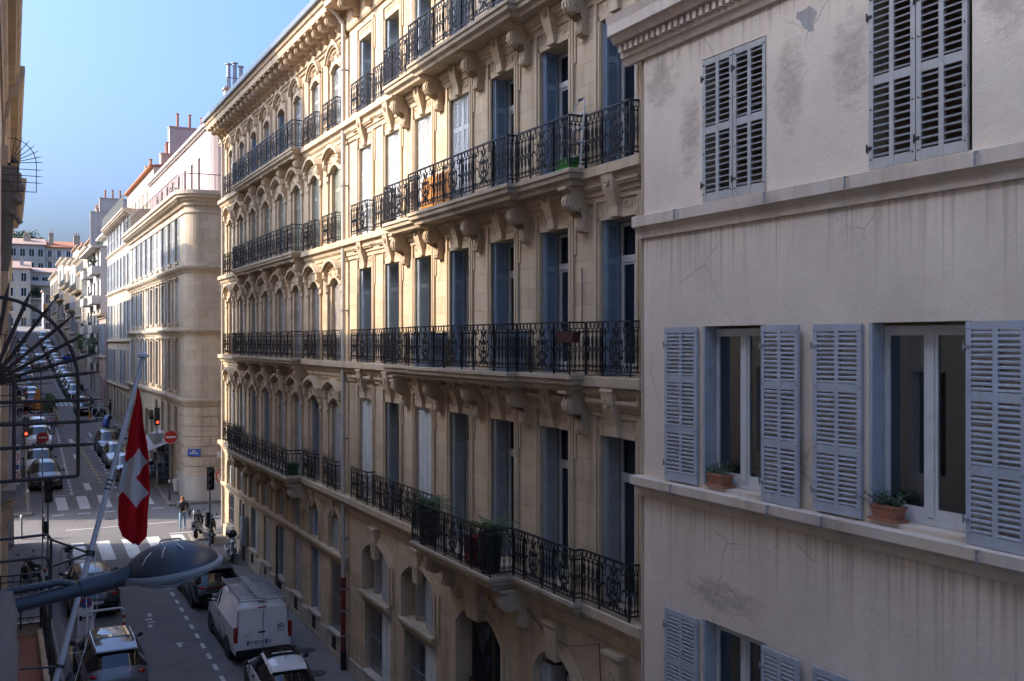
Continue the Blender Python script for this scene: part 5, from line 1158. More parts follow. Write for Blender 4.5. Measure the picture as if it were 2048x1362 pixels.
# hill and the wooded crest behind
m = MB(); N = 24
for i in range(N):
    for j in range(10):
        P = lambda i, j: (-120+i*10, 330+j*16, 22+24*math.exp(-((i-12.2)/6)**2)*min(1, j/4)-.0*j)
        m.quad(P(i, j), P(i+1, j), P(i+1, j+1), P(i, j+1))
struct(m.build('hill', M['ground'], smooth=60))
def tree(label, x, y, z, h, r, mat='pine', n=900, seed=1):
    rnd = random.Random(seed); t = thing('tree', label, 'tree', (x, y, z)); b = MB(); b.tube([(x, y, z), (x+.1, y, z+h*.4), (x, y+.2, z+h*.75)], .35, 7, False, .1)
    for k in range(6): a = k*1.05; b.tube([(x, y, z+h*.45), (x+math.cos(a)*r*.6, y+math.sin(a)*r*.6, z+h*(.65+.05*k))], .12, 5, False, .03)
    b.build('trunk', M['bark'], t); b = MB(); cl = [(rnd.gauss(0, .5)*r, rnd.gauss(0, .5)*r, h*rnd.uniform(.5, .95), r*rnd.uniform(.28, .5)) for _ in range(14)]
    for i in range(n):
        c = cl[i % 14]; v = Vector((rnd.gauss(0, 1), rnd.gauss(0, 1), rnd.gauss(0, 1))).normalized()*c[3]*rnd.random()**.35; p = Vector((x+c[0], y+c[1], z+c[2]))+v; u_ = Vector((rnd.gauss(0, 1), rnd.gauss(0, 1), rnd.gauss(0, .5))).normalized()*.45; v_ = u_.orthogonal().normalized()*.25; b.quad(p-u_, p-v_, p+u_, p+v_)
    b.build('crown', M[mat], t)
tree('broad dark tree on the hill crest, nearest the roofs', 6.5, 345, 36, 8.5, 4.5, seed=2); tree('rounded dark tree on the hill crest farther left', 2.2, 352, 37, 8.0, 4.5, seed=3); tree('small dark tree at the right edge of the hill crest clump', 10.2, 350, 36, 6.5, 3.6, seed=4)
M['bouncew'] = plaster('cream_bounce_render', (.74, .66, .54), stain=.2, streaks=.3, bs=.25)  # out-of-view left walls made extra pale to bounce light across the street
# ================================================================ left-hand side of the street
FL = Fr('L', None)
def left_house(label, Y0, Y1, ztop, zshade, mat, trim, cor=.45, corz=.9, levels=(3.2, 7.4, 11.2), name='left_house', g=None, hw=.5, dep=10):
    yc = (Y0+Y1)/2; H = thing(name, label, 'building', (XL(yc)-3, yc, gz(yc))); n = max(1, int((Y1-Y0)/2.6)); W = [Y0+(Y1-Y0)*(k+.5)/n for k in range(n)]
    ops = [(y-hw, y+hw, z, z+2.5, 0) for y in W for z in levels if z+3.0 < ztop-corz]
    m = MB(); wall_mesh(m, FL, Y0, Y1, gz(Y0)-1, ztop, ops, .3); shell(m, FL, Y0, Y1, gz(Y0)-1, ztop, dep); m.build('wall', M[mat], H)
    for o in ops: m = MB(); fbox(m, FL, o[0], o[1], -.25, -.22, o[2], o[3]); wo = m.build('window', M['dglass'], H); m = MB(); [fbox(m, FL, a, a+.07, -.22, -.17, o[2], o[3]) for a in (o[0], (o[0]+o[1])/2-.035, o[1]-.07)]; m.build('window_frame', M['frame'], wo)
    c = cor; z = ztop
    m = MB(); mould(m, FL, Y0, Y1, [(-.02, z-corz), (c*.12, z-corz), (c*.16, z-corz*.85), (c*.16, z-corz*.7), (c*.3, z-corz*.64), (c*.36, z-corz*.5), (c*.36, z-corz*.42), (c*.72, z-corz*.38), (c*.76, z-corz*.24), (c*.9, z-corz*.2), (c, z-corz*.06), (c, z), (-.02, z+.05)]); m.build('cornice', M[trim], H)
    if zshade > ztop: m = MB(); a0, a1 = Y0+.3, Y1-.3; m.hexa([FL(a0,-1.2,ztop),FL(a1,-1.2,ztop),FL(a1,-9.5,ztop),FL(a0,-9.5,ztop),FL(a0,-1.2,zshade),FL(a1,-1.2,zshade),FL(a1,-9.5,zshade),FL(a0,-9.5,zshade)]); at = m.build('shade_attic', M[mat], H); m = MB(); m.hexa([FL(a0-.2,-1.0,zshade),FL(a1+.2,-1.0,zshade),FL(a1+.2,-9.6,zshade),FL(a0-.2,-9.6,zshade),FL(a0-.2,-1.0,zshade+.15),FL(a1+.2,-1.0,zshade+.15),FL(a1+.2,-9.6,zshade+.9),FL(a0-.2,-9.6,zshade+.9)]); m.build('roof', M['tile'], at)  # unseen upper block added to throw shade on the facades opposite
    else: m = MB(); m.hexa([FL(Y0,.2,ztop+.05),FL(Y1,.2,ztop+.05),FL(Y1,-dep,ztop+.05),FL(Y0,-dep,ztop+.05),FL(Y0,.2,ztop+.12),FL(Y1,.2,ztop+.12),FL(Y1,-dep,ztop+.15*dep),FL(Y0,-dep,ztop+.15*dep)]); m.build('roof', M['tile'], H)
    return H
L1 = left_house('stone house at the left edge whose ledge and balcony jut into view', -7, 15.5, 17.0, 23.9, 'bouncew', 'stoneG', .3, .8)
L2 = left_house('tall brown stone house with deep layered cornice at the left edge', 15.52, 26.7, 17.35, 26.4, 'bouncew', 'stoneT', .40, 1.5)
L2b = left_house('stone house with stepped layered cornice and carved console at the left edge', 26.72, 40.3, 17.25, 17.25, 'stoneD', 'stoneT', .50, 1.9)
L3 = left_house('ochre plastered house with jutting cornice at the left corner of the side street', 40.32, 52.6, 16.55, 28.2, 'stoneL', 'stoneL', .70, 1.5)
left_house('left house beyond the side street with flat roof', 58.4, 71, 22.1, 22.1, 'tan', 'stoneT', .4, levels=(5, 9, 13, 16.5), name='left_far_house', dep=2.6)
left_house('low left house in a gap between taller roofs', 71.02, 80.5, 13.2, 13.2, 'far2', 'stoneT', .3, levels=(5.2,), name='left_far_house')
left_house('left house of middle height past the low gap', 80.52, 93, 19.7, 19.7, 'cream', 'stoneT', .4, levels=(6, 9.5, 13), name='left_far_house')
left_house('plain cream left house beside the terrace tables', 93.02, 118, 17.8, 17.8, 'cream', 'stoneT', .3, levels=(7, 10.5), name='left_far_house')
left_house('tan left house up the hill above the terrace', 118.02, 150, 19.0, 19.0, 'tan', 'stoneT', .3, levels=(9, 12.5), name='left_far_house')
left_house('left house high up the hill', 150.02, 190, 22.0, 22.0, 'far2', 'stoneT', .3, levels=(12, 15.5), name='left_far_house')
left_house('last left house before the road bends', 190.02, 240, 24.0, 24.0, 'tan', 'stoneT', .3, levels=(15, 18), name='left_far_house')
# chimneys on the low roof that throw narrow shadows across
for y in (32.9, 36.2): chimney(L2b, .1-.0, y, 17.2, 18.5, .35, .16, 'stoneT', 1, 'terra', .5)
# balcony slab with consoles on the next bays, string course lower down
m = MB(); mould(m, FL, 24.2, 40, cprof(7.1, 7.42, .30)); m.build('ledge', M['stoneG'], L2b)
m = MB(); mould(m, FL, 40.4, 52.5, cprof(7.0, 7.4, .22)); m.build('ledge', M['stoneG'], L3)
m = MB(); mould(m, FL, 41, 52.4, cprof(2.9, 3.2, .3)); m.build('string_course', M['stoneG'], L3)
for y in (24.6, 27.0): inst('corbel', CC[True], L2b, FL(y, 0, 7.1), R(90), (1, .5, 1))
# carved console (drapery, scrolls) carrying a pilaster
b = MB(); cx, cy = XL(25.2)+.12, 25.2
b.loft([[(XL(cy)-.05, cy-w_, z), (cx+d, cy-w_, z), (cx+d, cy+w_, z), (XL(cy)-.05, cy+w_, z)] for w_, d, z in ((.12, .02, 12.2), (.16, .08, 12.5), (.17, .12, 13.3), (.24, .16, 13.5), (.22, .2, 14.1), (.3, .24, 14.4), (.3, .24, 14.55))])
for i in range(26): b.ball((cx+.1+random.uniform(-.05, .16), cy+random.uniform(-.28, .2), 13.5+random.random()*.95), random.uniform(.05, .12), 7, 5)
for s in (-1, 1): b.tube([(cx+.2+p[0]*.3, cy+s*.2+p[0]*.4, 14.1+p[2]) for p in spiral(0, 0, .2, 0, 1.6, 12)], .05, 6)
b.tube([(cx+.02, cy-.25, 14.3), (cx+.26, cy-.2, 13.9), (cx+.1, cy-.16, 13.55), (cx+.28, cy-.1, 13.3)], .06, 6); b.build('carved_console', M['stoneG'], L2b, smooth=40)
b = MB(); fbox(b, FL, 24.9, 25.5, -.02, .14, 0, 12.2); fbox(b, FL, 24.9, 25.5, -.02, .14, 14.55, 15.0); b.build('pilaster', M['stoneT'], L2b)
# electrical cabinet far on the left wall
b = MB(); b.box(XL(52.3)-.05, XL(52.3)+.22, 52.0, 52.4, 11.0, 11.9); b.build('wall_cabinet', M['zinc'], L3)
# near stone ledge of the house the camera looks from
b = MB(); b.loft([[(-.35, y0_, z) for y0_ in (0,)]]) if False else None
prof = [(-.05, 8.3), (.15, 8.3), (.17, 8.6), (.2, 8.9), (.19, 9.05), (.215, 9.12), (.22, 9.2), (.24, 9.3), (.235, 9.36), (.24, 9.42), (.22, 9.46), (.15, 9.47), (-.05, 9.47)]
m = MB(); rj = random.Random(4); rg = []
for k in range(40):
    a_ = 1.5+3.8*k/39; rg.append([FL(a_, w_-.02+rj.gauss(0, .004)-(.02 if k in (11, 12, 25) else 0), z+rj.gauss(0, .004)) for w_, z in prof])
m.loft(rg); m.build('ledge', M['ledgeD'], L1, smooth=50)
# lower balcony with ornate end panel and long handrail
b = MB(); b.box(-.3, .80, 11.5, 21.2, 4.85, 5.08); b.box(.66, .80, 11.5, 21.2, 5.08, 5.16); b.box(-.3, .80, 21.06, 21.2, 5.08, 5.3); lb = b.build('balcony', M['stoneD'], L1)
tb = MB(); tb.box(0, .145, 0, .145, 0, .012); tmz = tb.build('floor_tile', M['terra'], mesh_only=True)
for i in range(6):
    for j in range(36): inst('floor_tile', tmz, lb, (-.24+i*.15, 15.6+j*.15, 5.081))
b = MB(); T = lambda p, r=.012: b.tube(p, r, 4)
for z in (5.3, 5.42, 6.12, 6.24): b.box(.02, .74, 21.0, 21.03, z-.012, z+.012)
for x in (.04, .38, .72): b.box(x-.014, x+.014, 20.99, 21.04, 5.2, 6.26)
for cx in (.21, .55):
    for k in range(8): a = k*.785; T([(cx, 21.015, 5.8), (cx+.14*math.cos(a), 21.015, 5.8+.24*math.sin(a))], .009); T([(cx+.1*math.cos(a+.39)+p[0], 21.015, 5.8+.2*math.sin(a+.39)+p[2]) for p in spiral(0, 0, .05, a, 1.3, 9)], .009)
    b.tube([(cx+.05*math.cos(t*.7), 21.015, 5.36+.045*math.sin(t*.7)) for t in range(9)], .008, 4, True); b.ball((cx, 21.015, 5.8), .03, 6, 4)
for x in (.21, .55): b.tube([(x+.06*math.cos(t*.7), 21.015, 6.18+.05*math.sin(t*.7)) for t in range(9)], .008, 4, True)
b.build('railing_panel', M['iron'], lb)
b = MB(); b.tube([(.74, 11.6, 6.27), (.74, 21.02, 6.27)], .035, 8); b.build('handrail', M['irong'], lb)
railing(lb, [(.74, 20.9), (.74, 11.7)], 5.25)

# ---------------------------------------------------------------- spiked fan barriers on the left facade
def fan(label, X0, Y, zc, s=1.0, mat='rust', thick=1.0):
    """defensive iron fan: plane across the facade; hub at (X0,zc)"""
    t = thing('spiked_fan_barrier', label, 'barrier', (X0, Y, zc))
    Rr = .74*s
    b = MB(); pts = [(X0+Rr*math.cos(R(a))*.98, Y, zc+Rr*math.sin(R(a))*1.05) for a in range(96, -1, -8)]+[(X0+Rr*.98, Y, zc-.28*s), (X0+Rr*.98, Y, zc-.86*s)]
    b.tube(pts, .013*s*thick, 6); b.tube([(X0-.25*s, Y, zc-.88*s), (X0+Rr*.98, Y, zc-.86*s)], .013*s*thick, 6)
    ri = .2*s; b.tube([(X0+ri*math.cos(R(a)), Y, zc+ri*math.sin(R(a))) for a in range(90, -1, -15)]+[(X0+ri, Y, zc-.86*s)], .012*s*thick, 5); b.build('hoop', M[mat], t)
    def sp(p, q):
        m = MB(); m.tube([p, tuple(p[i]+(q[i]-p[i])*.86 for i in range(3))], .0125*s*thick, 6); m.tube([tuple(p[i]+(q[i]-p[i])*.84 for i in range(3)), q], .015*s*thick, 6, False, .001); m.build('spike', M[mat], t)
    for a in (80, 68, 55, 42, 29.5, 17, 6): L = (.93 if a > 20 else .95)*s; sp((X0-.1*s*math.cos(R(a)), Y, zc-.1*s*math.sin(R(a))), (X0+L*math.cos(R(a)), Y, zc+L*math.sin(R(a))))
    for dz in (-.17, -.37, -.58): sp((X0-.25*s, Y, zc+dz*s), (X0+.94*s, Y, zc+(dz+.01)*s))
    return t
fan('large dark spiked iron fan jutting from the left edge in front of the street', -.065, 9.2, 10.30, .92, 'rust', 1.4)
fan('smaller spiked iron fan seen through the large one', .0, 19.3, 10.05, .92, 'rust', .8)
fan('thin spiked iron fan against the sky high on the left facade', .23, 23.0, 14.31, .66, 'iron', 1.0)
# ---------------------------------------------------------------- street lamp reaching in from the left
lp = thing('street_lamp', 'dark blue domed street lamp on a horizontal arm in the lower left', 'street lamp', (-.16, 6.0, 9.27))
def lathe_t(prof, c, n=28, tilt=0, mat=None, name='', parent=None, sq=(1, 1)):
    b = MB(); b.lathe([(r_*.94, h_*.97) for r_, h_ in prof], n, (0, 0, 0), 'z', sq); b.xf(Matrix.Translation(c) @ Matrix.Rotation(tilt, 4, 'Y')); return b.build(name, M[mat], parent, smooth=35)
lc = (.90, 6.08, 9.33); tl = R(-7)
lathe_t([(.262, .005), (.262, .02), (.255, .035), (.243, .055), (.215, .085), (.17, .115), (.12, .137), (.06, .152), (.012, .156)], lc, 32, tl, 'lamp', 'dome', lp, (1.08, .95))
lathe_t([(.1, -.045), (.24, -.035), (.285, -.02), (.292, .0), (.285, .012), (.262, .02)], lc, 32, tl, 'lampl', 'rim', lp, (1.06, .95))
lathe_t([(.02, -.10), (.12, -.09), (.2, -.06), (.22, -.04), (.1, -.042)], lc, 24, tl, 'glass', 'lens', lp, (1.06, .95))
b = MB(); b.tube([(-.16, 5.9, 9.215), (.05, 5.93, 9.24), (.43, 6.0, 9.285)], .040, 12); b.build('arm', M['lamp'], lp, smooth=50)
b = MB(); b.tube([(-.16, 5.9, 9.30), (.1, 5.94, 9.325), (.30, 5.98, 9.335), (.38, 6.0, 9.31)], .019, 8); b.build('upper_strut', M['lamp'], lp, smooth=50)
b = MB(); b.tube([(.40, 6.0, 9.282), (.57, 6.03, 9.305)], .052, 12); b.tube([(.57, 6.03, 9.305), (.66, 6.05, 9.32)], .046, 12, False, .06); b.build('collar', M['lamp'], lp, smooth=50)
for k_, (az, r0, r1_) in enumerate(((-1.9, .1, .2), (-1.2, .09, .17), (-2.4, .15, .23))):
    b = MB(); pts_ = []
    for q_ in range(6):
        rr_ = r0+(r1_-r0)*q_/5; hh_ = .158*math.sqrt(max(0, 1-(rr_/.262)**2.3))+.002; pts_.append((rr_*1.08*math.cos(az+.01*math.sin(q_*2)), rr_*.95*math.sin(az+.01*math.sin(q_*2)), hh_))
    pts_ = [(q_[0]*.94, q_[1]*.94, q_[2]*.97) for q_ in pts_]; b.tube(pts_, .004, 4, False, .0015); b.xf(Matrix.Translation(lc) @ Matrix.Rotation(tl, 4, 'Y')); b.build('bird_dropping', M['signw'], lp)
b = MB(); b.box(-.2, -.12, 5.8, 6.0, 9.1, 9.42); b.build('wall_plate', M['lamp'], lp)
# ---------------------------------------------------------------- flag, flagpole and its stay frame
fp = thing('flagpole', 'slanting pale grey flagpole with small finial at the lower left', 'flagpole', (.38, 11.9, 6.3))
pb, pt = Vector((.40, 11.9, 6.35)), Vector((1.62, 13.3, 10.44))
b = MB(); b.tube([pb, pt], .037, 10, False, .026); b.build('pole', M['pole'], fp, smooth=50)
b = MB(); d = (pt-pb).normalized(); b.lathe([(.02, 0), (.075, .008), (.08, .02), (.05, .05), (.01, .065)], 12, tuple(pt)); b.build('finial', M['pole'], fp)
cl = pb.lerp(pt, .45); b = MB(); b.tube([cl-d*.03, cl+d*.03], .052, 8); b.build('clamp', M['iron'], fp)
b = MB(); q2 = pb.lerp(pt, .17); b.tube([q2-d*.02, q2+d*.02], .05, 8); b.tube([q2, q2+Vector((-.4, .1, 0))], .012, 5); b.build('lower_clamp', M['iron'], fp)
for k in (.62, .632, .644): q3 = pb.lerp(pt, k); b = MB(); b.tube([q3-d*.006, q3+d*.012], .0345, 8); b.build('tape', M['black'], fp)
b = MB(); b.tube([pb+Vector((.03, -.03, -.3)), pb+Vector((.12, -.02, .2)), pb+Vector((.34, .15, .62))], .06, 6, False, .05); b.build('socket', M['black'], fp)
fr = thing('stay_frame', 'two bent black iron hoops bracing the flagpole at the lower left', 'bracket', (-.1, 12, 7.5))
for y, z, x1 in ((12.35, 8.48, .53), (11.7, 8.36, .49)):
    b = MB(); b.tube([(-.15, y, z-.02), (x1-.06, y, z), (x1-.02, y, z-.02), (x1, y, z-.07), (x1, y, z-.95)], .016, 6); b.build('hoop', M['iron'], fr)
for y, z, x1 in ((12.35, 8.42, .53), (11.7, 8.25, .49)): b = MB(); b.tube([(x1, y, z), cl], .014, 6); b.build('strut', M['iron'], fr)
# cord
b = MB(); q = pb.lerp(pt, .97); b.tube([q, pb.lerp(pt, .7)+Vector((.045, -.02, 0)), pb.lerp(pt, .45)+Vector((.05, -.03, 0)), pb.lerp(pt, .35)+Vector((.18, -.05, -.2)), pb+Vector((.33, -.05, .55)), pb+Vector((.2, 0, -.2))], .0028, 4); b.tube([pb.lerp(pt, .37)+Vector((.04, -.05, 0)), pb.lerp(pt, .3)+Vector((.13, -.05, -.1)), pb.lerp(pt, .22)+Vector((.2, -.05, -.08)), pb.lerp(pt, .2)+Vector((.05, 0, 0))], .004, 4); b.build('cord', M['signw'], fp)
# flag: hangs from the top of the pole, folded; white cross on red
def cross_mat():
    t = NT('swiss_flag_cloth'); uv = t.n('UVMap'); sp = t.n('SeparateXYZ', {0: uv.outputs[0]})
    def band_(o, lo, hi): return t.n('Math', {0: t.n('Math', {0: o, 1: lo}, operation='GREATER_THAN').outputs[0], 1: t.n('Math', {0: o, 1: hi}, operation='LESS_THAN').outputs[0]}, operation='MULTIPLY').outputs[0]
    u, v = sp.outputs[0], sp.outputs[1]
    a = t.n('Math', {0: band_(u, .19, .81), 1: band_(v, .405, .595)}, operation='MULTIPLY').outputs[0]; b_ = t.n('Math', {0: band_(u, .405, .595), 1: band_(v, .19, .81)}, operation='MULTIPLY').outputs[0]
    f = t.n('Math', {0: a, 1: b_}, operation='MAXIMUM').outputs[0]
    col = t.mix(f, (.50, .012, .02, 1), (.55, .55, .57, 1)); t.fin(col, .8, t.noise(160, t.pos(), 2), .15, .004, spec=.2)
    tr = t.n('BsdfTranslucent', {'Color': col}); mx = t.n('MixShader', {0: .28, 1: t.b.outputs[0], 2: tr.outputs[0]}); t.t.links.new(mx.outputs[0], t.out.inputs[0]); return t.m
fg = thing('flag', 'red flag with white cross hanging in folds from the pole', 'flag', (1.5, 13.2, 8.2))
NU, NV = 44, 60
# the square cloth hangs from its upper corner; outline measured as widths along its drop
# square cloth held at corner (u=0,v=1); its diagonal hangs down; columns fold together
top = Vector((1.555, 13.22, 10.05)); H_ = 1.93
# outline by height fraction: left edge, right edge (metres from hanging line), depth folds
OUT = [(0, -.015, .015), (.12, -.06, .05), (.3, -.12, .10), (.5, -.17, .15), (.62, -.235, .16), (.75, -.25, .155), (.88, -.25, .15), (.95, -.2, .13), (1.0, -.06, .02)]
def out(f):
    for (a, l, r_), (a2, l2, r2) in zip(OUT, OUT[1:]):
        if f <= a2: t_ = (f-a)/(a2-a); return l+(l2-l)*t_, r_+(r2-r_)*t_
    return OUT[-1][1:]
vs_, fs_, uvs = [], [], []
for j in range(NV+1):
    f = j/NV; l, r_ = out(f)
    for i in range(NU+1):
        g = i/NU; x = top.x+(l+(r_-l)*g)*.86-.02*f; yy = top.y+(.06*math.sin(g*9+f*2+.5*math.sin(f*7))+.05*math.sin(g*4.2+1)+.016*math.sin(g*23+f*5)+.012*math.sin(g*13-f*17)*f)*min(1, f*3); x += .012*math.sin(f*9+g*3)*f+.006*math.sin(f*21); z = top.z-H_*f
        vs_.append((x, yy, z))
        # cloth coordinates: diagonal runs down; g sweeps across the diamond
        uvs.append((.5+(f-.57)*1.05+.24*(g-.12), .5-(f-.57)*1.05+.24*(g-.12)))
for j in range(NV):
    for i in range(NU): a = j*(NU+1)+i; fs_.append((a, a+1, a+NU+2, a+NU+1))
me = bpy.data.meshes.new('cloth'); me.from_pydata(vs_, [], fs_); uvl = me.uv_layers.new(name='UVMap')
for lp_ in me.loops: uvl.data[lp_.index].uv = uvs[lp_.vertex_index]
me.materials.append(cross_mat()); me.shade_smooth(); o = inst('cloth', me, fg)
sm_ = o.modifiers.new('thick', 'SOLIDIFY'); sm_.thickness = .003
# ================================================================ vehicles
CARS = {
 # L, W, stations (dist from front, z bottom, z belt, z top, half-width factor top, hw factor), indices: cowl, roof front, roof rear, tail
 'hatch': (4.15, 1.76, [(0, .38, .55, .62, .55, .72), (.12, .24, .66, .74, .66, .88), (.55, .2, .78, .86, .74, .98), (1.12, .2, .90, .95, .80, 1), (1.85, .2, .95, 1.41, .62, 1), (2.5, .2, .97, 1.47, .64, 1), (3.25, .2, .98, 1.44, .62, 1), (3.62, .22, .98, 1.36, .60, .98), (4.0, .26, .90, .97, .72, .95), (4.12, .3, .70, .82, .74, .9), (4.15, .4, .5, .55, .7, .84)], (3, 4, 7, 8)),
 'suv': (4.3, 1.82, [(0, .42, .66, .74, .55, .76), (.1, .3, .82, .92, .68, .9), (.5, .26, .94, 1.02, .76, .98), (1.15, .26, 1.02, 1.07, .82, 1), (1.8, .26, 1.06, 1.56, .64, 1), (2.5, .26, 1.08, 1.63, .66, 1), (3.5, .26, 1.08, 1.60, .65, 1), (3.85, .28, 1.08, 1.52, .63, .98), (4.15, .3, 1.0, 1.06, .78, .96), (4.27, .36, .8, .92, .78, .92), (4.3, .46, .6, .64, .72, .86)], (3, 4, 7, 8)),
 'mini': (3.55, 1.63, [(0, .36, .5, .6, .55, .72), (.1, .24, .66, .76, .66, .9), (.45, .2, .82, .90, .74, .98), (.85, .2, .92, .97, .80, 1), (1.45, .2, .95, 1.40, .62, 1), (2.0, .2, .96, 1.48, .66, 1), (2.7, .2, .96, 1.42, .64, 1), (3.02, .22, .95, 1.32, .60, .98), (3.4, .26, .86, .93, .74, .93), (3.52, .3, .68, .78, .72, .88), (3.55, .4, .5, .54, .66, .8)], (3, 4, 7, 8)),
 'van': (4.9, 1.92, [(0, .42, .7, .8, .6, .78), (.1, .3, .9, 1.0, .72, .92), (.5, .26, 1.05, 1.13, .8, .98), (.95, .26, 1.16, 1.22, .86, 1), (1.7, .26, 1.2, 1.82, .72, 1), (2.3, .26, 1.22, 1.92, .76, 1), (3.6, .26, 1.22, 1.94, .78, 1), (4.7, .28, 1.22, 1.92, .80, 1), (4.84, .3, 1.2, 1.84, .80, .98), (4.88, .34, 1.0, 1.5, .84, .96), (4.9, .44, .7, .9, .85, .93)], (3, 4, 7, 8)),
}
def car_template(kind, paint_mat, front_grille=True):
    """returns list of (name, mesh, loc, children) in car space: +y front, z up, origin on the ground under the middle"""
    L, W, ST_, (ic, irf, irr, it) = CARS[kind]; hw = W/2
    body, ws, rw, sw, sw2 = MB(), MB(), MB(), MB(), MB(); rows = []
    for s, zb, zl, zt, wt, wf in ST_:
        y = L/2-s; w_ = hw*wf; k = zt-zl; e = min(.06, k*.4)
        half = [(w_*.90, zb), (w_*.985, zb+.12), (w_*1.0, zb+(zl-zb)*.55), (w_*.965, zl-.02), (w_*.93, zl+.015), (w_*wt+ (w_*.93-w_*wt)*.12, zt-e*1.6), (w_*wt*.93, zt-e*.5), (w_*wt*.5, zt+.012), (0, zt+.02)]
        rows.append([(x, y, z) for x, z in half]+[(-x, y, z) for x, z in half[-2::-1]])
    n = len(rows[0]); van = kind == 'van'
    for i in range(len(rows)-1):
        for j in range(n-1):
            jj = j if j < 8 else 15-j; q = (rows[i][j], rows[i][j+1], rows[i+1][j+1], rows[i+1][j])
            if jj == 4 and (ic <= i < it) and not (van and i >= irf): t = sw if j < 8 else sw2
            elif jj in (5, 6, 7) and i == ic: t = ws
            elif jj in (5, 6, 7) and i == irr and not van: t = rw
            else: t = body
            t.quad(*q)
    body.poly(rows[0]); body.poly(rows[-1][::-1])
    for m_ in (ws, rw, sw):   # merge nothing; panes sit 4 mm proud
        pass
    out = [('body', body.build('body', paint_mat, mesh_only=True), [])]
    me = out[0][1]; import bmesh
    def weld(me, ang=32):
        bm = bmesh.new(); bm.from_mesh(me); bmesh.ops.remove_doubles(bm, verts=bm.verts, dist=1e-4); bm.to_mesh(me); bm.free(); me.shade_smooth(); me.set_sharp_from_angle(angle=R(ang)); return me
    weld(me, 38)
    out.append(('windscreen', weld(ws.build('windscreen', M['cglass'], mesh_only=True)), []))
    if rw.v: out.append(('rear_window', weld(rw.build('rear_window', M['cglass'], mesh_only=True)), []))
    out.append(('side_window', weld(sw.build('side_window', M['cglass'], mesh_only=True)), [])); out.append(('side_window', weld(sw2.build('side_window', M['cglass'], mesh_only=True)), []))
    # pillars between side panes
    pb_ = MB()
    def sidebar(y, zl, zt, xw, xt, wd):
        for s in (1, -1): pb_.hexa([(s*(xw-.01), y-wd, zl), (s*(xw+.012), y-wd, zl), (s*(xw+.012), y+wd, zl), (s*(xw-.01), y+wd, zl), (s*(xt-.01), y-wd, zt), (s*(xt+.014), y-wd, zt), (s*(xt+.014), y+wd, zt), (s*(xt-.01), y+wd, zt)])
    def at(s):
        for a, b in zip(ST_, ST_[1:]):
            if s <= b[0]:
                t = (s-a[0])/(b[0]-a[0]); v = [a[k]+(b[k]-a[k])*t for k in range(6)]; return v
        return ST_[-1]
    for s in ((1.95 if van else .49*L), (.72*L if not van else None)):
        if s is None: continue
        v = at(s); sidebar(L/2-s, v[2]+.01, v[3]-.07, hw*.93, hw*v[4]+(hw*.93-hw*v[4])*.12, .05)
    out.append(('pillar', pb_.build('pillar', M['black'], mesh_only=True), []))
    # seams / sills
    sm = MB()
    for s in (1, -1):
        sm.box(min(s*hw*.96, s*hw*.99), max(s*hw*.96, s*hw*.99), -L*.26, L*.26, .2, .3)
        for yy in (L*.19, -L*.04, -L*.2): sm.box(min(s*hw*.97, s*(hw*1.0+.003)), max(s*hw*.97, s*(hw+.003)), yy-.006, yy+.006, .4, .9)
    out.append(('sill_trim', sm.build('sill_trim', M['black'], mesh_only=True), []))
    r = .33 if kind in ('suv', 'van') else .30
    ty = MB(); ty.lathe([(r*.6, -.1), (r*.95, -.105), (r, -.08), (r, .08), (r*.95, .105), (r*.6, .1)], 20, (0, 0, 0), 'x'); tm_ = ty.build('tyre', M['rubber'], mesh_only=True, smooth=40)
    ri = MB(); ri.lathe([(.05, -.085), (r*.62, -.09), (r*.62, .09), (.05, .085)], 16, (0, 0, 0), 'x')
    for k in range(5): a = k*1.257; ri.box(-.1, .1, -.03, .03, 0, r*.55); nv = 8; ri.v[-nv:] = [(p[0], p[1]*math.cos(a)-p[2]*math.sin(a), p[1]*math.sin(a)+p[2]*math.cos(a)) for p in ri.v[-nv:]]
    rm_ = ri.build('rim', M['alu'], mesh_only=True)
    am = MB(); am.lathe([(.02, -.05), (r+.07, -.05), (r+.07, .05), (.02, .05)], 20, (0, 0, 0), 'x'); amm = am.build('wheel_arch', M['black'], mesh_only=True)
    wl = []
    for sx in (1, -1):
        for yy in (L*.31, -L*.29): wl.append(((sx*(hw-.10), yy, r), (sx*(hw-.045), yy, r+.02)))
    out.append(('WHEELS', (tm_, rm_, amm, wl), []))
    def small(name, boxes, mat):
        b = MB()
        for x0, x1, y0, y1, z0, z1 in boxes: b.box(x0, x1, y0, y1, z0, z1)
        out.append((name, b.build(name, mat, mesh_only=True), []))
    f = L/2; rr = -L/2; zl = ST_[2][2]; z1 = ST_[1][3]; zr = ST_[-2][2]
    for s in (1, -1):
        hl = MB(); hl.ball((s*hw*.66, f-.20, z1-.1), .13, 10, 6, (1.35, 1.2, .55)); out.append(('headlight', hl.build('headlight', M['head'], mesh_only=True, smooth=40), []))
        if van: small('tail_light', [(min(s*hw*.86, s*hw*.985), max(s*hw*.86, s*hw*.985), rr+.0-.015, rr+.12, .78, 1.28)], M['tail'])
        else: tl_ = MB(); tl_.ball((s*hw*.70, rr+.12, zr+.08), .12, 10, 6, (1.3, .9, .7)); out.append(('tail_light', tl_.build('tail_light', M['tail'], mesh_only=True, smooth=40), []))
        mr = MB(); mr.ball((s*(hw+.10), L/2-ST_[ic][0]-.28, ST_[ic][2]+.08), .09, 8, 6, (1, .6, .75)); mr.box(*sorted((s*(hw*.92), s*(hw+.06))), L/2-ST_[ic][0]-.31, L/2-ST_[ic][0]-.25, ST_[ic][2]+.02, ST_[ic][2]+.06); out.append(('mirror', mr.build('mirror', M['black'], mesh_only=True, smooth=40), []))
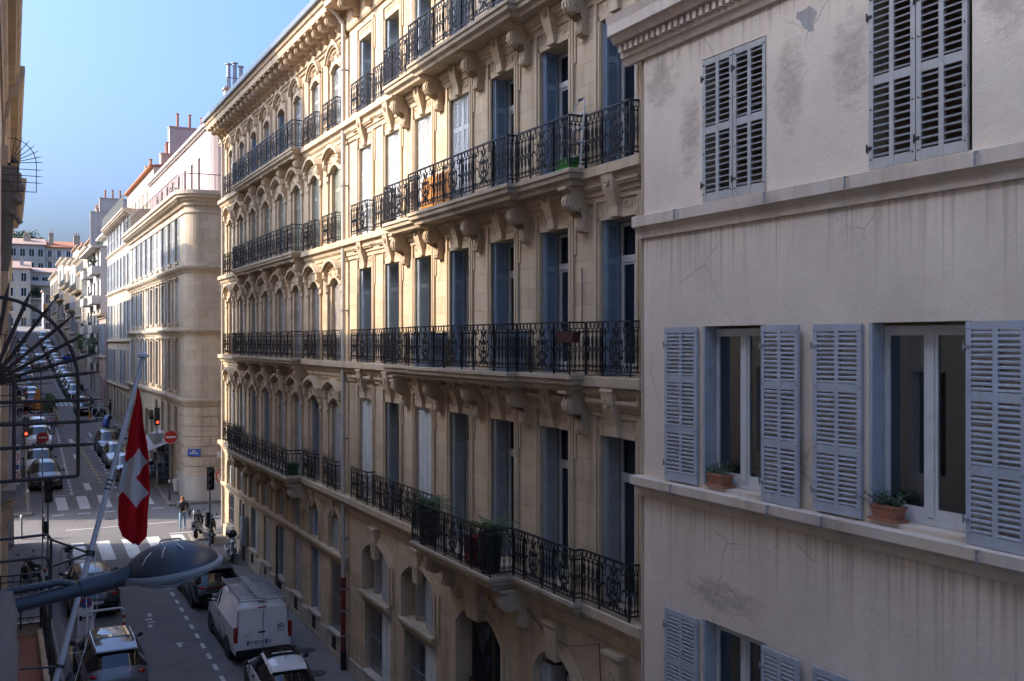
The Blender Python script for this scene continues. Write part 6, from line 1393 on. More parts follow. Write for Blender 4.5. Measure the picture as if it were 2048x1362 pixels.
        small('door_handle', [(*sorted((s*(hw-.01), s*(hw+.02))), -L*.02, L*.02, ST_[ic][2]-.13, ST_[ic][2]-.10)], M['black'])
    small('grille', [(-hw*.5, hw*.5, f-.08, f+.012, .48, .60), (-hw*.6, hw*.6, f-.10, f+.006, .26, .40)], M['black'])
    small('number_plate', [(-.26, .26, f+.0, f+.02, .42, .53)], M['signw']); small('number_plate', [(-.26, .26, rr-.02, rr+.03, (.66 if van else .56), (.77 if van else .67))], M['signw'])
    small('rear_bumper', [(-hw*.8, hw*.8, rr-.015, rr+.06, .26, .40)], M['black'])
    return out
TPL = {}
def car(kind, pm, x, y, rz, label, group, extras=None, name=None):
    key = (kind, pm)
    if key not in TPL: TPL[key] = car_template(kind, M[pm])
    z = gz(y); t = thing(name or {'van': 'parked_van'}.get(kind, 'parked_car'), label, 'van' if kind == 'van' else 'car', (x, y, z), group)
    sl_ = math.atan2(gz(y+2)-gz(y-2), 4.0); t.rotation_euler = Matrix.Rotation(sl_, 3, 'X').to_euler() if abs(rz) < .5 else (Matrix.Rotation(sl_, 3, 'X') @ Matrix.Rotation(rz, 3, 'Z')).to_euler()
    if abs(rz) < .5 and rz: t.rotation_euler = (Matrix.Rotation(sl_, 3, 'X') @ Matrix.Rotation(rz, 3, 'Z')).to_euler()
    def sub(nm, me, par, loc=(0, 0, 0)): o = bpy.data.objects.new(nm, me); COL.objects.link(o); o.parent = par; o.location = loc; ORG[o.name] = (0, 0, 0); return o
    for nm, me, _ in TPL[key]:
        if nm == 'WHEELS':
            tm_, rm_, amm, wl = me
            for lw, la in wl: w_ = sub('wheel', tm_, t, lw); sub('rim', rm_, w_); sub('wheel_arch', amm, t, la)
        else:
            q_ = sub(nm, me, t)
            if nm in ('pillar', 'sill_trim'): q_['kind'] = 'stuff'
    ORG[t.name] = (0, 0, 0)
    return t
def txt(parent, s, size, loc, rot, mat, name='lettering', ext=.002):
    cu = bpy.data.curves.new(name, 'FONT'); cu.body = s; cu.size = size; cu.align_x = 'CENTER'; cu.align_y = 'CENTER'; cu.extrude = ext; cu.materials.append(M[mat])
    tmp = bpy.data.objects.new(name, cu); COL.objects.link(tmp); dg = bpy.context.evaluated_depsgraph_get(); me = bpy.data.meshes.new_from_object(tmp.evaluated_get(dg)); bpy.data.objects.remove(tmp)
    if not me.materials: me.materials.append(M[mat])
    o = bpy.data.objects.new(name, me); COL.objects.link(o); o.parent = parent; o.location = loc; o.rotation_euler = rot; ORG[o.name] = (0, 0, 0); return o
for n_, c_, mt in (('cWhite', (.72, .72, .70), 0), ('cBlack', (.010, .011, .013), 0), ('cGreen', (.008, .035, .018), .2), ('cGrey', (.16, .165, .18), .4), ('cDkGrey', (.045, .05, .06), .3), ('cSilver', (.36, .36, .37), .5), ('cBlue', (.02, .05, .16), .2), ('cRed', (.25, .015, .015), .1), ('cBeige', (.42, .38, .32), .2), ('cBrBlue', (.02, .10, .42), .1), ('cVan', (.78, .77, .75), 0)): M[n_] = carpaint(n_+'_paint', c_, .32, mt)
GN, GF, GL = 'vehicles parked in the near block', 'cars parked along the right kerb up the hill', 'cars parked along the left kerb up the hill'
def part(parent, name, mat, fn, smooth=None):
    b = MB(); fn(b); return b.build(name, M[mat], parent, org=(0, 0, 0), smooth=smooth)
# --- near block
v = car('van', 'cVan', 7.74, 35.4, 0, 'white delivery van with aluminium roof rack seen from behind', GN)
def rack(b):
    for x in (-.72, .72): b.tube([(x, -2.3, 2.06), (x, .75, 2.06)], .022, 6); b.tube([(x, -2.3, 2.14), (x, .75, 2.14)], .018, 6)
    for k in range(14): y = -2.25+k*.22; b.box(-.72, .72, y-.035, y+.035, 2.05, 2.075)
    b.box(-.12, .12, -2.25, .7, 2.08, 2.10); b.tube([(-.8, -2.36, 2.08), (.8, -2.36, 2.08)], .03, 8)
    for x in (-.72, .72):
        for y in (-2.0, -.6, .6): b.tube([(x, y, 1.88), (x, y, 2.12)], .018, 5)
part(v, 'roof_rack', 'alu', rack)
part(v, 'rear_door_seam', 'black', lambda b: (b.box(-.006, .006, -2.462, -2.44, .5, 1.75), b.box(-.80, .80, -2.464, -2.44, .50, .512), b.box(-.83, -.81, -2.44, -2.40, .6, 1.8), b.box(.81, .83, -2.44, -2.40, .6, 1.8)))
part(v, 'rear_panel', 'cVan', lambda b: (b.hexa([(-.80,-2.40,.52),(-.02,-2.40,.52),(-.02,-2.40,1.86),(-.78,-2.38,1.86),(-.79,-2.462,.54),(-.03,-2.462,.54),(-.03,-2.42,1.84),(-.74,-2.41,1.84)]), b.hexa([(.02,-2.40,.52),(.80,-2.40,.52),(.78,-2.38,1.86),(.02,-2.40,1.86),(.03,-2.462,.54),(.79,-2.462,.54),(.74,-2.41,1.84),(.03,-2.42,1.84)])))
part(v, 'door_handle', 'black', lambda b: b.box(-.16, .06, -2.475, -2.45, 1.02, 1.07)); part(v, 'high_brake_light', 'tail', lambda b: b.box(-.18, .1, -2.44, -2.40, 1.84, 1.87)); part(v, 'bumper', 'black', lambda b: b.box(-.88, .88, -2.49, -2.35, .34, .5))
part(v, 'number_plate', 'signw', lambda b: b.box(-.50, .10, -2.48, -2.463, .66, .80)); part(v, 'plate_band', 'blue', lambda b: (b.box(-.53, -.47, -2.484, -2.463, .66, .80), b.box(.07, .13, -2.484, -2.463, .66, .80)))
txt(v, 'FE 803 GF', .115, (-.20, -2.483, .73), (R(90), 0, 0), 'black'); txt(v, 'JUMPY', .08, (-.52, -2.466, 1.0), (R(90), 0, 0), 'gal')
part(v, 'emblem', 'gal', lambda b: (b.hexa([(.45,-2.468,1.08),(.57,-2.468,1.16),(.57,-2.458,1.16),(.45,-2.458,1.08),(.45,-2.468,1.12),(.57,-2.468,1.20),(.57,-2.458,1.20),(.45,-2.458,1.12)]), b.hexa([(.57,-2.468,1.16),(.69,-2.468,1.08),(.69,-2.458,1.08),(.57,-2.458,1.16),(.57,-2.468,1.20),(.69,-2.468,1.12),(.69,-2.458,1.12),(.57,-2.458,1.20)]), b.hexa([(.45,-2.468,1.16),(.57,-2.468,1.24),(.57,-2.458,1.24),(.45,-2.458,1.16),(.45,-2.468,1.20),(.57,-2.468,1.28),(.57,-2.458,1.28),(.45,-2.458,1.20)]), b.hexa([(.57,-2.468,1.24),(.69,-2.468,1.16),(.69,-2.458,1.16),(.57,-2.458,1.24),(.57,-2.468,1.28),(.69,-2.468,1.20),(.69,-2.458,1.20),(.57,-2.458,1.28)])))
txt(v, 'CITROEN', .055, (.57, -2.466, 1.02), (R(90), 0, 0), 'gal')
v = car('mini', 'cWhite', 7.5, 29.75, R(-3), 'small white hatchback with dark glass roof at the bottom edge', GN)
part(v, 'sunroof', 'cglass', lambda b: b.loft([[(x, .30-.0, 1.49-.06*(x/.5)**2*.3) for x in (-.5, 0, .5)]+[(x, .28, 1.44) for x in (.5, 0, -.5)], [(x, -.50, 1.500-.02*(abs(x)/.5)) for x in (-.5, 0, .5)]+[(x, -.48, 1.44) for x in (.5, 0, -.5)]]))
part(v, 'antenna', 'black', lambda b: b.tube([(0, -.75, 1.46), (0, -.95, 1.78)], .008, 4)); part(v, 'spoiler', 'cWhite', lambda b: b.hexa([(-.5,-1.12,1.36),(.5,-1.12,1.36),(.5,-1.38,1.33),(-.5,-1.38,1.33),(-.5,-1.1,1.41),(.5,-1.1,1.41),(.48,-1.36,1.36),(-.48,-1.36,1.36)]))
v = car('suv', 'cGreen', 7.5, 41.5, R(1.5), 'dark green crossover parked in front of the white van', GN)
part(v, 'spoiler', 'black', lambda b: b.hexa([(-.56,-1.62,1.54),(.56,-1.62,1.54),(.56,-1.95,1.50),(-.56,-1.95,1.50),(-.56,-1.6,1.60),(.56,-1.6,1.60),(.54,-1.93,1.54),(-.54,-1.93,1.54)])); part(v, 'light_bar', 'tail', lambda b: b.box(-.7, .7, -2.165, -2.12, .86, .90))
v = car('suv', 'cBlack', 3.2, 42.1, R(.5), 'black off-road car with roof spoiler parked behind the flagpole', GN)
part(v, 'spoiler', 'black', lambda b: b.hexa([(-.58,-1.6,1.55),(.58,-1.6,1.55),(.58,-1.98,1.50),(-.58,-1.98,1.50),(-.58,-1.58,1.62),(.58,-1.58,1.62),(.56,-1.95,1.55),(-.56,-1.95,1.55)])); part(v, 'plate_bands', 'blue', lambda b: b.box(-.3, -.24, -2.18, -2.12, .56, .67)); txt(v, 'Jeep', .14, (0, -2.20, .86), (R(80), 0, 0), 'signw')
v = car('suv', 'cGrey', 3.08, 33.4, R(1), 'grey crossover with glass roof and chrome roof rails at the bottom left', GN)
part(v, 'roof_rail', 'chrome', lambda b: [b.tube([(s*.58, .30, 1.54), (s*.575, .0, 1.63), (s*.575, -1.2, 1.625), (s*.55, -1.6, 1.56)], .02, 6) for s in (1, -1)])
part(v, 'glass_roof', 'cglass', lambda b: b.hexa([(-.5,.3,1.55),(.5,.3,1.55),(.5,-.9,1.58),(-.5,-.9,1.58),(-.48,.28,1.588),(.48,.28,1.588),(.48,-.88,1.655),(-.48,-.88,1.655)])); part(v, 'spoiler', 'cGrey', lambda b: b.hexa([(-.58,-1.5,1.57),(.58,-1.5,1.57),(.58,-1.92,1.53),(-.58,-1.92,1.53),(-.58,-1.48,1.62),(.58,-1.48,1.62),(.56,-1.9,1.57),(-.56,-1.9,1.57)]))
# --- left kerb up the hill (fronts towards us)
PI = math.pi
v = car('hatch', 'cDkGrey', 2.52, 66.4, PI, 'dark grey hatchback stopped first at the far crossing', GL); part(v, 'badge', 'chrome', lambda b: b.lathe([(.04, 2.08), (.06, 2.10), (.05, 2.11)], 12, (0, 0, .54), 'y')); part(v, 'plate_bands', 'blue', lambda b: (b.box(-.28, -.22, 2.07, 2.10, .42, .53), b.box(.22, .28, 2.07, 2.10, .42, .53)))
car('hatch', 'cWhite', 2.35, 71.6, PI, 'white hatchback right behind the dark grey hatchback at the crossing', GL)
v = car('suv', 'cWhite', 2.66, 82.2, PI, 'white sporty car with shield-shaped black grille by the left kerb', GL)
part(v, 'shield_grille', 'black', lambda b: b.hexa([(-.06,2.1,.42),(.06,2.1,.42),(.06,2.185,.42),(-.06,2.185,.42),(-.26,2.1,.80),(.26,2.1,.80),(.26,2.17,.80),(-.26,2.17,.80)])); part(v, 'badge', 'chrome', lambda b: b.ball((0, 2.15, .86), .05, 8, 6))
car('suv', 'cWhite', 2.75, 87.2, PI, 'white crossover tucked behind the sporty white car', GL)
car('suv', 'cRed', 2.95, 108.5, PI, 'dark red car parked just beyond the terrace', GL)
car('hatch', 'cWhite', 3.05, 115.4, PI, 'white car by the left kerb beyond the dark red one', GL)
car('hatch', 'cBlue', 2.75, 122.5, PI, 'dark blue car by the left kerb beyond the white one', GL)
car('suv', 'cBlack', 2.75, 129, PI, 'black car by the left kerb halfway up the hill', GL)
car('van', 'cWhite', 2.85, 137, PI, 'white van by the left kerb halfway up the hill', GL)
for k, (y, c_) in enumerate(((147, 'cDkGrey'), (154, 'cSilver'), (161, 'cBlue'), (169, 'cWhite'), (178, 'cBlack'), (188, 'cSilver'))): car('hatch', c_, 3.0+.01*(y-140), y, PI, ['dark grey hatchback on the left, first above the white van', 'silver hatchback on the left above the dark grey one', 'blue hatchback on the left above the silver one', 'white hatchback high on the left kerb', 'black hatchback high on the left kerb', 'last silver hatchback on the left kerb'][k], GL)
car('van', 'cBeige', 5.1, 152, PI, 'pale van driving down the middle of the street', None, name='moving_van')
# --- right kerb up the hill
for k, (kind, c_, x, y, lab) in enumerate((('hatch', 'cSilver', 7.35, 67.6, 'pale silver hatchback first at the right kerb beyond the crossing'), ('hatch', 'cSilver', 7.25, 72.8, 'silver hatchback second at the right kerb beyond the crossing'), ('suv', 'cDkGrey', 7.2, 78.0, 'dark grey crossover third at the right kerb beyond the crossing'), ('suv', 'cBlack', 7.35, 103.2, 'black car with a parcel on its windscreen behind the steel hoops'), ('suv', 'cBlack', 7.4, 116.2, 'black car facing down the hill above the marked crossing'), ('suv', 'cDkGrey', 7.4, 121.2, 'charcoal car second in the right row above the crossing'), ('hatch', 'cSilver', 7.4, 126.0, 'silver car third in the right row above the crossing'), ('suv', 'cDkGrey', 7.4, 130.8, 'grey car fourth in the right row above the crossing'), ('hatch', 'cBlue', 7.4, 135.6, 'blue car fifth in the right row above the crossing'), ('hatch', 'cWhite', 7.4, 140.4, 'white car sixth in the right row above the crossing'), ('hatch', 'cBeige', 7.4, 149, 'beige car past the gap in the right row'), ('hatch', 'cRed', 7.4, 153.8, 'red car in the right row near the blue one'), ('hatch', 'cDkGrey', 7.4, 158.5, 'dark car behind the red one in the right row'), ('hatch', 'cBlue', 7.4, 168, 'blue car high in the right row'), ('hatch', 'cWhite', 7.4, 173, 'white car high in the right row'), ('suv', 'cBlack', 7.5, 184, 'black car near the top of the right row'), ('hatch', 'cBlue', 7.5, 190, 'blue car near the top of the right row'), ('hatch', 'cSilver', 7.5, 196, 'silver car near the top of the right row'), ('van', 'cWhite', 7.5, 203, 'white van at the top of the right row'))): car(kind, c_, x, y, PI, lab, GF)
v = car('hatch', 'cBrBlue', 9.6, 160.5, R(70), 'bright blue car turned across the right pavement', None)
# ================================================================ two-wheelers
def moto(label, x, y, rz, kind='moto', col='cBlack', topbox=True, group='motorcycles and scooters on the pavement'):
    z = gz(y)+(.13 if (x > KR or x < KL(y)) else .0); t = thing('scooter' if kind == 'scooter' else 'motorcycle', label, 'motorcycle', (x, y, z), group); t.rotation_euler = (0, R(-7), rz); ORG[t.name] = (0, 0, 0)
    P = lambda n_, m_, fn, s=40: part(t, n_, m_, fn, s); r = .30 if kind == 'moto' else .24; wb = .7 if kind == 'moto' else .62
    for yy in (wb, -wb):
        w_ = P('wheel', 'rubber', lambda b: b.lathe([(r*.72, -.05), (r*.95, -.06), (r, -.02), (r, .02), (r*.95, .06), (r*.72, .05)], 20, (0, yy, r), 'x')); q = MB(); q.lathe([(.05, -.04), (r*.72, -.035), (r*.72, .035), (.05, .04)], 14, (0, yy, r), 'x'); q.build('rim', M['alu'], w_, org=(0, 0, 0))
    P('fork', 'chrome', lambda b: [b.tube([(s*.08, wb, r), (s*.09, wb-.22, .80), (s*.09, wb-.26, .92)], .02, 6) for s in (1, -1)]); P('handlebar', 'black', lambda b: (b.tube([(-.36, wb-.42, 1.0), (-.2, wb-.3, 1.02), (.2, wb-.3, 1.02), (.36, wb-.42, 1.0)], .016, 6), [b.tube([(s*.24, wb-.3, 1.02), (s*.3, wb-.25, 1.2)], .008, 4) for s in (1, -1)], [b.ball((s*.32, wb-.24, 1.22), .06, 8, 6, (1, .3, .7)) for s in (1, -1)]))
    P('headlight', 'head', lambda b: b.ball((0, wb-.12, .88), .1, 10, 8, (1, .8, 1)))
    if kind == 'moto':
        P('tank', col, lambda b: b.ball((0, .12, .82), .2, 12, 8, (.75, 1.35, .75))); P('engine', 'alu', lambda b: (b.box(-.14, .14, -.2, .26, .28, .6), b.box(-.1, .1, .0, .3, .55, .7), b.ball((.16, -.05, .38), .11, 8, 6), b.ball((-.16, -.05, .38), .11, 8, 6))); P('exhaust', 'chrome', lambda b: b.tube([(.14, .3, .5), (.2, .2, .28), (.22, -.4, .3), (.24, -.95, .42)], .04, 8)); P('seat', 'black', lambda b: b.ball((0, -.38, .80), .2, 10, 6, (.8, 1.8, .4))); P('frame', 'black', lambda b: [b.tube([(s*.06, wb-.26, .9), (s*.1, 0, .7), (s*.12, -.35, .55), (s*.05, -wb, r)], .022, 6) for s in (1, -1)]); P('mudguard', col, lambda b: (b.tube([(0, wb+.28, r+.12), (0, wb+.1, r+.33), (0, wb-.15, r+.31)], .06, 6), b.tube([(0, -wb+.1, r+.36), (0, -wb-.2, r+.3), (0, -wb-.34, r+.1)], .07, 6)))
    else:
        P('fairing', col, lambda b: (b.loft([[(-.2*k, wb-.15+d, z_), (.2*k, wb-.15+d, z_), (.12*k, wb+.05+d, z_), (-.12*k, wb+.05+d, z_)] for k, d, z_ in ((.5, .12, .36), (1, .06, .55), (1.15, -.04, .8), (.9, -.12, 1.0))]), b.box(-.18, .18, -.2, .45, .28, .36))); P('rear_body', col, lambda b: b.loft([[(-w_, y_, z0_), (w_, y_, z0_), (w_*.8, y_, z1_), (-w_*.8, y_, z1_)] for y_, w_, z0_, z1_ in ((.02, .16, .36, .62), (-.3, .2, .36, .74), (-.75, .17, .5, .78), (-.95, .08, .62, .74))])); P('seat', 'black', lambda b: b.ball((0, -.4, .78), .2, 10, 6, (.85, 2.0, .4))); P('windshield', 'glass', lambda b: b.hexa([(-.18,wb-.2,.98),(.18,wb-.2,.98),(.18,wb-.19,.98),(-.18,wb-.19,.98),(-.14,wb-.36,1.28),(.14,wb-.36,1.28),(.14,wb-.35,1.28),(-.14,wb-.35,1.28)]))
    P('tail_light', 'tail', lambda b: b.ball((0, -wb-.28, .70), .06, 8, 6, (1.6, .6, .8))); P('number_plate', 'signw', lambda b: b.box(-.09, .09, -wb-.37, -wb-.35, .46, .60))
    if topbox: P('top_box', 'black', lambda b: b.ball((0, -.82, 1.0), .25, 14, 10, (.95, .9, .75)))
    P('stand', 'black', lambda b: b.tube([(-.1, -.1, .3), (-.26, -.15, .01)], .015, 5)); return t
moto('black motorcycle with chrome pipes and round top box on the right pavement', 9.35, 46.1, PI-R(8), 'moto', 'cBlack')
moto('black scooter with red tail light by the corner of the arched-window house', 9.2, 49.4, R(-12), 'scooter', 'cBlack')
moto('second dark scooter just beyond the scooter at the corner', 8.75, 50.6, R(-20), 'scooter', 'cDkGrey', False)
moto('dark motorcycle half hidden at the left pavement below the signal', 1.35, 45.4, R(25), 'moto', 'cBlack', False)
moto('blue covered scooter by the striped hoops on the right', 8.15, 84.2, R(150), 'scooter', 'cBlue', False)
moto('blue scooter beside the white hoop on the right', 8.05, 90.6, R(160), 'scooter', 'cBrBlue', True)
moto('black motorcycle in front of the standing man on the right', 8.3, 98.2, R(150), 'moto', 'cBlack', False)
moto('red motorcycle between parked cars on the right', 6.9, 107.5, R(170), 'moto', 'cRed', False)
moto('dark scooter between terrace and white car on the left', 1.9, 106.5, R(200), 'scooter', 'cBlack', True)
def bicycle(label, x, y, rz, hoop_z=0):
    z = gz(y)+(.13 if x > KR or x < KL(y) else 0); t = thing('bicycle', label, 'bicycle', (x, y, z), 'bicycles by the hoops'); t.rotation_euler = (0, R(5), rz); ORG[t.name] = (0, 0, 0)
    for yy in (.52, -.52): w_ = part(t, 'wheel', 'rubber', lambda b: b.tube([(0, yy+.33*math.cos(a*.349), .34+.33*math.sin(a*.349)) for a in range(18)], .016, 5, True)); q = MB(); [q.tube([(0, yy, .34), (0, yy+.32*math.cos(a*.785), .34+.32*math.sin(a*.785))], .004, 3) for a in range(8)]; q.build('spokes', M['gal'], w_, org=(0, 0, 0))
    part(t, 'frame', 'iron', lambda b: [b.tube(p, .017, 5) for p in ([(0, .52, .34), (0, .38, .9)], [(0, .40, .8), (0, -.12, .78)], [(0, .40, .72), (0, -.02, .3)], [(0, -.02, .3), (0, -.16, .9)], [(0, -.02, .3), (0, -.52, .34)], [(0, -.52, .34), (0, -.12, .78)])]); part(t, 'handlebar', 'black', lambda b: b.tube([(-.26, .26, .98), (-.1, .36, 1.0), (.1, .36, 1.0), (.26, .26, .98)], .014, 5)); part(t, 'saddle', 'black', lambda b: b.ball((0, -.18, .94), .1, 8, 6, (.8, 1.3, .4))); part(t, 'basket', 'irong', lambda b: b.loft([[(-.14, .42, .78), (.14, .42, .78), (.14, .66, .78), (-.14, .66, .78)], [(-.18, .4, 1.0), (.18, .4, 1.0), (.18, .72, 1.0), (-.18, .72, 1.0)]], True, False))
bicycle('dark bicycle leaning by the white striped post near the crossing', 7.0, 64.6, R(70)); bicycle('second dark bicycle behind the first near the crossing', 7.3, 65.1, R(80)); bicycle('dark bicycle standing in the hoop on the left pavement', 2.7, 46.9, R(5))
# ================================================================ people
def person(label, x, y, z, rz, h=1.72, pose='stand', top='coat', legs='jeand', hair='haird', shoes='black', longhair=False, arms=None, bag=False, lean=0):
    """one continuous body grown over a skeleton; clothing colours by height; hair a child"""
    k = h/1.75
    J = {}; E_l = []
    def j(n_, x_, y_, z_, r): J[n_] = (Vector((x_*k, y_*k, z_*k)), r*k)
    sit = pose == 'sit'; dz = -.42 if sit else 0
    st = .16 if pose == 'walk' else .02
    j('pelvis', 0, 0, .94+dz, .145); j('waist', 0, .01, 1.10+dz, .125); j('chest', 0, .0+lean*.5, 1.30+dz, .15); j('neckb', 0, lean, 1.46+dz, .085); j('neck', 0, .01+lean, 1.53+dz, .055); j('head', 0, .03+lean, 1.61+dz, .085); j('crown', 0, .02+lean, 1.70+dz, .075)
    for s, n_ in ((1, 'R'), (-1, 'L')):
        if sit: j('hip'+n_, s*.10, .05, .50, .10); j('knee'+n_, s*.13, .44, .50, .062); j('ank'+n_, s*.13, .46, .09, .042); j('toe'+n_, s*.14, .60, .04, .035)
        else: j('hip'+n_, s*.095, 0, .86, .105); j('knee'+n_, s*.10, s*st*.7+.03, .49, .065); j('ank'+n_, s*.09, s*st*1.3-.03, .09, .045); j('toe'+n_, s*.10, s*st*1.3+.12, .035, .036)
        A = (arms or {}).get(n_, [(.24, .0, 1.12), (.25, .08, .88), (.25, .11, .80)])
        j('sho'+n_, s*.185, 0+lean*.9, 1.42+dz, .072)
        for nm, (ax, ay, az), r in zip(('elb', 'wri', 'han'), A, (.05, .037, .036)): j(nm+n_, s*ax, ay+lean*.6, az+dz, r)
        E_l += [('pelvis', 'hip'+n_), ('hip'+n_, 'knee'+n_), ('knee'+n_, 'ank'+n_), ('ank'+n_, 'toe'+n_), ('chest', 'sho'+n_), ('sho'+n_, 'elb'+n_), ('elb'+n_, 'wri'+n_), ('wri'+n_, 'han'+n_)]
        # fingers
        hd = J['han'+n_][0]; dr_ = (hd-J['wri'+n_][0]).normalized(); sd = Vector((0, 1, 0)) if abs(dr_.y) < .7 else Vector((0, 0, 1)); sd = (sd-dr_*sd.dot(dr_)).normalized()
        for q, (o_, l_) in enumerate(((-.028, .06), (-.009, .075), (.01, .07), (.028, .055))):
            J['f%d%s' % (q, n_)] = (hd+sd*o_*k+dr_*.035*k, .011*k); J['g%d%s' % (q, n_)] = (hd+sd*o_*1.1*k+dr_*(.035+l_)*k+Vector((-s*.012, .0, 0))*k, .008*k); E_l += [('han'+n_, 'f%d%s' % (q, n_)), ('f%d%s' % (q, n_), 'g%d%s' % (q, n_))]
        J['th'+n_] = (hd+sd*.04*k+dr_*.01*k+Vector((-s*.02, 0, 0))*k, .011*k); E_l.append(('wri'+n_, 'th'+n_))
    E_l += [('pelvis', 'waist'), ('waist', 'chest'), ('chest', 'neckb'), ('neckb', 'neck'), ('neck', 'head'), ('head', 'crown')]
    names = list(J); me = bpy.data.meshes.new('tmp'); me.from_pydata([tuple(J[n_][0]) for n_ in names], [(names.index(a), names.index(b)) for a, b in E_l], [])
    ob = bpy.data.objects.new('tmp', me); COL.objects.link(ob); ob.modifiers.new('s', 'SKIN'); sv = me.skin_vertices[0].data
    for i, n_ in enumerate(names): sv[i].radius = (J[n_][1], J[n_][1]*(.8 if n_ in ('pelvis', 'waist', 'chest') else 1)); sv[i].use_root = n_ == 'pelvis'
    ss = ob.modifiers.new('ss', 'SUBSURF'); ss.levels = 1; ss.render_levels = 1
    dg = bpy.context.evaluated_depsgraph_get(); m2 = bpy.data.meshes.new_from_object(ob.evaluated_get(dg)); bpy.data.objects.remove(ob)
    m2.materials.clear()
    for q in (top, legs, 'skin', shoes): m2.materials.append(M[q])
    wz = [J['wriR'][0], J['wriL'][0], J['hanR'][0], J['hanL'][0]]
    for p in m2.polygons:
        c = p.center; i = 0
        if c.z > (1.50+dz)*k: i = 2
        elif min((c-q).length for q in wz[2:]) < .085*k or any((c-J[a][0]).length < .05*k for a in J if a[0] in 'fg' and a[1].isdigit()): i = 2
        elif sit and (c.y > .12*k and c.z < .56*k): i = 1
        elif not sit and c.z < .93*k and min((c-J[a][0]).length for a in ('wriR', 'wriL', 'elbR', 'elbL')) > .12*k: i = 1
        if c.z < .085*k: i = 3
        p.material_index = i
    m2.shade_smooth()
    t = thing('person', label, 'person', (x, y, z)); t.rotation_euler = (0, 0, rz); ORG[t.name] = (0, 0, 0)
    o = bpy.data.objects.new('body', m2); COL.objects.link(o); o.parent = t; ORG[o.name] = (0, 0, 0)
    hc = J['head'][0]
    def hairf(b):
        b.ball((hc.x, hc.y-.022*k, hc.z+.055*k), .108*k, 12, 8, (.93, 1, .98))
        if longhair: b.loft([[(hc.x+rx*k*math.cos(a), hc.y-.05*k+ry*k*math.sin(a), hc.z+z_*k) for a in [q*.785 for q in range(8)]] for rx, ry, z_ in ((.08, .06, .08), (.11, .075, 0), (.115, .06, -.12), (.09, .04, -.24), (.04, .02, -.3))])
    part(t, 'hair', hair, hairf, 60)
    def face(b):
        b.ball((hc.x, hc.y+.095*k, hc.z+.0*k), .016*k, 6, 5, (.8, 1.2, 1.4))
        for s in (1, -1): b.ball((hc.x+s*.088*k, hc.y, hc.z), .022*k, 6, 5, (.4, .8, 1.3))
    part(t, 'nose_and_ears', 'skin', face, 60)
    part(t, 'eyes', 'black', lambda b: [b.ball((hc.x+s*.032*k, hc.y+.083*k, hc.z+.022*k), .009*k, 6, 4) for s in (1, -1)])
    return t
lady = person('woman in dark jacket and light jeans walking with a bag, hand to her face', 8.3, 52.6, gz(52.6), PI-R(12), 1.70, 'walk', 'coat', 'jean', 'hairb', 'black', True, {'R': [(.25, .06, 1.14), (.12, .22, 1.42), (.06, .17, 1.52)], 'L': [(.25, .02, 1.14), (.17, .17, 1.02), (.10, .2, 1.0)]})
b = MB(); b.loft([[(-.34+d, y_, z_) for d, y_ in ((-.05*w_, -.12*w_), (.05*w_, -.12*w_), (.05*w_, .14*w_), (-.05*w_, .14*w_))] for w_, z_ in ((.7, .72), (1.1, .76), (1.15, .98), (.9, 1.05))]); b.tube([(-.34, -.08, 1.05), (-.28, -.05, 1.3), (-.2, 0, 1.47), (-.28, .06, 1.3), (-.34, .1, 1.05)], .012, 5); b.v = [(p[0]*.97, p[1], p[2]) for p in b.v]
hb_ = b.build('shoulder_bag', M['coat']); hb_.location = (8.3, 52.6, gz(52.6)); hb_.rotation_euler = (0, 0, PI-R(12)); tag(hb_, 'black shoulder bag hanging at the walking woman\'s side', 'bag')
person('man in grey jumper and jeans standing by the terrace', 1.75, 99.6, gz(99.6)+.13, PI, 1.76, 'stand', 'greyc', 'jeand', 'haird', 'signw')
person('person in dark coat standing behind the man in the grey jumper', 1.5, 102.5, gz(102.5)+.13, PI, 1.72, 'stand', 'coat', 'coat', 'haird')
person('diner in dark top sitting at the left of the orange parasol', 2.55, 100.6, gz(100.6)+.0, R(-90), 1.74, 'sit', 'coat', 'jeand', 'haird')
person('diner in olive jacket sitting at the right of the orange parasol', 3.75, 100.9, gz(100.9)+.0, R(90), 1.74, 'sit', 'olive', 'jeand', 'haird')
person('man dressed in black standing on the right pavement looking down', 9.05, 97.2, gz(97.2)+.13, R(75), 1.78, 'stand', 'coat', 'coat', 'haird', arms={'R': [(.24, .1, 1.12), (.16, .3, 1.1), (.12, .36, 1.12)], 'L': [(.24, .1, 1.12), (.16, .3, 1.1), (.12, .36, 1.12)]})
person('person in olive jacket walking half hidden behind the flagpole', 9.0, 79.0, gz(79)+.13, PI+R(10), 1.74, 'walk', 'olive', 'coat', 'hairb')
# ================================================================ street furniture
def gzp(x, y): return gz(y)+(.13 if (x > KR or x < KL(y)) and not CS0+.3 < y < CS1 else 0)
def no_entry(label, x, y, h, r=.32):
    z = gzp(x, y); t = thing('no_entry_sign', label, 'sign', (x, y, z), 'no entry signs'); b = MB(); b.tube([(x, y, z), (x, y, z+h)], .03, 8); b.build('post', M['gal'], t)
    b = MB(); b.lathe([(r, -.02), (r, .0), (r*.98, .004)], 32, (x, y-.04, z+h-r*.9), 'y'); b.build('backing', M['gal'], t)
    b = MB(); b.lathe([(r, -.012), (r, -.004)], 32, (x, y-.058, z+h-r*.9), 'y'); b.build('rim', M['signw'], t)
    b = MB(); b.lathe([(r*.93, -.012), (r*.93, -.004)], 32, (x, y-.066, z+h-r*.9), 'y'); b.build('disc', M['red'], t); b = MB(); b.box(x-r*.68, x+r*.68, y-.086, y-.076, z+h-r*.9-r*.14, z+h-r*.9+r*.14); b.build('bar', M['signw'], t); return t
